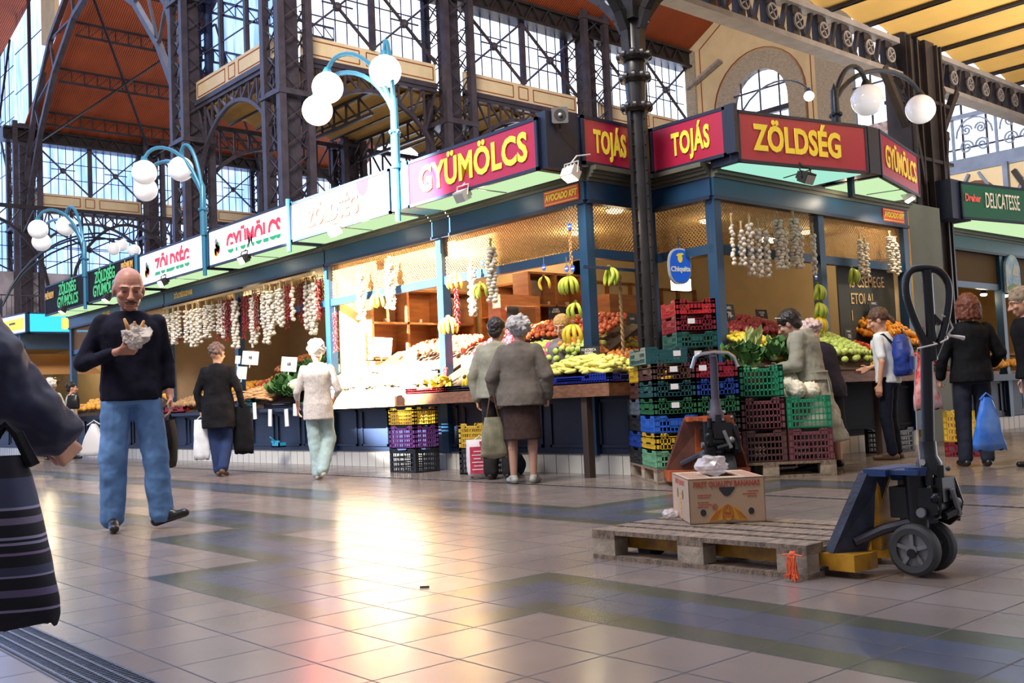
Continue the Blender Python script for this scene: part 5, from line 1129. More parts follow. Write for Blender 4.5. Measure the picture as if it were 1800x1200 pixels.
BR = [braid_mesh(.62, .034, .025, seed=1), braid_mesh(.55, .016, .026, seed=2, per=1), braid_mesh(.72, .044, .026, seed=3, per=3), braid_mesh(.48, .034, .025, seed=4)]
PS = [paprika_mesh(.62, .045, 1), paprika_mesh(.5, .05, 2)]
def hang(me, p, s, label, name, cat, group=None, rz=0, rx=0, sx=1): o = link(name, me, None, p, (rx, 0, rz)); o.scale = (sx, sx, s); return tag(o, label, cat, group)
# dense row in the garlic stall, hung from a wooden batten
mb = MB(); mb.bb((7.74, 13.2, 2.80), (7.77, 18.75, 2.84)); tag(mb.build('hanging_batten', mat('pale batten', (.55, .33, .15), .6)), 'long wooden batten from which the garlic and paprika strings hang', 'batten')
rnd = random.Random(5); y = 18.68; k = 0
while y > 13.15:
    red = (y < 15.9 and rnd.random() < .5) or (y >= 15.9 and rnd.random() < .22)
    fx = rnd.choice((7.70, 7.66, 7.80, 7.74)); L_ = rnd.uniform(.85, 1.25)
    if red: hang(PS[k % 2], (fx+.06, y, 2.80), L_*1.05, 'dark red dried paprika string in the dense row of the garlic stall', 'paprika_string', 'paprika string', 'paprika strings of the garlic stall', k)
    else: hang(BR[k % 3], (fx, y, 2.80), L_, 'white garlic braid in the dense row of the garlic stall', 'garlic_braid', 'garlic braid', 'garlic braids of the garlic stall', k, sx=1.35)
    y -= rnd.uniform(.065, .11); k += 1
# second layer behind
for k in range(26): hang(PS[k % 2], (7.93, 13.3+k*.13, 2.82), rnd.uniform(.8, 1.0), 'dark red dried paprika string in the back of the garlic stall row', 'paprika_string', 'paprika string', 'paprika strings behind the batten', k, sx=1.5)
# braids and strings of the corner stall
for px, py, me, s, lb, x_, sx in ((633, 468, BR[2], 1.0, 'garlic braid glaring in the sun, left one in the sunlit bay', 7.72, 1.3), (684, 450, BR[2], .95, 'garlic braid glaring in the sun, right one in the sunlit bay', 7.72, 1.4), (862, 418, BR[2], 1.02, 'long thick garlic braid against the brass mesh', 7.7, 1.25), (828, 452, BR[0], 1.1, 'garlic braid left of the long thick one against the brass mesh', 7.7, 1.25)):
    hang(me, at(px, py, x=x_), s, lb, 'garlic_braid', 'garlic braid', sx=sx)
hang(PS[0], at(801, 492, x=7.7), .90, 'bright red paprika string hanging left of the garlic braids', 'paprika_string', 'paprika string'); hang(PS[0], at(588, 540, x=7.72), 1.0, 'sunlit paprika string on the post beside the white haired woman', 'paprika_string', 'paprika string')
hang(PS[1], at(782, 640, x=7.6), .45, 'short paprika string low on the blue post above the bananas', 'paprika_string', 'paprika string')
pm = at(1001, 392, x=7.72); o = hang(paprika_mesh(.5, .018, 9), pm, 1, 'dry brown plait hanging on the left side of the corner post', 'dried_plait', 'plait'); o.data.materials.clear(); o.data.materials.append(nmat('dry plait', (.45, .26, .12), .8)); o.data.materials.append(TWN)
for i, (px, py, m_, s, sx) in enumerate(((1285, 374, 1, 1.0, .9), (1302, 388, 3, 1.0, 1), (1316, 374, 0, 1.08, .95), (1331, 384, 0, 1.03, .95), (1345, 388, 0, 1.0, .95), (1366, 372, 2, .88, 1.1), (1376, 384, 3, 1.2, 1.1), (1393, 370, 2, .9, 1.15), (1402, 382, 3, 1.2, 1.15), (1427, 392, 3, 1.25, .9), (1510, 408, 0, .82, 1.0), (1519, 415, 0, .82, 1.15), (1563, 405, 2, .74, 1.1), (1573, 415, 0, .80, 1.15))):
    hang(BR[m_], at(px, py, y=6.72), s, '%s garlic braid from the left in the right facade' % ('first second third fourth fifth sixth seventh eighth ninth tenth eleventh twelfth thirteenth last'.split()[i]), 'garlic_braid', 'garlic braid', 'garlic braids of the right facade', i, sx=sx)
# bananas
BAN = nmat('banana skin', (.72, .52, .04), .4, .12, 12); BANG = nmat('greenish banana skin', (.50, .50, .05), .4, .3, 10, col2=(.22, .36, .04)); BTIP = mat('banana stalk', (.10, .07, .02), .7)
def banana_mesh(m, L_=.20, r=.023, curve=.05):
    mb = MB(); pts = []; rs = []
    for k in range(9): t = k/8; pts.append((curve*math.sin(PI*t)*1.0, 0, -L_*t)); rs.append(r*(.28 if k == 0 else .75 if k == 1 else .25 if k == 8 else .8 if k == 7 else 1))
    mb.tube(pts, rs, 7, 0); mb.tube([(0, 0, .025), (0, 0, -.01)], .007, 5, 1); mb.ell((0, 0, -L_), .006, 5, 4, 1); return mb.mesh('banana', [m, BTIP], 'all')
BM, BMG = banana_mesh(BAN), banana_mesh(BANG)
def bunch(p, label, n=6, m=None, rz=0, s=1, rx=0, ry=0, tagl=True, group=None, spread=.9):
    o = thing('banana_bunch', label, 'bananas', p, (rx, ry, rz), group); o.scale = (s, s, s)
    for k in range(n):
        a = -spread*1.2+2*spread*1.2*k/max(1, n-1); b = link('banana', m or BM, o, (.012*math.cos(a), .028*math.sin(a), 0)); b.rotation_euler = (.22*math.sin(a), -.20-.12*(k % 2), a*1.2)
    mb = MB(); mb.ell((0, 0, .012), (.022, .03, .02), 8, 6); mb.build('stalk', BTIP, o)
    return o
DISC = mat('blue disc label', (.03, .10, .5), .4)
def disc(p, label, r=.035, fn='A'):
    o = thing('round_label', label, 'label', p, -PI/2 if fn == 'A' else 0); mb = MB(); mb.prism([(r*.8*math.cos(t), r*1.1*math.sin(t)) for t in [2*PI*k/14 for k in range(14)]], lambda a, b, t: (a, t, b), -.004, .004); mb.build('disc', DISC, o)
    mb = MB(); mb.bb((-r*.6, -.006, -.006), (r*.6, -.004, .006)); mb.build('stripe', SWHITE, o); mb = MB(); mb.bar((0, 0, r), (0, 0, r+.09), .004); mb.build('cord', TWN, o)
def tied(px, py, x=None, y=None, **k): p = at(px, py, x=x, y=y); return p
for px, py, n, s, lb, mm in ((665, 515, 5, 1, 'pale sunlit banana bunch left of the bright blue post', BM), (800, 480, 5, 1.0, 'sunlit banana bunch hanging on the blue middle post', BM), (788, 558, 6, 1.05, 'large sunlit banana bunch low on the blue middle post', BM), (845, 498, 4, .9, 'banana bunch between the two garlic braids', BANG), (956, 486, 2, .75, 'pair of small bananas under a round blue label', BM), (1000, 486, 6, 1.0, 'green yellow banana bunch hanging left of the corner post', BANG), (1012, 532, 4, .9, 'banana bunch in the middle of the cord on the corner post', BANG), (1008, 570, 5, 1.05, 'yellow banana bunch in front of the vendor', BM)):
    bunch(at(px, py, x=7.66), lb, n, BMG if mm is BANG else BM, PI+random.uniform(-.5, .5), s)
for px, py, lb in ((956, 470, 'round blue label above the pair of small bananas'), (996, 472, 'round blue label above the green yellow bananas, left one'), (1007, 472, 'round blue label above the green yellow bananas, right one'), (848, 462, 'round blue label between the garlic braids'), (1001, 398, 'round blue label high on the corner post')): disc(at(px, py, x=7.7), lb)
bunch(at(1070, 470, y=7.55), 'green yellow banana bunch hanging inside the notch right of the corner post', 6, BMG, -.4, 1.0)
for px, py, n, mm, lb in ((1436, 500, 5, BMG, 'top banana bunch on the middle post of the right facade'), (1437, 532, 6, BMG, 'middle banana bunch on the middle post of the right facade'), (1437, 556, 6, BM, 'lowest banana bunch on the middle post of the right facade'), (1496, 472, 5, BMG, 'banana bunch above the big chalkboard')): bunch(at(px, py, y=6.66), lb, n, mm, -1.2, 1.0)
disc(at(1434, 486, y=6.66), 'round blue label above the bananas of the middle post', fn='B')
mb = MB(); q = at(1089, 480, y=7.55)
for s in (0, PI): mb.tube([(q.x+.012*math.cos(k*.8+s), q.y+.012*math.sin(k*.8+s), q.z-.0165*k) for k in range(54)], .011, 6)
tag(mb.build('thick_rope', nmat('hemp rope', (.30, .19, .10), .9)), 'thick twisted hemp rope hanging in the notch', 'rope')
mb = MB(); mb.bb((q.x-.6, 7.5, q.z+.02), (q.x+.3, 7.53, q.z+.05)); tag(mb.build('hanging_rail', BLUE), 'thin blue rail the thick rope hangs from in the notch', 'rail')
# price boards
CHB = mat('black price board', (.012, .013, .016), .6); CHK = mat('white chalk', (.62, .62, .62), .8); WPAP = mat('white price paper', (.80, .80, .78), .7)
def price(p, w_, h_, lines, label, face='A', rz=None, rx=-.12, m=CHB, ink=CHK, name='price_board', tl=0):
    rz = {'A': -PI/2, 'B': 0, 'C': -.72}[face] if rz is None else rz
    o = thing(name, label, 'price board', p, (rx, tl, rz)); mb = MB(); mb.bb((-w_/2, 0, -h_/2), (w_/2, .008, h_/2)); mb.build('board', m, o)
    mb = MB(); mb.bb((-.006, .008, -h_/2-.05), (.006, .016, h_/2)); mb.build('stick', m, o)
    for t, sz, x, z, b in lines: text('chalk_lettering', t, sz, ink, o, (x*w_, -.004, z*h_), (PI/2, 0, 0), .0008, b, .8)
    return o
def PB(px, py, wpx, hpx, lines, label, x=None, y=None, **k):
    p = at(px, py, x=x, y=y); t = p.x/ray(px, py).x; return price(p, wpx*t/F_PX*k.pop('kw', 1.1), hpx*t/F_PX, lines, label, **k)
PB(743, 652, 27, 30, [('BANÁN', .045, 0, .3, .001), ('178-', .10, 0, -.12, .003)], 'black price board standing in the bananas, white chalk 178', x=7.45, face='C')
PB(979, 553, 26, 30, [('ALMA\nIDARED', .035, -.05, .25, .001), ('98', .09, .15, -.2, .002)], 'black price board 98 on the shelf above the apples', x=8.7, face='C')
PB(1037, 626, 30, 36, [('KUKORICA\nBAMIA', .038, -.05, .25, .001), ('198-', .075, .08, -.25, .002)], 'black price board 198 behind the yellow peppers at the corner post', x=7.75, face='C')
PB(822, 636, 22, 24, [('178', .06, 0, 0, .002)], 'small black price board left of the beige jacket', x=7.9, face='C')
PB(953, 597, 14, 18, [('78', .04, 0, 0, .001)], 'tiny black price board between the grey woman and the apples', x=8.4, face='C')
PB(1112, 570, 26, 40, [('ALMA', .04, 0, .25, .001), ('173', .075, 0, -.1, .002)], 'black price board behind the window of the notch', y=8.3, face='B')
PB(1280, 548, 34, 28, [('ZÖLDSÉG', .04, -.05, .25, .001), ('78-', .09, .1, -.2, .002)], 'black price board 78 at the left post of the right facade', y=7.0, face='B')
PB(1340, 557, 30, 27, [('GOLDEN\nALMA', .036, -.02, .2, .001), ('78-', .07, .12, -.28, .002)], 'black price board over the red apples', y=7.5, face='B')
PB(1277, 586, 18, 24, [('48-', .085, 0, -.05, .002)], 'lower black price board 48 beside the post above the lemons', y=6.9, face='B')
PB(1492, 589, 22, 22, [('PAPRIKA', .03, 0, .3, .001), ('178', .06, 0, -.1, .002)], 'black price board left of the brown haired customer', y=6.7, face='B')
PB(1592, 588, 22, 22, [('198', .045, 0, .1, .001)], 'black price board right of the orange peppers', y=6.6, face='B'); PB(1571, 604, 20, 16, [('98', .04, 0, 0, .001)], 'low black price board under the orange peppers', y=6.45, face='B'); PB(1622, 582, 16, 16, [('78', .04, 0, 0, .001)], 'black price board at the right end of the corner stall', y=6.6, face='B')
# white price papers of the cabbage bay
for px, py, w_, h_, t, lb in ((440, 629, 26, 24, '98', 'blank white price card left of the onions'), (508, 640, 25, 26, '68', 'white price card above the lettuce'), (672, 610, 30, 34, '98', 'white sunlit price card in the bleached bay'), (721, 628, 20, 22, '', 'mint green price card beside the bright post'), (425, 655, 16, 22, '', 'white paper stuck on the post by the black coat'), (418, 632, 8, 14, '', 'narrow white paper on the post by the black coat'), (366, 660, 14, 14, '', 'small white card over the potato crates')):
    PB(px, py, w_, h_, [(t, .07, 0, 0, .002)] if t else [], lb, x=7.75 if px < 600 else 7.6, face='C', m=mat('mint card', (.2, .6, .42), .6) if 'mint' in lb else WPAP, ink=CHB, name='price_card', tl=.1)
for k, (px, py) in enumerate(((425, 726), (447, 722), (474, 734), (503, 734), (518, 720))):
    p = at(px, py, x=7.62); o = thing('paper_bag', 'white paper hanging from the narrow blue counter, %s from the left' % ('first', 'second', 'third', 'fourth', 'fifth')[k], 'paper bag', p, (0, .06*(-1)**k, -PI/2)); hh = .09 if k in (0, 4) else .13; mb = MB(); mb.add([(-.05, 0, -hh), (.05, .006, -hh), (.055, 0, hh), (-.055, .004, hh), (0, -.01, -hh), (0, -.012, hh)], [(0, 4, 5, 3), (4, 1, 2, 5)]); mb.add([(-.05, .01, -hh), (.05, .014, -hh), (.055, .01, hh), (-.055, .012, hh)], [(0, 1, 2, 3)]); mb.build('sheet', WPAP, o)
# the big chalkboard
SLATE = mat('slate green chalkboard', (.045, .055, .055), .7, 0, .15, 2)
p = at(1526, 520, y=6.98); o = thing('chalkboard', 'big slate chalkboard with yellow chalk words in the right bay', 'chalkboard', p); w_ = .70; h_ = .45; mb = MB(); mb.bb((-w_, 0, -.75), (w_-.02, .02, h_)); mb.build('board', SLATE, o)
mb = MB(); mb.bar((-w_+.15, -.01, h_-.03), (w_-.1, -.01, h_+.06), .03, .03); mb.build('top_strip', mat('tan strip', (.4, .2, .06), .6), o)
CHY = mat('yellow chalk', (.75, .58, .32), .85)
for t, sz, x, z, rx_ in (('Io CSEMEGE', .20, -.02, .17, -.04), ('ETOl AJ', .20, -.16, -.05, -.02), ('1', .19, -.42, -.27, 0), ('8,-', .19, .42, -.22, 0)): text('chalk_lettering', t, sz, CHY, o, (x, -.006, z), (PI/2, rx_, 0), .001, .001, .82)
PB(1537, 541, 30, 26, [('KARFIOL', .04, 0, .3, .001), ('98-', .075, 0, -.2, .002)], 'small black price board 98 standing against the big chalkboard', y=6.9, face='B')
o = thing('hanging_scale', 'white hanging scale pan above the onions', 'scale', at(445, 600, x=7.9), 0); mb = MB(); mb.tube([(0, -.1, .05), (0, -.06, .12), (0, .05, .12), (0, .02, -.1)], .02, 8); mb.build('arm', WH, o); mb = MB(); mb.lathe([(.03, -.28), (.11, -.16), (.12, -.15)], (0, 0, 0), 14); mb.build('pan', mat('steel pan', (.5, .5, .5), .3, .8), o)

# ================================================================ produce
def lathe_mesh(name, prof, mats, n=12, sx=1, sy=1, stem=None, bump=0, seed=0):
    mb = MB(); mb.lathe(prof, n=n)
    if bump: mb.v = [(x*sx*(1+bump*noise.noise(V((x*30+seed, y*30, z*30)))), y*sy*(1+bump*noise.noise(V((x*30, y*30+seed, z*30)))), z) for x, y, z in mb.v]
    elif sx != 1 or sy != 1: mb.v = [(x*sx, y*sy, z) for x, y, z in mb.v]
    if stem: mb.tube([(0, 0, stem[0]), (.003, 0, stem[0]+stem[1])], .0025, 5, 1)
    return mb.mesh(name, mats, 'all')
STM = mat('fruit stem', (.10, .08, .03), .8)
def round_prof(r, dip=.25, q=1.0): return [(.001, -r*q*(1-dip*.6)), (r*.35, -r*q*.98), (r*.75, -r*q*.7), (r, -r*q*.1), (r*.93, r*q*.45), (r*.6, r*q*.88), (r*.28, r*q*.92), (.001, r*q*(1-dip))]
def apples(n, c, c2, r=.037): return lathe_mesh(n, round_prof(r), [nmat(n+' skin', c, .28, 0, 22, col2=c2), STM], stem=(r*.7, .018))
A_RED = apples('red_apple', (.50, .03, .03), (.62, .22, .06)); A_DRED = apples('dark_red_apple', (.22, .012, .025), (.34, .03, .04)); A_GRN = apples('green_apple', (.36, .50, .09), (.50, .58, .16)); A_PEA = apples('peach', (.60, .10, .04), (.70, .35, .06), .035)
A_ONI = apples('onion', (.42, .12, .035), (.55, .22, .07), .032); TOM = apples('tomato', (.55, .022, .015), (.60, .06, .02), .034); ORG_ = apples('orange', (.72, .28, .03), (.75, .4, .05), .038); YAP = apples('yellow_apple', (.62, .52, .08), (.55, .42, .05), .036)
LEM = lathe_mesh('lemon', [(.001, -.048), (.01, -.042), (.024, -.028), (.031, 0), (.024, .028), (.01, .042), (.001, .048)], nmat('lemon peel', (.72, .55, .05), .4, .1), 10)
PEP = lathe_mesh('yellow_pepper', [(.001, -.085), (.012, -.078), (.022, -.05), (.028, 0), (.030, .045), (.022, .065), (.006, .068), (.001, .06)], [nmat('pale yellow pepper skin', (.66, .60, .14), .3, .1, 9), nmat('pepper stalk', (.25, .35, .06), .6)], 10, 1.15, .9, (.06, .03), .25, 3)
PEPW = lathe_mesh('pale_pepper', [(.001, -.075), (.012, -.065), (.024, -.04), (.028, 0), (.028, .045), (.018, .06), (.001, .055)], [nmat('cream pepper skin', (.72, .72, .48), .3, .08, 9), nmat('pepper stalk', (.25, .35, .06), .6)], 10, 1.1, .9, (.055, .025), .2, 5)
PEPO = lathe_mesh('orange_pepper', [(.001, -.04), (.02, -.042), (.036, -.02), (.04, .015), (.034, .038), (.014, .04), (.001, .03)], [nmat('orange pepper skin', (.78, .20, .02), .25, 0, 14, col2=(.80, .50, .04)), nmat('pepper stalk', (.25, .35, .06), .6)], 12, 1.1, .92, (.03, .02), .3, 7)
POT = lathe_mesh('potato', [(.001, -.035), (.018, -.03), (.03, -.01), (.031, .012), (.018, .03), (.001, .034)], nmat('potato skin', (.34, .20, .10), .8, .3, 14), 9, 1.3, .9, None, .3, 2)
CAR = lathe_mesh('parsnip', [(.001, -.11), (.006, -.09), (.012, -.03), (.018, .05), (.021, .085), (.012, .095), (.001, .096)], [nmat('parsnip root', (.60, .33, .16), .7, .2, 9), nmat('root top', (.2, .3, .06), .8)], 9, 1, 1, (.09, .03), .1)
RAD = lathe_mesh('radish', round_prof(.019, .1), [nmat('radish skin', (.42, .012, .03), .3, .2, 20), nmat('radish stalk', (.10, .28, .05), .7)], 9, stem=(.015, .04))
MEL = lathe_mesh('yellow_melon', [(.001, -.10), (.05, -.09), (.08, -.04), (.085, .01), (.07, .07), (.03, .1), (.001, .105)], nmat('melon skin', (.72, .55, .05), .4, .1, 9), 14)
CELR = lathe_mesh('kohlrabi', round_prof(.05, .1), [nmat('kohlrabi skin', (.50, .60, .34), .5, .1, 9), nmat('kohlrabi stalk', (.2, .4, .1), .7)], 12, stem=(.04, .05))
def leafmesh(name, m, n=16, R_=.11, H_=.14, seed=0, core=None, curl=.5, ang=.9):
    rnd = random.Random(seed); mb = MB()
    if core: mb.ell((0, 0, core*.9), (core, core, core*.95), 16, 10, 1)
    for k in range(n):
        a = k*2.4+rnd.uniform(-.2, .2); tilt = ang*(k/n)+.15; l = R_*rnd.uniform(.8, 1.2); w_ = l*.42; Rz = Matrix.Rotation(a, 3, 'Z'); vs = []
        for i in range(6):
            t = i/5
            for j in range(5):
                s = (j-2)/2; r = l*t*math.cos(tilt*(.3+t*curl)); z = l*t*math.sin(PI/2-tilt)*1.1+.012*math.cos(s*7+i); wd = w_*math.sin(PI*(t*.8+.12))
                vs.append(Rz@V((.01+l*t*math.sin(tilt), s*wd, .01+l*t*math.cos(tilt)*1.2-.06*abs(s)*t*t*l/.1*.3+.006*math.sin(s*9+i*2))))
        mb.add(vs, [(i*5+j, i*5+j+1, (i+1)*5+j+1, (i+1)*5+j) for i in range(5) for j in range(4)])
    return mb.mesh(name, m, 'all')
LG = nmat('leafy green', (.06, .16, .04), .55, .4, 12); LGP = nmat('pale cabbage leaf', (.42, .52, .22), .5, .2, 8); LGW = nmat('cabbage white', (.66, .70, .46), .5, .1, 8); CFW = nmat('cauliflower curd', (.74, .70, .56), .8, .08, 40)
CAB = leafmesh('white_cabbage', [LGP, LGW], 10, .10, .1, 1, .095, ang=1.1); LET = leafmesh('lettuce', [LG, LGP], 22, .15, .15, 2, .05); CHI = leafmesh('chinese_cabbage', [LGP, LGW], 14, .2, .2, 4, .05, ang=.35); CAUL = leafmesh('cauliflower', [nmat('cauliflower leaf', (.20, .34, .10), .6, .2, 9), CFW], 9, .10, .1, 3, .08, ang=1.0)
_b = bmesh.new(); _b.from_mesh(CAUL); bmesh.ops.subdivide_edges(_b, edges=[e for e in _b.edges if all(f.material_index == 1 for f in e.link_faces)], cuts=2, use_grid_fill=True)
for v in _b.verts:
    if v.co.z > .03 and v.co.xy.length < .085: v.co += v.co.normalized()*.016*noise.noise(v.co*75)
_b.to_mesh(CAUL); _b.free()
def quad(p00, p10, p11, p01):
    p = [V(q) for q in (p00, p10, p11, p01)]
    return lambda a, b: (p[0]*(1-a)+p[1]*a)*(1-b)+(p[3]*(1-a)+p[2]*a)*b
def bedq(y0, y1, x0, x1, z0, z1): return quad((x0, y0, z0), (x0, y1, z0), (x1, y1, z1), (x1, y0, z1))   # a along y, b up the slope
def pile(me, name, label, cat, group, surf, sp, r, hill=0, layers=1, rnd_rot=True, flat=False, lim=150, scale=(.9, 1.1), jit=.25, lay=.8, edge=True):
    rnd = random.Random(len(group)+int(sp*1000)); o0 = surf(0, 0); W = (surf(1, 0)-o0).length; H = (surf(0, 1)-o0).length; cnt = 0; objs = []
    for l in range(layers):
        sh = l*.5; na = max(1, int(W/sp)-l*1); nb = max(1, int(H/(sp*.88))-l*1)
        for j in range(nb):
            for i in range(na):
                a = (i+.5+sh+(.5 if j % 2 else 0)*.9)/(na+.5+l) + rnd.uniform(-jit, jit)*sp/W; b = (j+.5+sh)/(nb+l)+rnd.uniform(-jit, jit)*sp/H
                if not (0 <= a <= 1 and 0 <= b <= 1): continue
                p = surf(a, b); z = hill*(1-(2*a-1)**2)*(1-(2*b-1)**2*.8); 
                if edge: pass
                objs.append((l, p+V((0, 0, r*.95+z+l*r*2*lay))))
    if len(objs) > lim: rnd.shuffle(objs); objs.sort(key=lambda q: -q[0]); objs = objs[:lim]
    for l, p in objs:
        e = (rnd.uniform(-PI, PI), rnd.uniform(-PI, PI), rnd.uniform(-PI, PI)) if rnd_rot is True else (rnd_rot[0]+rnd.uniform(-.25, .25), rnd_rot[1]+rnd.uniform(-.25, .25), rnd_rot[2]+rnd.uniform(-.6, .6))
        o = link(name, me, None, p, e); s = rnd.uniform(*scale); o.scale = (s, s, s); tag(o, label, cat, group)
    return len(objs)
NP = 0
T = lambda *a, **k: pile(*a, **k)
# -- corner bay
T(A_RED, 'red_apple', 'red apple in the upper bin behind the grey jacketed woman', 'apple', 'red apples of the corner bay', bedq(7.85, 9.6, 8.28, 8.75, 1.40, 1.66), .078, .037, .10, 2, lim=120)
T(A_GRN, 'green_apple', 'green apple in the bin below the red apples of the corner bay', 'apple', 'green apples of the corner bay', bedq(7.85, 9.3, 7.95, 8.27, 1.20, 1.38), .08, .037, .05, 2, lim=90)
T(A_DRED, 'dark_red_apple', 'dark red apple in the bin left of the beige jacket', 'apple', 'dark apples of the corner bay', bedq(9.35, 10.25, 8.0, 8.75, 1.20, 1.62), .078, .037, .06, 2, lim=130)
T(A_RED, 'red_apple', 'sunlit red apple behind the bleached crates', 'apple', 'red apples of the sunlit bay', bedq(10.3, 11.9, 8.15, 8.7, 1.36, 1.60), .08, .037, .08, 2, lim=110)
T(PEP, 'yellow_pepper', 'pale yellow pepper heaped in the royal blue crate', 'pepper', 'yellow peppers of the blue crate', bedq(7.06, 8.15, 7.42, 7.92, 1.02, 1.06), .078, .03, .13, 2, rnd_rot=(PI/2, 0, .4), lim=210, jit=.35, lay=.65)
for k in range(7): bunch((7.60+.1*(k % 2), 8.80+k*.13, 1.12), 'banana bunch lying in the black crate on the brown counter', 6, BM, PI+.3*k, .95, .9+.2*(k % 3), .3, group='bananas in the black counter crate')
for k in range(5): bunch((7.58+.1*(k % 2), 9.85+k*.14, 1.10), 'banana bunch lying in the red counter crate', 5, BM, PI/2+.4*k, .9, 1.1, .2, group='bananas in the red counter crate')
T(YAP, 'yellow_melon', 'yellow quince heaped behind the counter bananas', 'fruit', 'yellow fruit behind the bananas', bedq(8.9, 9.9, 7.85, 8.1, 1.10, 1.22), .085, .045, .06, 2, scale=(1.1, 1.35), lim=50)
for me, nm, y0, y1, lb in ((PEPW, 'pale_pepper', 10.6, 11.7, 'pale pepper in the sunlit crates, right half'), (PEPW, 'pale_pepper', 11.75, 12.95, 'pale pepper in the sunlit crates, left half')):
    T(me, nm, lb, 'pepper', lb.replace('pale pepper', 'pale peppers'), bedq(y0, y1, 7.5, 8.15, 1.05, 1.34), .085, .03, .05, 1, rnd_rot=(PI/2, 0, .9), lim=110)
for k in range(6): p_ = (7.62+.16*(k//2), 10.5+.1*(k % 2), 1.08+.09*(k//2)); crate('white', (p_[0], p_[1], p_[2]), PI/2, 'small pale crate stepped up between the bananas and the sunlit peppers', .12, .14, .07, group='small pale crates in the sun')
# -- cabbage bay
T(A_ONI, 'onion', 'brown onion in the upper bin above the lettuce', 'onion', 'onions above the lettuce', bedq(13.4, 15.8, 8.3, 8.75, 1.35, 1.62), .09, .034, .10, 2, scale=(1, 1.3), lim=150)
T(A_RED, 'red_apple', 'pink red apple in the middle bin above the parsnips', 'apple', 'apples above the parsnips', bedq(14.3, 15.85, 8.0, 8.3, 1.15, 1.34), .085, .037, .04, 1, scale=(1, 1.2), lim=50)
T(CAR, 'parsnip', 'orange brown carrot heaped left of the cabbages', 'carrot', 'carrots left of the cabbages', bedq(14.6, 15.85, 7.66, 8.05, .93, 1.14), .06, .022, .08, 2, rnd_rot=(PI/2, .3, .8), scale=(.9, 1.2), lim=120)
T(LET, 'lettuce', 'green leafy lettuce in the cabbage bay', 'lettuce', 'lettuces of the cabbage bay', bedq(13.75, 14.75, 7.68, 8.35, .94, 1.34), .17, .05, .10, 1, rnd_rot=(.3, -.3, 0), scale=(1.1, 1.4), lim=24)
T(CAB, 'white_cabbage', 'pale white cabbage beside the white haired woman', 'cabbage', 'white cabbages beside the woman', bedq(13.15, 14.1, 7.66, 8.2, .94, 1.24), .18, .06, .10, 1, rnd_rot=(.2, -.2, 0), scale=(1.0, 1.25), lim=18)
T(CHI, 'chinese_cabbage', 'long pale cabbage lying above the lettuce', 'cabbage', 'long cabbages above the lettuce', bedq(13.5, 14.6, 8.0, 8.4, 1.24, 1.44), .20, .06, .05, 1, rnd_rot=(1.2, 0, 1), scale=(1, 1.3), lim=12)
# -- potato bay
T(POT, 'potato', 'brown potato in the bins of the garlic stall', 'potato', 'potatoes of the garlic stall', bedq(16.1, 18.6, 7.68, 8.2, .95, 1.12), .095, .03, .06, 1, scale=(1.1, 1.5), lim=150)
T(ORG_, 'orange', 'orange in the upper bin of the garlic stall', 'orange', 'oranges of the garlic stall', bedq(16.2, 18.5, 8.3, 8.65, 1.16, 1.3), .11, .04, .04, 1, scale=(1.1, 1.3), lim=70)
# -- green lettered stall and the distant stall
T(ORG_, 'orange', 'orange or peach on the stall with green lettering', 'orange', 'fruit of the green lettered stall', bedq(19.1, 24, 7.65, 8.2, .97, 1.2), .14, .045, .06, 1, scale=(1.3, 1.6), lim=120)
T(MEL, 'yellow_melon', 'yellow melon on top of the fruit of the green lettered stall', 'melon', 'melons of the green lettered stall', bedq(22.0, 23.2, 8.1, 8.4, 1.25, 1.35), .2, .08, .05, 1, lim=10)
for nm, me, x0, x1, z0, z1 in (('orange', ORG_, 7.45, 7.8, .98, 1.2), ('red_apple', A_RED, 7.85, 8.2, 1.25, 1.55), ('yellow_apple', YAP, 8.2, 8.55, 1.58, 1.85)):
    T(me, nm, '%s on the distant cyan stall' % nm.replace('_', ' '), 'fruit', nm.replace('_', ' ')+'s of the distant cyan stall', bedq(27.3, 33.6, x0, x1, z0, z1), .2, .06, .05, 1, scale=(1.7, 2.1), lim=40)
# -- notch
qn = lambda x0, x1, y0, y1, z0, z1: quad((x0, y0, z0), (x1, y0, z0), (x1, y1, z1), (x0, y1, z1))
T(A_PEA, 'peach', 'red orange nectarine behind the glass of the notch', 'nectarine', 'nectarines of the notch', qn(8.02, 8.86, 7.46, 8.4, 1.06, 1.40), .072, .035, .05, 2, lim=190)
T(PEP, 'yellow_pepper', 'yellow pepper on the nectarines of the notch', 'pepper', 'yellow peppers of the notch', qn(8.5, 8.86, 7.85, 8.4, 1.32, 1.5), .085, .03, .08, 1, rnd_rot=(PI/2, 0, 1), lim=34)
# -- right facade, left bay
T(LEM, 'lemon', 'lemon at the left end of the right facade', 'lemon', 'lemons of the right facade', qn(9.0, 9.75, 6.3, 7.0, 1.10, 1.36), .066, .03, .06, 2, lim=120)
T(YAP, 'yellow_apple', 'yellow apple in the low bin by the trench coat', 'apple', 'yellow apples by the trench coat', qn(9.35, 9.9, 6.22, 6.6, 1.05, 1.15), .08, .036, .03, 1, lim=36)
T(A_DRED, 'dark_red_apple', 'dark red apple heaped in the left bay of the right facade', 'apple', 'dark red apples of the right facade', qn(9.3, 11.0, 7.0, 7.85, 1.34, 1.62), .082, .037, .10, 2, scale=(1, 1.15), lim=165)
T(A_GRN, 'green_apple', 'green apple heaped behind the person in the dark jacket', 'apple', 'green apples of the right facade', qn(10.3, 11.15, 6.25, 7.05, 1.06, 1.42), .078, .037, .07, 2, lim=150)
for k in range(3): bunch((10.95+.14*k, 6.24, 1.10), 'small banana bunch lying at the front of the green apples', 4, BM, -1.6+.5*k, .85, 1.2, .3, group='bananas by the green apples')
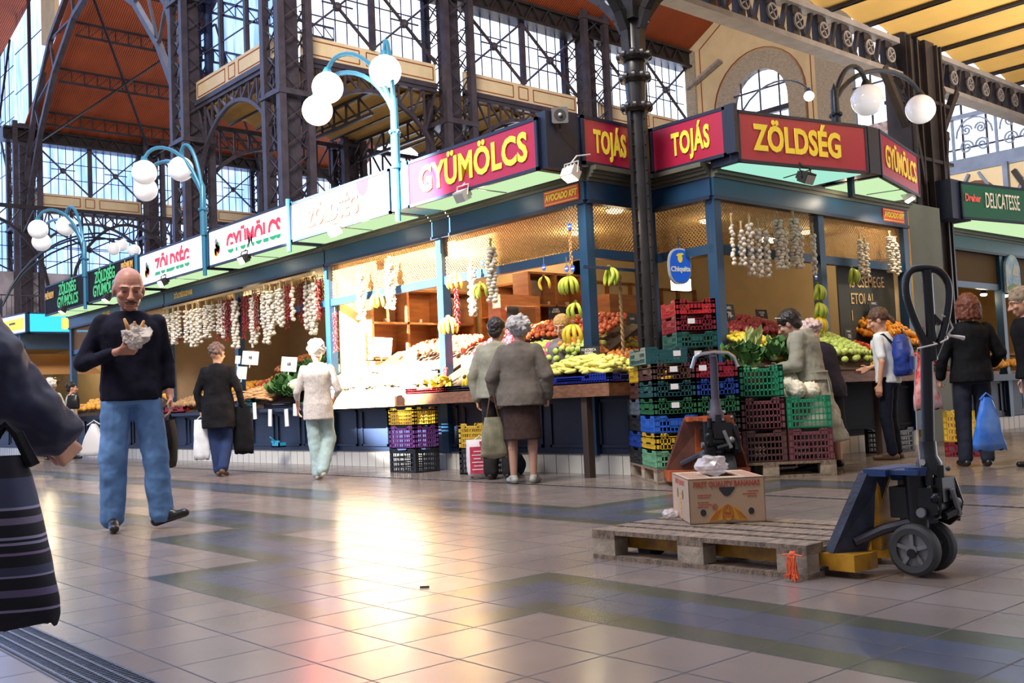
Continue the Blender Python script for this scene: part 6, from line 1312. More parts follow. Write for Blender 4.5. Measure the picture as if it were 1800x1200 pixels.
for k, p in enumerate(((9.05, 6.25, 1.2), (9.22, 6.1, 1.22), (9.4, 6.16, 1.16))): o = link('lettuce', LET, None, p, (.6, .5*k, k)); tag(o, 'dark leafy lettuce on the counter above the green tall crate', 'lettuce', 'lettuces above the tall crate')
p_ = at(1318, 597, y=6.55); o = link('chinese_cabbage', CHI, None, p_-V((0, 0, .12)), (.2, .3, .5)); o.scale = (.9, .9, 1.1); tag(o, 'single upright pale cabbage standing between lemons and dark apples', 'cabbage')
# leafy greens on the tall green crate
tp = N2+u2*.56+v2*.30+V((0, 0, 1.05))
for k in range(7):
    a = random.uniform(-.22, .22); b = random.uniform(-.15, .15); o = link('leafy_green', LET, None, tp+u2*a*1.1+v2*b+V((0, 0, .0+.02*(k % 3))), (random.uniform(-.5, .5), random.uniform(-.5, .5), k)); o.scale = (1.1,)*3; tag(o, 'dark green leafy head piled on the tall green crate', 'leafy greens', 'leafy heads on the tall green crate')
o = link('leek', CHI, None, tp-u2*.26+V((0, -.05, -.03)), (1.2, -.6, .4)); tag(o, 'pale stalked green hanging over the left edge of the tall green crate', 'leafy greens')
tp = N2+u2*.985+v2*.30+V((0, 0, .145+.53))
for k, (a, b, s, z) in enumerate(((-.08, -.1, 1.2, .04), (.07, -.06, 1.15, .03), (-.02, .08, 1.25, .11), (.1, .12, 1.0, .03), (-.12, .14, 1.0, .02))): o = link('cauliflower', CAUL, None, tp+u2*a+v2*b+V((0, 0, z)), (.2, .2*k, k)); o.scale = (s,)*3; tag(o, 'cream white cauliflower in the green tall crate by the trench coat', 'cauliflower', 'cauliflowers in the tall crate')
# -- right facade, right bay
T(PEPO, 'orange_pepper', 'orange yellow pepper on the high heap below the chalkboard', 'pepper', 'orange peppers below the chalkboard', qn(11.9, 12.85, 6.55, 7.2, 1.26, 1.55), .085, .04, .16, 2, lim=190)
T(TOM, 'tomato', 'red tomato left of the customer with the backpack', 'tomato', 'tomatoes of the right bay', qn(11.15, 11.9, 6.4, 7.0, 1.12, 1.34), .07, .034, .04, 1, lim=80)
T(ORG_, 'orange', 'small orange fruit behind the tomatoes', 'orange', 'orange fruit behind the tomatoes', qn(11.15, 11.6, 7.0, 7.4, 1.38, 1.5), .08, .034, .03, 1, scale=(.7, .9), lim=30)
T(RAD, 'radish', 'red radish at the front of the right bay', 'radish', 'radishes of the right bay', qn(12.0, 12.7, 6.3, 6.5, 1.0, 1.12), .045, .02, .05, 2, scale=(1.1, 1.5), lim=110)
T(CAUL, 'cauliflower', 'pale cauliflower by the blue backpack', 'cauliflower', 'cauliflowers by the backpack', qn(11.75, 12.35, 6.4, 6.65, 1.12, 1.2), .2, .04, 0, 1, rnd_rot=(0, 0, 0), lim=5)
T(POT, 'ginger_root', 'brown knobbly root in the far right bin', 'root', 'brown roots of the right bay', qn(12.4, 13.1, 6.5, 6.85, 1.1, 1.24), .07, .03, .03, 1, lim=50)
T(CELR, 'kohlrabi', 'pale green kohlrabi at the right end of the corner stall', 'kohlrabi', 'kohlrabi of the right bay', qn(12.75, 13.15, 6.55, 7.1, 1.24, 1.4), .12, .05, .03, 1, scale=(1.1, 1.5), lim=14)
o = link('watermelon', lathe_mesh('watermelon', round_prof(.17, .05), nmat('watermelon skin', (.03, .07, .025), .4, .3, 6), 18), None, (12.75, 7.25, 1.62), 0); tag(o, 'dark green round melon right of the orange peppers', 'melon')
# -- delicatessen stall: baskets and jars
JAR = mat('jar glass', (.15, .12, .08), .15); 
T(ORG_, 'bread_roll', 'golden bread roll in the basket of the delicatessen stall', 'bread roll', 'bread rolls of the delicatessen stall', qn(15.7, 17.8, 7.15, 7.5, .95, 1.05), .12, .05, .06, 1, scale=(1.2, 1.6), lim=40)
jm = lathe_mesh('jar', [(.04, 0), (.042, .1), (.03, .115), (.03, .13), (.034, .132), (.034, .15)], [JAR], 10)
for k in range(22): tag(link('jar', jm, None, (15.8+(k % 11)*.17, 7.75+.2*(k//11), .98+.2*(k//11)), 0), 'dark glass jar on the delicatessen counter', 'jar', 'jars of the delicatessen stall')
for k, (x, z) in enumerate(((16.3, 1.3), (16.9, 1.3), (18.2, 1.35))): mb = MB(); mb.bb((x-.2, 8.2, z), (x+.2, 8.4, z+.35)); tag(mb.build('carton', nmat('tan carton', (.5, .32, .12), .7)), 'tan carton on the shelf of the delicatessen stall, %s' % ('left', 'middle', 'right')[k], 'carton')
mb = MB(); mb.bb((15.6, 7.9, .2), (20.8, 8.5, .97)); mb.bb((15.6, 8.1, 1.25), (20.8, 8.5, 1.29)); tag(mb.build('inner_shelf', WOOD), 'inner shelf of the delicatessen stall', 'shelf')
# small litter on the floor
mb = MB(); q = at(738, 1033, z=0); mb.tube([(q.x, q.y, .004), (q.x+.03, q.y-.03, .004)], .004, 5); tag(mb.build('floor_scrap', BLACK), 'tiny dark scrap lying on the floor tiles', 'litter')
o = thing('cyan_dustpan', 'small bright cyan plastic dustpan at the foot of the blue counter', 'dustpan', at(496, 785, x=7.75), PI/2); mb = MB(); mb.bb((-.12, 0, 0), (.12, .12, .02)); mb.bb((-.12, .1, 0), (.12, .12, .10)); mb.bb((-.12, 0, 0), (-.10, .12, .07)); mb.bb((.10, 0, 0), (.12, .12, .07)); mb.build('pan', mat('cyan plastic', (.02, .30, .50), .4), o); mb = MB(); mb.bar((0, .11, .08), (0, .2, .16), .02); mb.build('handle', MATS['cyan plastic'], o)
# ================================================================ people
SKIN = nmat('skin', (.50, .26, .17), .5, .12, 5); SKIN2 = nmat('ruddy skin', (.42, .19, .13), .45, .18, 7); DG = None
CL = bpy.data.textures.new('cloth folds', 'CLOUDS'); CL.noise_scale = .12; CL.noise_depth = 2
CF = bpy.data.textures.new('curls', 'CLOUDS'); CF.noise_scale = .028; CF.noise_depth = 1
def bake(mb, name, mats, vox, disp=0, tex=None, smooth=6, xf=None):
    me = mb.mesh(name, mats); o = bpy.data.objects.new('tmp', me); COL.objects.link(o)
    m = o.modifiers.new('r', 'REMESH'); m.mode = 'VOXEL'; m.voxel_size = vox; m.use_smooth_shade = True
    if smooth: s = o.modifiers.new('s', 'SMOOTH'); s.factor = .5; s.iterations = smooth
    if disp: d = o.modifiers.new('d', 'DISPLACE'); d.texture = tex or CL; d.strength = disp; d.mid_level = .5; d.texture_coords = 'LOCAL'
    dg = bpy.context.evaluated_depsgraph_get(); r = bpy.data.meshes.new_from_object(o.evaluated_get(dg)); r.name = name
    bpy.data.objects.remove(o); bpy.data.meshes.remove(me)
    r.materials.clear()
    for q in (mats if isinstance(mats, (list, tuple)) else [mats]): r.materials.append(q)
    return r
def mirror(d, s): return V((d[0]*s, d[1], d[2]))
class Person:
    """figure facing local -y, metres for a 1.70 m adult, scaled by H"""
    def __init__(s, label, loc, rz, H=1.7, pose={}, lean=0, side=0, vox=.012, build_=1.0, head=(0, 0, 0), skin=None, twist=0, hs=1.13):
        s.hs = hs
        s.o = thing('person', label, 'person', loc, rz); k = H/1.7; s.o.scale = (k*build_**.5, k*build_**.5, k); s.b = build_; s.vox = vox; s.skin = skin or SKIN
        J = dict(hip=(0, 0, .93), chest=(0, -.005, 1.24), neck=(0, .015, 1.43), head=(0, -.01, 1.575),
                 sR=(-.165, .01, 1.362), sL=(.165, .01, 1.362), eR=(-.225, .03, 1.10), eL=(.225, .03, 1.10), wR=(-.24, -.03, .86), wL=(.24, -.03, .86),
                 hR=(-.09, 0, .90), hL=(.09, 0, .90), kR=(-.10, -.02, .49), kL=(.10, -.02, .49), aR=(-.10, .03, .085), aL=(.10, .03, .085), tR=(-.12, -.13, .03), tL=(.12, -.13, .03))
        J = {a: V(b) for a, b in J.items()}
        M = Matrix.Rotation(lean, 3, 'X') @ Matrix.Rotation(side, 3, 'Y') @ Matrix.Rotation(twist, 3, 'Z'); c = V((0, 0, .93)); s.M = M
        for a in ('chest', 'neck', 'head', 'sR', 'sL', 'eR', 'eL', 'wR', 'wL'):
            if a not in pose: J[a] = c+M@(J[a]-c)
        for a, b in pose.items(): J[a] = V(b)
        s.J = J; s.hr = Euler(head).to_matrix()@(M if lean else Matrix.Identity(3)); s.c = c
    def up(s, x, y, z):      # a torso point in the leaned frame
        return s.c+s.M@(V((x, y, z))-s.c)
    def hd(s, x, y, z): return s.J['head']+s.hr@V((x, y, z))
    def hsc(s, mb, i0=0):
        j = s.J['head']+s.hr@V((0, .01, -.07)); mb.v[i0:] = [tuple(j+(V(v)-j)*s.hs) for v in mb.v[i0:]]; return mb
    def torso(s, mb, g=0, rings=None):
        R_ = rings or [(.86, .150, .105), (.93, .165, .115), (1.05, .145, .105), (1.16, .150, .105), (1.28, .175, .115), (1.36, .175, .10), (1.41, .12, .075), (1.44, .065, .06)]
        pts = []; n = 18; vs = []
        for z, rx, ry in R_:
            rx = (rx+g)*s.b; ry = (ry+g)*s.b
            for k in range(n):
                a = 2*PI*k/n; v = (rx*math.cos(a), ry*math.sin(a)+.005, z); vs.append(s.up(*v) if z > .93 else V(v))
        m = len(R_); mb.add(vs, [(i*n+k, i*n+(k+1) % n, (i+1)*n+(k+1) % n, (i+1)*n+k) for i in range(m-1) for k in range(n)]+[tuple(range(n))[::-1], tuple((m-1)*n+k for k in range(n))])
    def hand(s, mb, side, d=None, curl=.35, palm=None):
        """palm with five bent fingers, d = direction the hand points, palm = direction the palm faces"""
        J = s.J; w = J['w'+side]; d = (V(d) if d else (w-J['e'+side])).normalized(); sg = 1 if side == 'L' else -1
        pn = V(palm).normalized() if palm else V((-sg, 0, 0)); pn = (pn-d*pn.dot(d)).normalized(); ac = d.cross(pn).normalized()
        # thumb side points forward (-y) or up
        if (ac.y > 0 and abs(ac.y) > abs(ac.z)) or (abs(ac.z) >= abs(ac.y) and ac.z < 0): ac = -ac
        pc_ = w+d*.045; 
        for t in (-1, -.33, .33, 1): mb.caps(w+ac*.014*t+d*.012, w+ac*.030*t+d*.085, .017, .014, 8)
        for i, (t, l) in enumerate(((1, .068), (.35, .078), (-.3, .072), (-.95, .058))):
            b0 = w+ac*.031*t+d*.088; c1 = curl*(1+.12*i); d1 = (d*math.cos(c1)+pn*math.sin(c1)); b1 = b0+d1*l*.5; d2 = d*math.cos(c1*2.1)+pn*math.sin(c1*2.1); b2 = b1+d2*l*.5
            mb.caps(b0, b1, .0095, .0088, 8); mb.caps(b1, b2, .0088, .0072, 8)
        t0 = w+ac*.022+d*.025; t1 = t0+(ac*.75+d*.6+pn*.35).normalized()*.038; t2 = t1+(d*.85+ac*.2+pn*.45).normalized()*.032
        mb.caps(t0, t1, .0125, .0105, 8); mb.caps(t1, t2, .0105, .0082, 8)
    def body(s, hands=True, feet=False, face=True, hk={}, legs=True):
        J = s.J; mb = MB(); b = s.b
        s.torso(mb, -.012)
        for q in 'RL':
            mb.caps(J['s'+q]*.97+J['chest']*.03, J['e'+q], .046*b, .038*b); mb.caps(J['e'+q], J['w'+q], .038*b, .025*b)
            if hands: s.hand(mb, q, **hk.get(q, {}))
            if legs:
                mb.caps(J['h'+q], J['k'+q], .078*b, .052*b); cm = J['k'+q].lerp(J['a'+q], .3)+V((0, .012, 0)); mb.caps(J['k'+q], cm, .05*b, .052*b); mb.caps(cm, J['a'+q], .052*b, .033*b)
                mb.caps(J['a'+q]-V((0, 0, .03)), J['t'+q], .034, .024)
        mb.caps(J['neck']-V((0, 0, .02)), J['head']+s.hr@V((0, .012, -.06)), .054*b, .052*b)
        h = s.hd; R_ = s.hr; i0 = len(mb.v)
        mb.ell(h(0, .018, .025), (.074, .093, .092), 18, 12, 0, R_); mb.ell(h(0, -.012, -.035), (.062, .072, .078), 16, 10, 0, R_)
        mb.ell(h(0, -.055, -.088), (.030, .022, .022), 10, 7, 0, R_)                       # chin
        mb.caps(h(0, -.082, .012), h(0, -.108, -.028), .009, .0135); mb.ell(h(.012, -.098, -.031), .009, 8, 6); mb.ell(h(-.012, -.098, -.031), .009, 8, 6)
        for q in (-1, 1):
            mb.caps(h(q*.012, -.078, .024), h(q*.048, -.064, .024), .010, .010)           # brow
            mb.ell(h(q*.042, -.062, -.022), (.024, .02, .02), 10, 7, 0, R_)                 # cheek
            mb.ell(h(q*.074, .012, -.008), (.010, .021, .032), 10, 7, 0, R_)                # ear
            mb.ell(h(q*.030, -.064, .004), (.014, .012, .010), 10, 7, 0, R_)                # eyelids
        mb.caps(h(-.02, -.079, -.058), h(.02, -.079, -.058), .0085, .0085); mb.caps(h(-.016, -.080, -.070), h(.016, -.080, -.070), .009, .009)
        s.hsc(mb, i0); me = bake(mb, 'body', s.skin, s.vox*.62, smooth=3); link('body', me, s.o)
        if face:
            for q in (-1, 1):
                mb = MB(); mb.ell(h(q*.030, -.0765, .002), (.011, .003, .003), 8, 6, 0, R_); s.hsc(mb).build('eye', mat('dark eye', (.02, .015, .012), .3), s.o)
                mb = MB(); mb.caps(h(q*.016, -.0885, .029), h(q*.044, -.075, .028), .003, .0022, 6); s.hsc(mb).build('eyebrow', mat('brow hair', (.08, .05, .035), .8), s.o)
            mb = MB(); mb.caps(h(-.02, -.0885, -.064), h(.02, -.0885, -.064), .0022, .0022, 6); s.hsc(mb).build('mouth', mat('lip line', (.20, .05, .04), .6), s.o)
        return s
    def top(s, m, g=.014, hem=.84, flare=.01, sleeve=(1, 1), disp=.018, name='jacket', collar=0, cuff=.9, sr=.056, back=0, wr=None):
        J = s.J; mb = MB(); b = s.b
        rg = [(hem, .158+flare, .118+flare), (.93, .160+flare*.8, .118+flare*.6)] if hem < .93 else [(hem, .15+flare, .11+flare)]
        rg += [(1.05, .152+flare*.4, .112), (1.18, .158, .114), (1.29, .180, .122), (1.35, .176, .108), (1.40, .128, .085), (1.445, .072+collar*.6, .07+collar)]
        rg = [r for r in rg if r[0] >= hem]
        if hem < .5: rg.insert(1, (.7, .158+flare*.75, .118+flare*.7))
        s.torso(mb, g, rg)
        if collar: mb.tube([J['neck']+V((.07*math.cos(a), .07*math.sin(a)+.0, .01+.02*math.sin(a))) for a in [2*PI*k/14 for k in range(15)]], collar, 6)
        for i, q in enumerate('RL'):
            f = sleeve[i]
            if f <= 0: mb.ell(J['s'+q], .055*b, 12, 8); continue
            mb.caps(J['s'+q], J['e'+q] if f > .5 else J['s'+q].lerp(J['e'+q], f*2), (sr+.004+g*.4)*b, (sr-.006+g*.4)*b, 12)
            if f > .5: w = J['e'+q].lerp(J['w'+q], min(1, (f-.5)*2)*.95); mb.caps(J['e'+q], w, (sr-.006+g*.4)*b, (wr or (sr-.020))*b+g*.3, 12)
        me = bake(mb, name, m, s.vox, disp); o = link(name, me, s.o); return o
    def trousers(s, m, g=.012, cuff=0, disp=.016, name='trousers', wide=.0, waist=.98):
        J = s.J; mb = MB(); b = s.b
        s.torso(mb, g, [(.82, .145, .105), (.90, .158, .115), (waist-.03, .150, .108), (waist, .146, .104)])
        for q in 'RL':
            a = J['a'+q]+V((0, 0, .0)); mb.caps(J['h'+q], J['k'+q], (.088+g)*b, (.062+g+wide)*b, 12); mb.caps(J['k'+q], a-(a-J['k'+q]).normalized()*.01, (.062+g+wide)*b, (.050+g+wide)*b, 12)
        return link(name, bake(mb, name, m, s.vox, disp), s.o)
    def skirt(s, m, z0=.42, r0=(.19, .16), r1=(.165, .125), zt=.98, disp=.015, name='skirt', off=(0, 0)):
        mb = MB(); n = 6; mb.loft([(off[0]*(1-k/n), off[1]*(1-k/n), z0+(zt-z0)*k/n, (r0[0]+(r1[0]-r0[0])*(k/n)**.8)*s.b, (r0[1]+(r1[1]-r0[1])*(k/n)**.8)*s.b) for k in range(n+1)], 24)
        return link(name, bake(mb, name, m, s.vox, disp), s.o)
    def shoes(s, m, heel=0, name='shoe', sole=None):
        for q in 'RL':
            a, t = s.J['a'+q], s.J['t'+q]; d = (t-a); d = V((d.x, d.y, 0)).normalized() if abs(d.z) < .2 else d.normalized()
            mb = MB(); hl = a-d*.035-V((0, 0, .045)); mb.caps(hl, t+d*.03-V((0, 0, .0)), .040, .032); mb.caps(a-V((0, 0, .02)), a.lerp(t, .55), .045, .034)
            me = bake(mb, name, m, .009, smooth=4); me2 = me
            zmin = min(min(v.co.z for v in me.vertices), 9)
            if min(a.z, t.z) < .10:
                for v in me.vertices: v.co.z = max(v.co.z, .004)
            link(name, me, s.o)
        return s
    def hair(s, m, kind='short', r=1.0, disp=.02, name='hair', tex=None):
        h = s.hd; R_ = s.hr; mb = MB()
        if kind == 'curly':
            rnd = random.Random(int(r*100)); mb.ell(h(0, .03, .038), (.088*r, .10*r, .092*r), 16, 10, 0, R_)
            for k in range(46):
                a = rnd.uniform(0, 2*PI); e = rnd.uniform(-.5, 1.4); v = V((math.cos(a)*math.cos(e), math.sin(a)*math.cos(e), math.sin(e)))
                if v.y < -.45 and v.z < .45: continue
                mb.ell(h(v.x*.088*r, .03+v.y*.10*r, .035+v.z*.092*r), .021*r, 8, 6)
        elif kind == 'short':
            mb.ell(h(0, .028, .045), (.082*r, .094*r, .084*r), 18, 12, 0, R_); mb.ell(h(0, .065, -.01), (.070*r, .05, .065), 12, 8, 0, R_)
        elif kind == 'bob':
            mb.ell(h(0, .03, .04), (.092*r, .105*r, .095*r), 18, 12, 0, R_)
            for a in range(9): t = PI*a/8; mb.caps(h(.082*math.cos(t)*r, .03+.085*math.sin(t)*r, .03), h(.085*math.cos(t)*r, .035+.085*math.sin(t)*r, -.085*r), .030, .026)
        elif kind == 'tail':
            mb.ell(h(0, .028, .042), (.084*r, .096*r, .088*r), 18, 12, 0, R_); mb.caps(h(0, .10, .03), h(0, .14, -.07), .03, .022)
        elif kind == 'bald':
            for q in (-1, 1): mb.ell(h(q*.066, .04, .0), (.014, .055, .038), 12, 8, 0, R_)
            mb.ell(h(0, .088, .0), (.062, .024, .05), 14, 9, 0, R_)
        s.hsc(mb); link(name, bake(mb, name, m, .009 if kind != 'curly' else .008, disp, tex or CF, smooth=2), s.o); return s
    def pt(s, v): return s.o.location+Matrix.Rotation(s.o.rotation_euler.z, 3, 'Z')@V([a*b for a, b in zip(V(v), s.o.scale)])
def facing(p, q): d = V(q)-V(p); return math.atan2(d.y, d.x)+PI/2      # rz that turns local -y from p towards q
def gp(px, py): v = at(px, py, z=0); return (v.x, v.y, 0)
NAVYC = nmat('navy knit', (.008, .008, .018), .85, .3, 12); JEANS = nmat('washed blue denim', (.10, .20, .40), .8, .25, 7); BLKC = nmat('black cloth', (.008, .008, .010), .85, .3, 8); LEATH = nmat('black leather', (.012, .011, .012), .35, .3, 8)
GREYJ = nmat('taupe jacket', (.115, .10, .088), .85, .12, 9); BEIGEJ = nmat('greenish beige jacket', (.24, .235, .185), .8, .12, 9); BROWNS = nmat('brown wool skirt', (.045, .028, .026), .9, .2, 20); TRENCH = nmat('grey green trench cloth', (.27, .265, .215), .75, .12, 7); WHK = nmat('off white knit', (.58, .53, .50), .9, .18, 50); PALET = nmat('pale teal trousers', (.36, .47, .47), .8, .12, 6)
GH = nmat('silver grey hair', (.36, .35, .36), .8, .3, 40); WHH = nmat('white hair', (.66, .62, .58), .8, .15, 40); BRH = nmat('brown hair', (.09, .045, .028), .6, .4, 30); DKH = nmat('dark hair', (.018, .012, .012), .5, .4, 30); RDH = nmat('red brown hair', (.13, .035, .018), .55, .4, 30); BLH = nmat('blond hair', (.50, .30, .11), .6, .3, 30); PKH = nmat('pinkish white hair', (.55, .42, .40), .8, .2, 40)
STK = nmat('nylon stocking skin', (.36, .20, .15), .5, .1, 5); CREAMSH = mat('cream shoe', (.55, .50, .42), .5); BRSH = nmat('brown shoe leather', (.10, .055, .03), .5, .2, 9)

# 1 -- the bald man eating, walking towards the camera
P = Person('balding man with moustache in black sweater and blue jeans, walking with a paper wrapped sandwich', (2.83, 7.46, 0), facing((2.88, 7.42, 0), (.2, -1.2, 0)), 1.86,
    dict(hR=(-.085, 0, .90), hL=(.085, 0, .90), kR=(-.115, .0, .49), kL=(.135, -.02, .50), aR=(-.125, .04, .085), aL=(.165, -.03, .095), tR=(-.125, -.12, .035), tL=(.275, -.10, .10),
         eR=(-.285, .03, 1.10), wR=(-.085, -.22, 1.165), eL=(.225, .05, 1.11), wL=(.235, -.02, .87), head=(-.005, -.045, 1.57)), vox=.010, head=(.30, 0, .05), skin=SKIN2, build_=1.06, hs=1.22)
P.body(hk=dict(R=dict(d=(.85, -.2, .12), curl=.75, palm=(.1, .5, .35)), L=dict(curl=.4))); P.top(NAVYC, hem=.85, g=.014, flare=.008, sleeve=(.93, .86), name='sweater', disp=.016); P.trousers(JEANS, g=.012, wide=.014, disp=.026); P.shoes(LEATH); P.hair(nmat('close cropped hair', (.10, .06, .045), .8, .3, 60), 'bald', disp=.004)
mb = MB(); h = P.hd; mb.caps(h(-.026, -.091, -.053), h(0, -.103, -.046), .006, .008); mb.caps(h(.026, -.091, -.053), h(0, -.103, -.046), .006, .008); P.hsc(mb).build('moustache', mat('dark moustache', (.05, .025, .018), .8), P.o, True)
hp = P.pt((.02, -.27, 1.25)); o = thing('wrapped_sandwich', 'sandwich in crumpled white paper held in front of the bald man', 'sandwich', hp, P.o.rotation_euler.z)
bm = bmesh.new(); bmesh.ops.create_icosphere(bm, subdivisions=4, radius=1)
for v in bm.verts: q = v.co.copy(); k = 1+.3*noise.noise(q*2.2)+.18*noise.noise(q*6); v.co = V((q.x*.088*k*(1+.35*q.z), q.y*.035*k, q.z*.085*k))
me = bpy.data.meshes.new('paper'); bm.to_mesh(me); bm.free(); me.materials.append(nmat('greasy white paper', (.50, .44, .40), .6, .35, 14)); link('paper', me, o)
for (a, b, c, d) in ((-.05, .06, -.075, .125), (-.01, .07, -.01, .105), (.035, .07, .05, .11)): mb = MB(); mb.caps((a, 0, b), (c, -.01, d), .018, .010); mb.build('bread', nmat('toasted bread', (.55, .30, .12), .8, .3, 12), o, True)
mb = MB(); mb.add([(.02, -.03, .03), (.09, -.02, .075), (.11, -.03, .04), (.085, -.05, .0), (.03, -.04, .0)], [(0, 1, 2, 3, 4)]); mb.add([(.02, -.022, .03), (.09, -.012, .075), (.11, -.022, .04), (.085, -.042, .0), (.03, -.032, .0)], [(4, 3, 2, 1, 0)]); mb.build('paper_flap', MATS['greasy white paper'], o)
def cloth_bag(name, label, cat, p, rz, w_, h_, d_, m, handle=.18, seed=0, flare=1.2, amp=.12, hm=None, hw=.006, transparent=None, n=20, top=.75):
    """hanging carrier bag, origin at the top of the handles"""
    o = thing(name, label, cat, p, rz); mb = MB(); K = 9; vs = []
    for i in range(K):
        t = i/(K-1); ww = w_/2*(top+(flare-top)*t**.8)*(1 if t < .93 else .93); dd = d_/2*(.25+.75*math.sin(PI*min(1, .12+t*.8)))
        for k in range(n):
            a = 2*PI*k/n; q = 1+amp*noise.noise(V((math.cos(a)*1.7+seed, math.sin(a)*1.7, t*4)))
            vs.append((ww*q*math.copysign(abs(math.cos(a))**.6, math.cos(a)), dd*q*math.sin(a), -handle-h_*t+.012*math.sin(5*a)*(t > .9)))
    mb.add(vs, [(i*n+k, i*n+(k+1) % n, (i+1)*n+(k+1) % n, (i+1)*n+k) for i in range(K-1) for k in range(n)]+[tuple((K-1)*n+k for k in range(n))]); b_ = mb.build('bag_body', m, o, 'all')
    for s in (-1, 1): mb = MB(); mb.tube([(-w_*.28, s*.01, -handle-.02), (-.02, s*.006, -.02), (0, 0, 0), (.02, s*.006, -.02), (w_*.28, s*.01, -handle-.02)], hw, 6); mb.build('bag_handle', hm or m, o)
    return o
def wr(P_, side, dz=-.10, dx=0): q = P_.J['w'+side]; return P_.pt((q.x+dx, q.y-.0, q.z+dz))
cloth_bag('shopping_bag', 'black cloth bag hanging behind the left leg of the bald man', 'bag', at(297, 725, y=8.3), .9, .30, .38, .1, BLKC, .06, 3, 1.0)
# 2 -- person cut off by the left edge, striped woven bag
pl = ray(-285, 700)*2.6; P = Person('person in a dark navy jacket at the left edge, seen from behind, mostly cut off', (pl.x, pl.y, 0), facing((pl.x, pl.y, 0), (5, 4, 0))+.15, 1.52, dict(wR=(-.40, -.30, .86), eR=(-.40, -.10, 1.09), wL=(.30, -.08, .82), eL=(.27, .04, 1.07)), vox=.011, build_=1.30, lean=.32)
P.body(face=False, hk=dict(R=dict(curl=1.1), L=dict(curl=1.1))); P.top(nmat('navy nylon jacket', (.010, .014, .045), .55, .3, 8), g=.03, hem=.72, flare=.04, name='jacket', disp=.05, sr=.072); P.trousers(BLKC); P.shoes(LEATH); P.hair(DKH, 'short')
WOV = bpy.data.materials.new('striped woven cloth'); WOV.use_nodes = True; n = WOV.node_tree; b_ = n.nodes['Principled BSDF']; b_.inputs['Roughness'].default_value = .95
t_ = n.nodes.new('ShaderNodeTexCoord'); s_ = n.nodes.new('ShaderNodeSeparateXYZ'); n.links.new(t_.outputs['Object'], s_.inputs[0]); r_ = n.nodes.new('ShaderNodeValToRGB'); m_ = n.nodes.new('ShaderNodeMapRange'); m_.inputs['From Min'].default_value = -.37; m_.inputs['From Max'].default_value = -.05; n.links.new(s_.outputs['Z'], m_.inputs[0]); n.links.new(m_.outputs[0], r_.inputs[0]); r_.color_ramp.interpolation = 'CONSTANT'
e = r_.color_ramp.elements; dk = (.007, .007, .013, 1); lt = (.20, .19, .30, 1); md = (.035, .04, .08, 1); e[0].position = 0; e[0].color = dk; e[1].position = .07; e[1].color = lt
for p_, c_ in ((.085, dk), (.16, (.10, .08, .16, 1)), (.20, dk), (.27, lt), (.285, md), (.335, dk), (.40, (.16, .12, .22, 1)), (.415, dk), (.46, lt), (.475, dk), (.49, lt), (.505, dk), (.575, (.12, .10, .16, 1)), (.615, dk), (.66, lt), (.675, md), (.84, dk)): q = e.new(p_); q.color = c_
n.links.new(r_.outputs[0], b_.inputs['Base Color'])
pb = ray(12, 790)*1.95; cloth_bag('woven_bag', 'black woven shoulder bag with pale stripes hanging at the left edge', 'bag', (pb.x, pb.y, .80), -.60, .17, .31, .12, WOV, .06, 8, 1.12, .06, BLKC, .010, n=32, top=.35)
# 3..5 -- far left group
w0 = at(92, 808, z=0); P = Person('white haired woman in a brown waistcoat and black trousers, seen from behind at far left', (w0.x, w0.y, 0), PI-.9, 1.70, dict(eR=(-.27, .0, 1.12)), vox=.016, build_=1.12); P.body(face=False); P.top(nmat('brown waistcoat', (.11, .08, .065), .8, .1, 9), hem=.72, flare=.03, sleeve=(0, 0), name='waistcoat'); P.top(nmat('cream blouse', (.55, .62, .42), .8, .1, 9), g=.002, hem=.95, sleeve=(.5, .5), name='blouse', disp=.008); P.trousers(BLKC); P.shoes(BRSH); P.hair(WHH, 'curly', 1.1)
w0 = at(128, 806, z=0); P = Person('dark haired person in white top and pale trousers beside the brown waistcoat at far left', (w0.x, w0.y, 0), PI/2-.2, 1.62, vox=.016); P.body(face=False); P.top(WHK, hem=.85); P.trousers(nmat('pale grey trousers', (.40, .40, .40), .8, .1, 5)); P.shoes(LEATH); P.hair(DKH, 'short', 1.05)
cloth_bag('handbag', 'dark handbag on the shoulder of the woman in the brown waistcoat', 'bag', at(128, 690, x=7.2), -.8, .3, .28, .12, LEATH, .05, 2, 1.0, hm=LEATH)
cloth_bag('plastic_bag', 'pale cyan plastic bag between the legs of the far left group', 'bag', at(100, 740, x=7.3), -.8, .34, .42, .12, nmat('pale cyan plastic', (.45, .62, .68), .4, .2, 9), .05, 4, 1.1)
w0 = at(196, 812, z=0); P = Person('person in white with dark trousers mostly hidden behind the bald man', (w0.x, w0.y, 0), PI/2+.1, 1.62, vox=.016); P.body(face=False); P.top(nmat('white summer shirt', (.62, .70, .68), .8, .1, 8), hem=.88, g=.02, sleeve=(.9, .9)); P.trousers(BLKC); P.shoes(LEATH); P.hair(BRH, 'short')
TRP = bpy.data.materials.new('translucent white plastic'); TRP.use_nodes = True; b_ = TRP.node_tree.nodes['Principled BSDF']; b_.inputs['Base Color'].default_value = (.72, .70, .72, 1); b_.inputs['Alpha'].default_value = .72; b_.inputs['Roughness'].default_value = .35
cloth_bag('plastic_bag', 'translucent white plastic bag of potatoes left of the bald man', 'bag', at(165, 738, x=6.0), -.8, .42, .52, .2, TRP, .06, 9, 1.3, .15, top=.12)
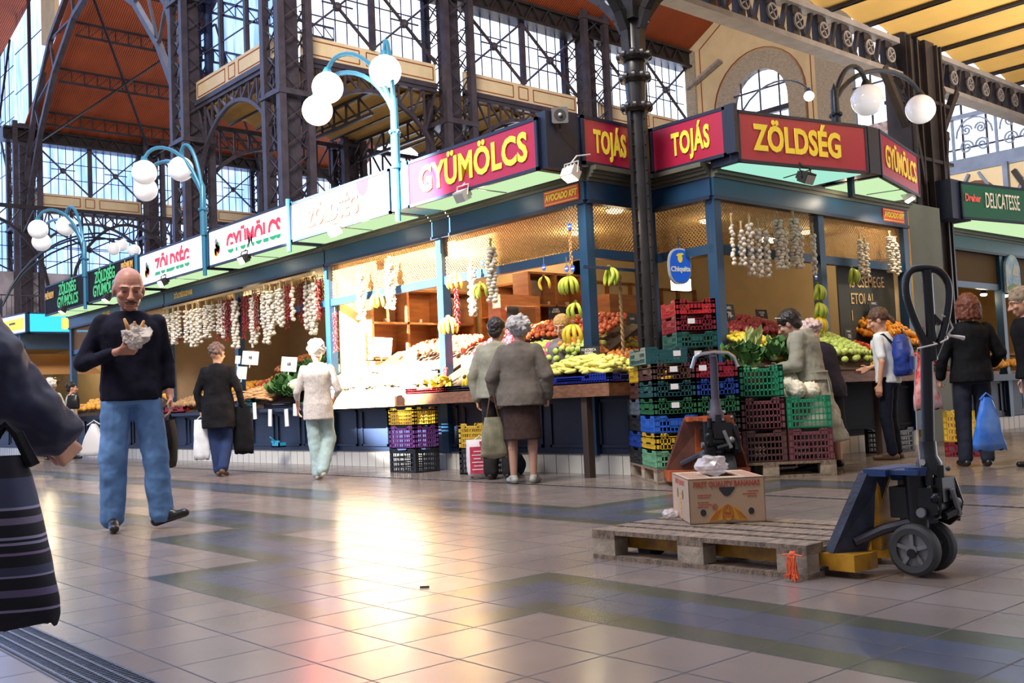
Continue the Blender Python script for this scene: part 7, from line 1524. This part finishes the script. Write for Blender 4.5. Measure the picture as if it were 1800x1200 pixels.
# 6 -- woman in black coat
P = Person('woman with grey brown hair in a long black coat and navy trousers, walking away', (5.98, 12.75, 0), facing((0, 0, 0), (.75, .9, 0)), 1.72, dict(eR=(-.27, .02, 1.12), wR=(-.30, -.05, .88), eL=(.27, .02, 1.10), kR=(-.09, -.05, .49), aR=(-.07, .12, .12), tR=(-.08, .02, .03), kL=(.06, -.03, .49), aL=(.02, -.02, .085), tL=(.04, -.18, .03)), vox=.013, build_=.98, head=(.1, 0, -.3)); P.body(face=False); P.top(BLKC, hem=.62, g=.02, flare=.05, name='coat', disp=.025, collar=.012); P.trousers(nmat('navy trousers', (.02, .035, .10), .8, .2, 8), wide=.018); P.shoes(BRSH); P.hair(nmat('grey brown hair', (.14, .10, .09), .8, .4, 30), 'curly', .92)
cloth_bag('plastic_bag', 'white plastic bag in the left hand of the woman in black', 'bag', wr(P, 'L', -.07), -.8, .24, .52, .08, nmat('white plastic', (.68, .70, .74), .35, .15, 8), .05, 4, .95, .1)
cloth_bag('leather_bag', 'dark glossy bag hanging on the right of the woman in black', 'bag', wr(P, 'R', .06), -.8, .26, .62, .10, BLKC, .05, 7, 1.1, .15)
# 7 -- woman in off white knit
P = Person('white haired woman in an off white cardigan and pale teal trousers, walking away', (6.22, 10.62, 0), facing((0, 0, 0), (.55, .85, 0)), 1.60, dict(eR=(-.26, .01, 1.09), wR=(-.20, -.14, .98), eL=(.26, .02, 1.09), wL=(.26, -.10, .90), kR=(-.12, -.07, .50), aR=(-.04, .13, .12), tR=(-.02, .04, .035), kL=(.05, -.02, .49), aL=(.03, .02, .085), tL=(.03, -.14, .03)), vox=.012, build_=.95); P.body(face=False); P.top(WHK, hem=.74, g=.016, flare=.03, name='cardigan', disp=.02, sleeve=(.72, .72)); P.trousers(PALET, wide=.026, disp=.03); P.shoes(CREAMSH); P.hair(WHH, 'curly', 1.05)
# 8 -- beige man, 9 -- grey woman
P = Person('dark haired man in a greenish beige jacket behind the grey haired woman', (7.02, 8.30, 0), facing((0, 0, 0), (.9, .55, 0)), 1.68, dict(eL=(.27, .0, 1.1), eR=(-.25, 0, 1.1)), vox=.012, build_=1.02, lean=.08); P.body(face=False); P.top(BEIGEJ, hem=.86, g=.03, flare=.03, name='jacket', disp=.02, sr=.066, collar=.014); P.trousers(nmat('charcoal trousers', (.02, .018, .018), .8, .2, 8), wide=.02); P.shoes(LEATH); P.hair(DKH, 'short', 1.04)
P = Person('grey haired woman in a taupe jacket and brown skirt, seen from behind', (6.74, 7.62, 0), facing((0, 0, 0), (.8, .65, 0)), 1.62, dict(eL=(.285, .03, 1.10), wL=(.27, -.06, .88), eR=(-.275, .01, 1.10), wR=(-.265, -.06, .88), kR=(-.10, -.01, .49), kL=(.10, -.01, .49), tL=(.17, -.11, .03)), vox=.011, build_=1.06, lean=.10, skin=STK); P.body(face=False, hk=dict(L=dict(curl=.8), R=dict(curl=1.0))); P.top(GREYJ, hem=.80, g=.028, flare=.05, name='jacket', disp=.018, sr=.066, collar=.014); P.skirt(BROWNS, .45, (.185, .155), (.17, .13), disp=.008); P.shoes(nmat('cream navy shoe', (.30, .28, .25), .5, .2, 4)); P.hair(GH, 'curly', 1.12)
p_ = at(868, 722, x=6.55); o = cloth_bag('handbag', 'olive grey leather handbag of the grey haired woman', 'bag', p_+V((0, .02, .16)), -.75, .22, .40, .1, nmat('olive grey leather', (.19, .18, .12), .5, .3, 9), .22, 6, 1.3, .12, hm=nmat('brown strap', (.08, .03, .02), .6), hw=.008)
p_ = at(838, 842, z=0); o = cloth_bag('carrier_bag', 'white carrier bag with a red printed panel standing on the floor by the counter', 'bag', (p_.x+.06, p_.y, .46), -.72, .30, .40, .16, nmat('white carrier plastic', (.62, .58, .62), .5, .1, 9), .04, 5, .95, .06, top=.98)
mb = MB(); mb.bb((-.105, -.092, -.40), (.06, -.078, -.115)); mb.build('red_panel', nmat('red print', (.45, .03, .07), .6, .2, 20), o); mb = MB(); mb.bb((.0, -.086, -.095), (.09, -.07, -.06)); mb.build('red_print', MATS['red print'], o)
mb = MB()
for k in range(6): mb.bb((-.085+.02*(k % 2), -.096, -.36+k*.038), (.03+.01*(k % 3), -.090, -.35+k*.038))
mb.build('white_lines', MATS['white carrier plastic'], o)
p_ = at(893, 838, z=0); tag(link('dark_bag', crumple((0, 0, .11), (.16, .11, .13), 12, 3, .15), None, (p_.x+.28, p_.y+.22, 0), 0), 'dark slate bag standing on the floor behind the grey woman', 'bag').data.materials.append(nmat('slate cloth', (.03, .04, .055), .8))
# 10 -- vendor with pink sleeves, 11 bending vendor
VX = at(992, 640, x=8.15); P = Person('blond vendor with pink sleeves and grey quilted vest behind the apples', (VX.x, VX.y, .12), facing((8.28, 7.92, 0), (6.5, 7.0, 0))+.1, 1.62, dict(eR=(-.24, -.02, 1.12), wR=(-.20, -.2, .98), eL=(.24, -.02, 1.12), wL=(.16, -.22, 1.0)), vox=.012, lean=.08, head=(.22, 0, -.15)); P.body(); P.top(nmat('pink knit', (.62, .10, .25), .8, .15, 9), g=.004, hem=.9, name='sweater', disp=.012); P.top(nmat('grey quilted vest', (.15, .13, .14), .6, .3, 5), g=.022, hem=.86, sleeve=(0, 0), name='vest', disp=.02, collar=.016); P.trousers(BLKC); P.shoes(LEATH); P.hair(BLH, 'short', 1.08)
p_ = at(806, 640, x=8.3); P = Person('vendor in a blue grey jacket bending down behind the middle post', (p_.x+.1, p_.y+.1, 0), -PI/2+2.2, 1.6, vox=.014, lean=.95, head=(.3, 0, 0)); P.body(face=False); P.top(nmat('blue grey jacket cloth', (.12, .15, .22), .8, .2, 9), hem=.88, g=.02); P.trousers(BLKC); P.shoes(LEATH); P.hair(DKH, 'short')
# 12 -- trench coat woman, 13 -- companion
P = Person('woman in long grey green trench coat bending over the counter, glasses in dark hair', (8.72, 5.62, 0), facing((8.8, 5.5, 0), (8.1, 7.4, 0)), 1.62, dict(eR=(-.25, -.12, 1.10), wR=(-.18, -.34, 1.08), eL=(.25, -.08, 1.08), wL=(.18, -.33, 1.04), neck=(0, -.11, 1.39), head=(0, -.18, 1.50)), vox=.011, lean=.16, build_=1.08, head=(.3, 0, 0), skin=STK); P.body(); P.top(TRENCH, hem=.92, g=.024, flare=.02, name='coat_top', disp=.028, sr=.066, collar=.018); P.skirt(TRENCH, .32, (.33, .27), (.165, .13), disp=.05, zt=1.02, name='coat_skirt', off=(0, .04))
mb = MB(); mb.tube([(.178*1.04*math.cos(a), .142*1.04*math.sin(a), 1.0+.01*math.sin(a)) for a in [2*PI*k/20 for k in range(21)]], .016, 6); mb.tube([(.03, .15, 1.0), (.05, .18, .86), (.06, .19, .68)], .010, 6); mb.tube([(-.01, .15, 1.0), (.0, .18, .9), (.01, .19, .80)], .010, 6); mb.build('belt', TRENCH, P.o, True)
P.shoes(LEATH); P.hair(DKH, 'short', 1.12); h = P.hd; mb = MB(); mb.caps(h(-.085, .02, .05), h(-.06, -.06, .10), .004, .004); mb.caps(h(.085, .02, .05), h(.06, -.06, .10), .004, .004); mb.caps(h(-.06, -.06, .10), h(.06, -.06, .10), .005, .005); P.hsc(mb).build('glasses', WH, P.o)
P = Person('person with pinkish white hair in a dark jacket, half hidden behind the trench coat', (9.25, 5.80, 0), facing((9.5, 5.6, 0), (9.9, 7.2, 0)), 1.50, dict(eR=(-.25, -.1, 1.1), wR=(-.17, -.3, 1.0)), vox=.014, lean=.25, build_=1.15, head=(.4, 0, 0)); P.body(face=False); P.top(nmat('dark aubergine jacket', (.022, .018, .028), .8, .2, 9), g=.025, hem=.8, flare=.03); P.skirt(BLKC, .4); P.shoes(LEATH); P.hair(PKH, 'curly', 1.05)
# 14 -- young customer with backpack
P = Person('brown haired young customer in a white T-shirt carrying a royal blue backpack', (10.45, 5.78, 0), facing((10.75, 5.85, 0), (10.35, 7.6, 0)), 1.63, dict(eR=(-.24, -.06, 1.12), wR=(-.2, -.26, 1.05)), vox=.013, lean=.10, head=(.25, 0, .35)); P.body(face=False); P.top(nmat('white cotton', (.62, .66, .70), .8, .08, 9), hem=.86, g=.012, sleeve=(.38, .38), name='t_shirt'); P.trousers(nmat('very dark jeans', (.010, .012, .025), .8, .2, 8)); P.shoes(BRSH); P.hair(BRH, 'tail', 1.05)
for s_ in (-1, 1): mb = MB(); mb.tube([P.up(s_*.10, -.10, 1.20), P.up(s_*.115, -.06, 1.40), P.up(s_*.11, .06, 1.41), P.up(s_*.11, .14, 1.30)], .014, 6); mb.build('shoulder_strap', NAVYC, P.o)
bpk = P.pt(P.up(.03, .21, 1.17)); o = thing('backpack', 'royal blue backpack on the back of the young customer in white', 'backpack', bpk, P.o.rotation_euler.z); mb = MB(); mb.loft([(0, 0, -.24, .13, .085), (0, .01, -.2, .15, .10), (0, .01, 0, .15, .10), (0, 0, .14, .13, .08), (0, -.01, .2, .08, .05)], 18, p=3); link('pack', bake(mb, 'pack', nmat('royal blue nylon', (.008, .03, .22), .5, .3, 8), .013, .03), o); mb = MB(); mb.loft([(0, .10, -.18, .10, .035), (0, .105, -.04, .10, .035)], 14, p=3); mb.build('pocket', MATS['royal blue nylon'], o, True)
# 15 -- red haired person in black
P = Person('red brown haired person in a black jacket and dark grey trousers behind the loop handle', (9.78, 4.55, 0), facing((9.7, 4.6, 0), (12.5, 7.4, 0)), 1.62, dict(eL=(.28, .02, 1.10), wL=(.29, -.05, .90), eR=(-.29, .0, 1.12), wR=(-.26, -.12, 1.02), aL=(.12, .02, .085), aR=(-.08, .06, .085)), vox=.012, build_=1.0); P.body(face=False, hk=dict(L=dict(curl=1.0))); P.top(BLKC, hem=.84, g=.025, flare=.03, name='jacket', disp=.02, sr=.066); P.trousers(nmat('dark slate trousers', (.022, .026, .042), .8, .2, 8), wide=.012); P.shoes(LEATH); P.hair(RDH, 'bob', 1.02)
BWP = nmat('blue white plastic', (.02, .13, .55), .3, 0, 4, col2=(.14, .28, .62)); RWP = nmat('red white plastic', (.55, .02, .03), .35, 0, 7, col2=(.60, .55, .55))
a_ = at(1733, 690, y=4.25); cloth_bag('plastic_bag', 'blue and white plastic bag held low at the right side of the person in black', 'bag', a_, -.6, .22, .48, .10, BWP, .04, 13, 1.5, .2, top=.35)
a_ = at(1624, 618, y=4.75); cloth_bag('plastic_bag', 'red and white plastic bag hanging left of the black jacket, behind the jack handle', 'bag', a_, -.6, .20, .50, .10, RWP, .04, 17, 1.5, .2, top=.35)
cr_ = at(1722, 806, z=0); crate('maroon', (cr_.x+.5, cr_.y+.35, 0), .2, 'dark maroon crate on the floor behind the person in black', .5, .36, .16); crate('yellow', (cr_.x+.5, cr_.y+.35, .16), .2, 'yellow tall crate on the floor behind the blue white bag', .5, .36, .34, True)
# 16 -- right edge
w0 = at(1832, 822, z=0); P = Person('short haired person in a black jacket and blue jeans at the right edge, leaning forward', (w0.x, w0.y, 0), facing((0, 0, 0), (-.5, .55, 0)), 1.62, vox=.014, lean=.12, head=(.2, 0, 0)); P.body(); P.top(BLKC, hem=.85, g=.03, flare=.03); P.trousers(JEANS); P.shoes(LEATH); P.hair(nmat('grey blond hair', (.26, .20, .14), .7, .3, 30), 'short', 1.1)
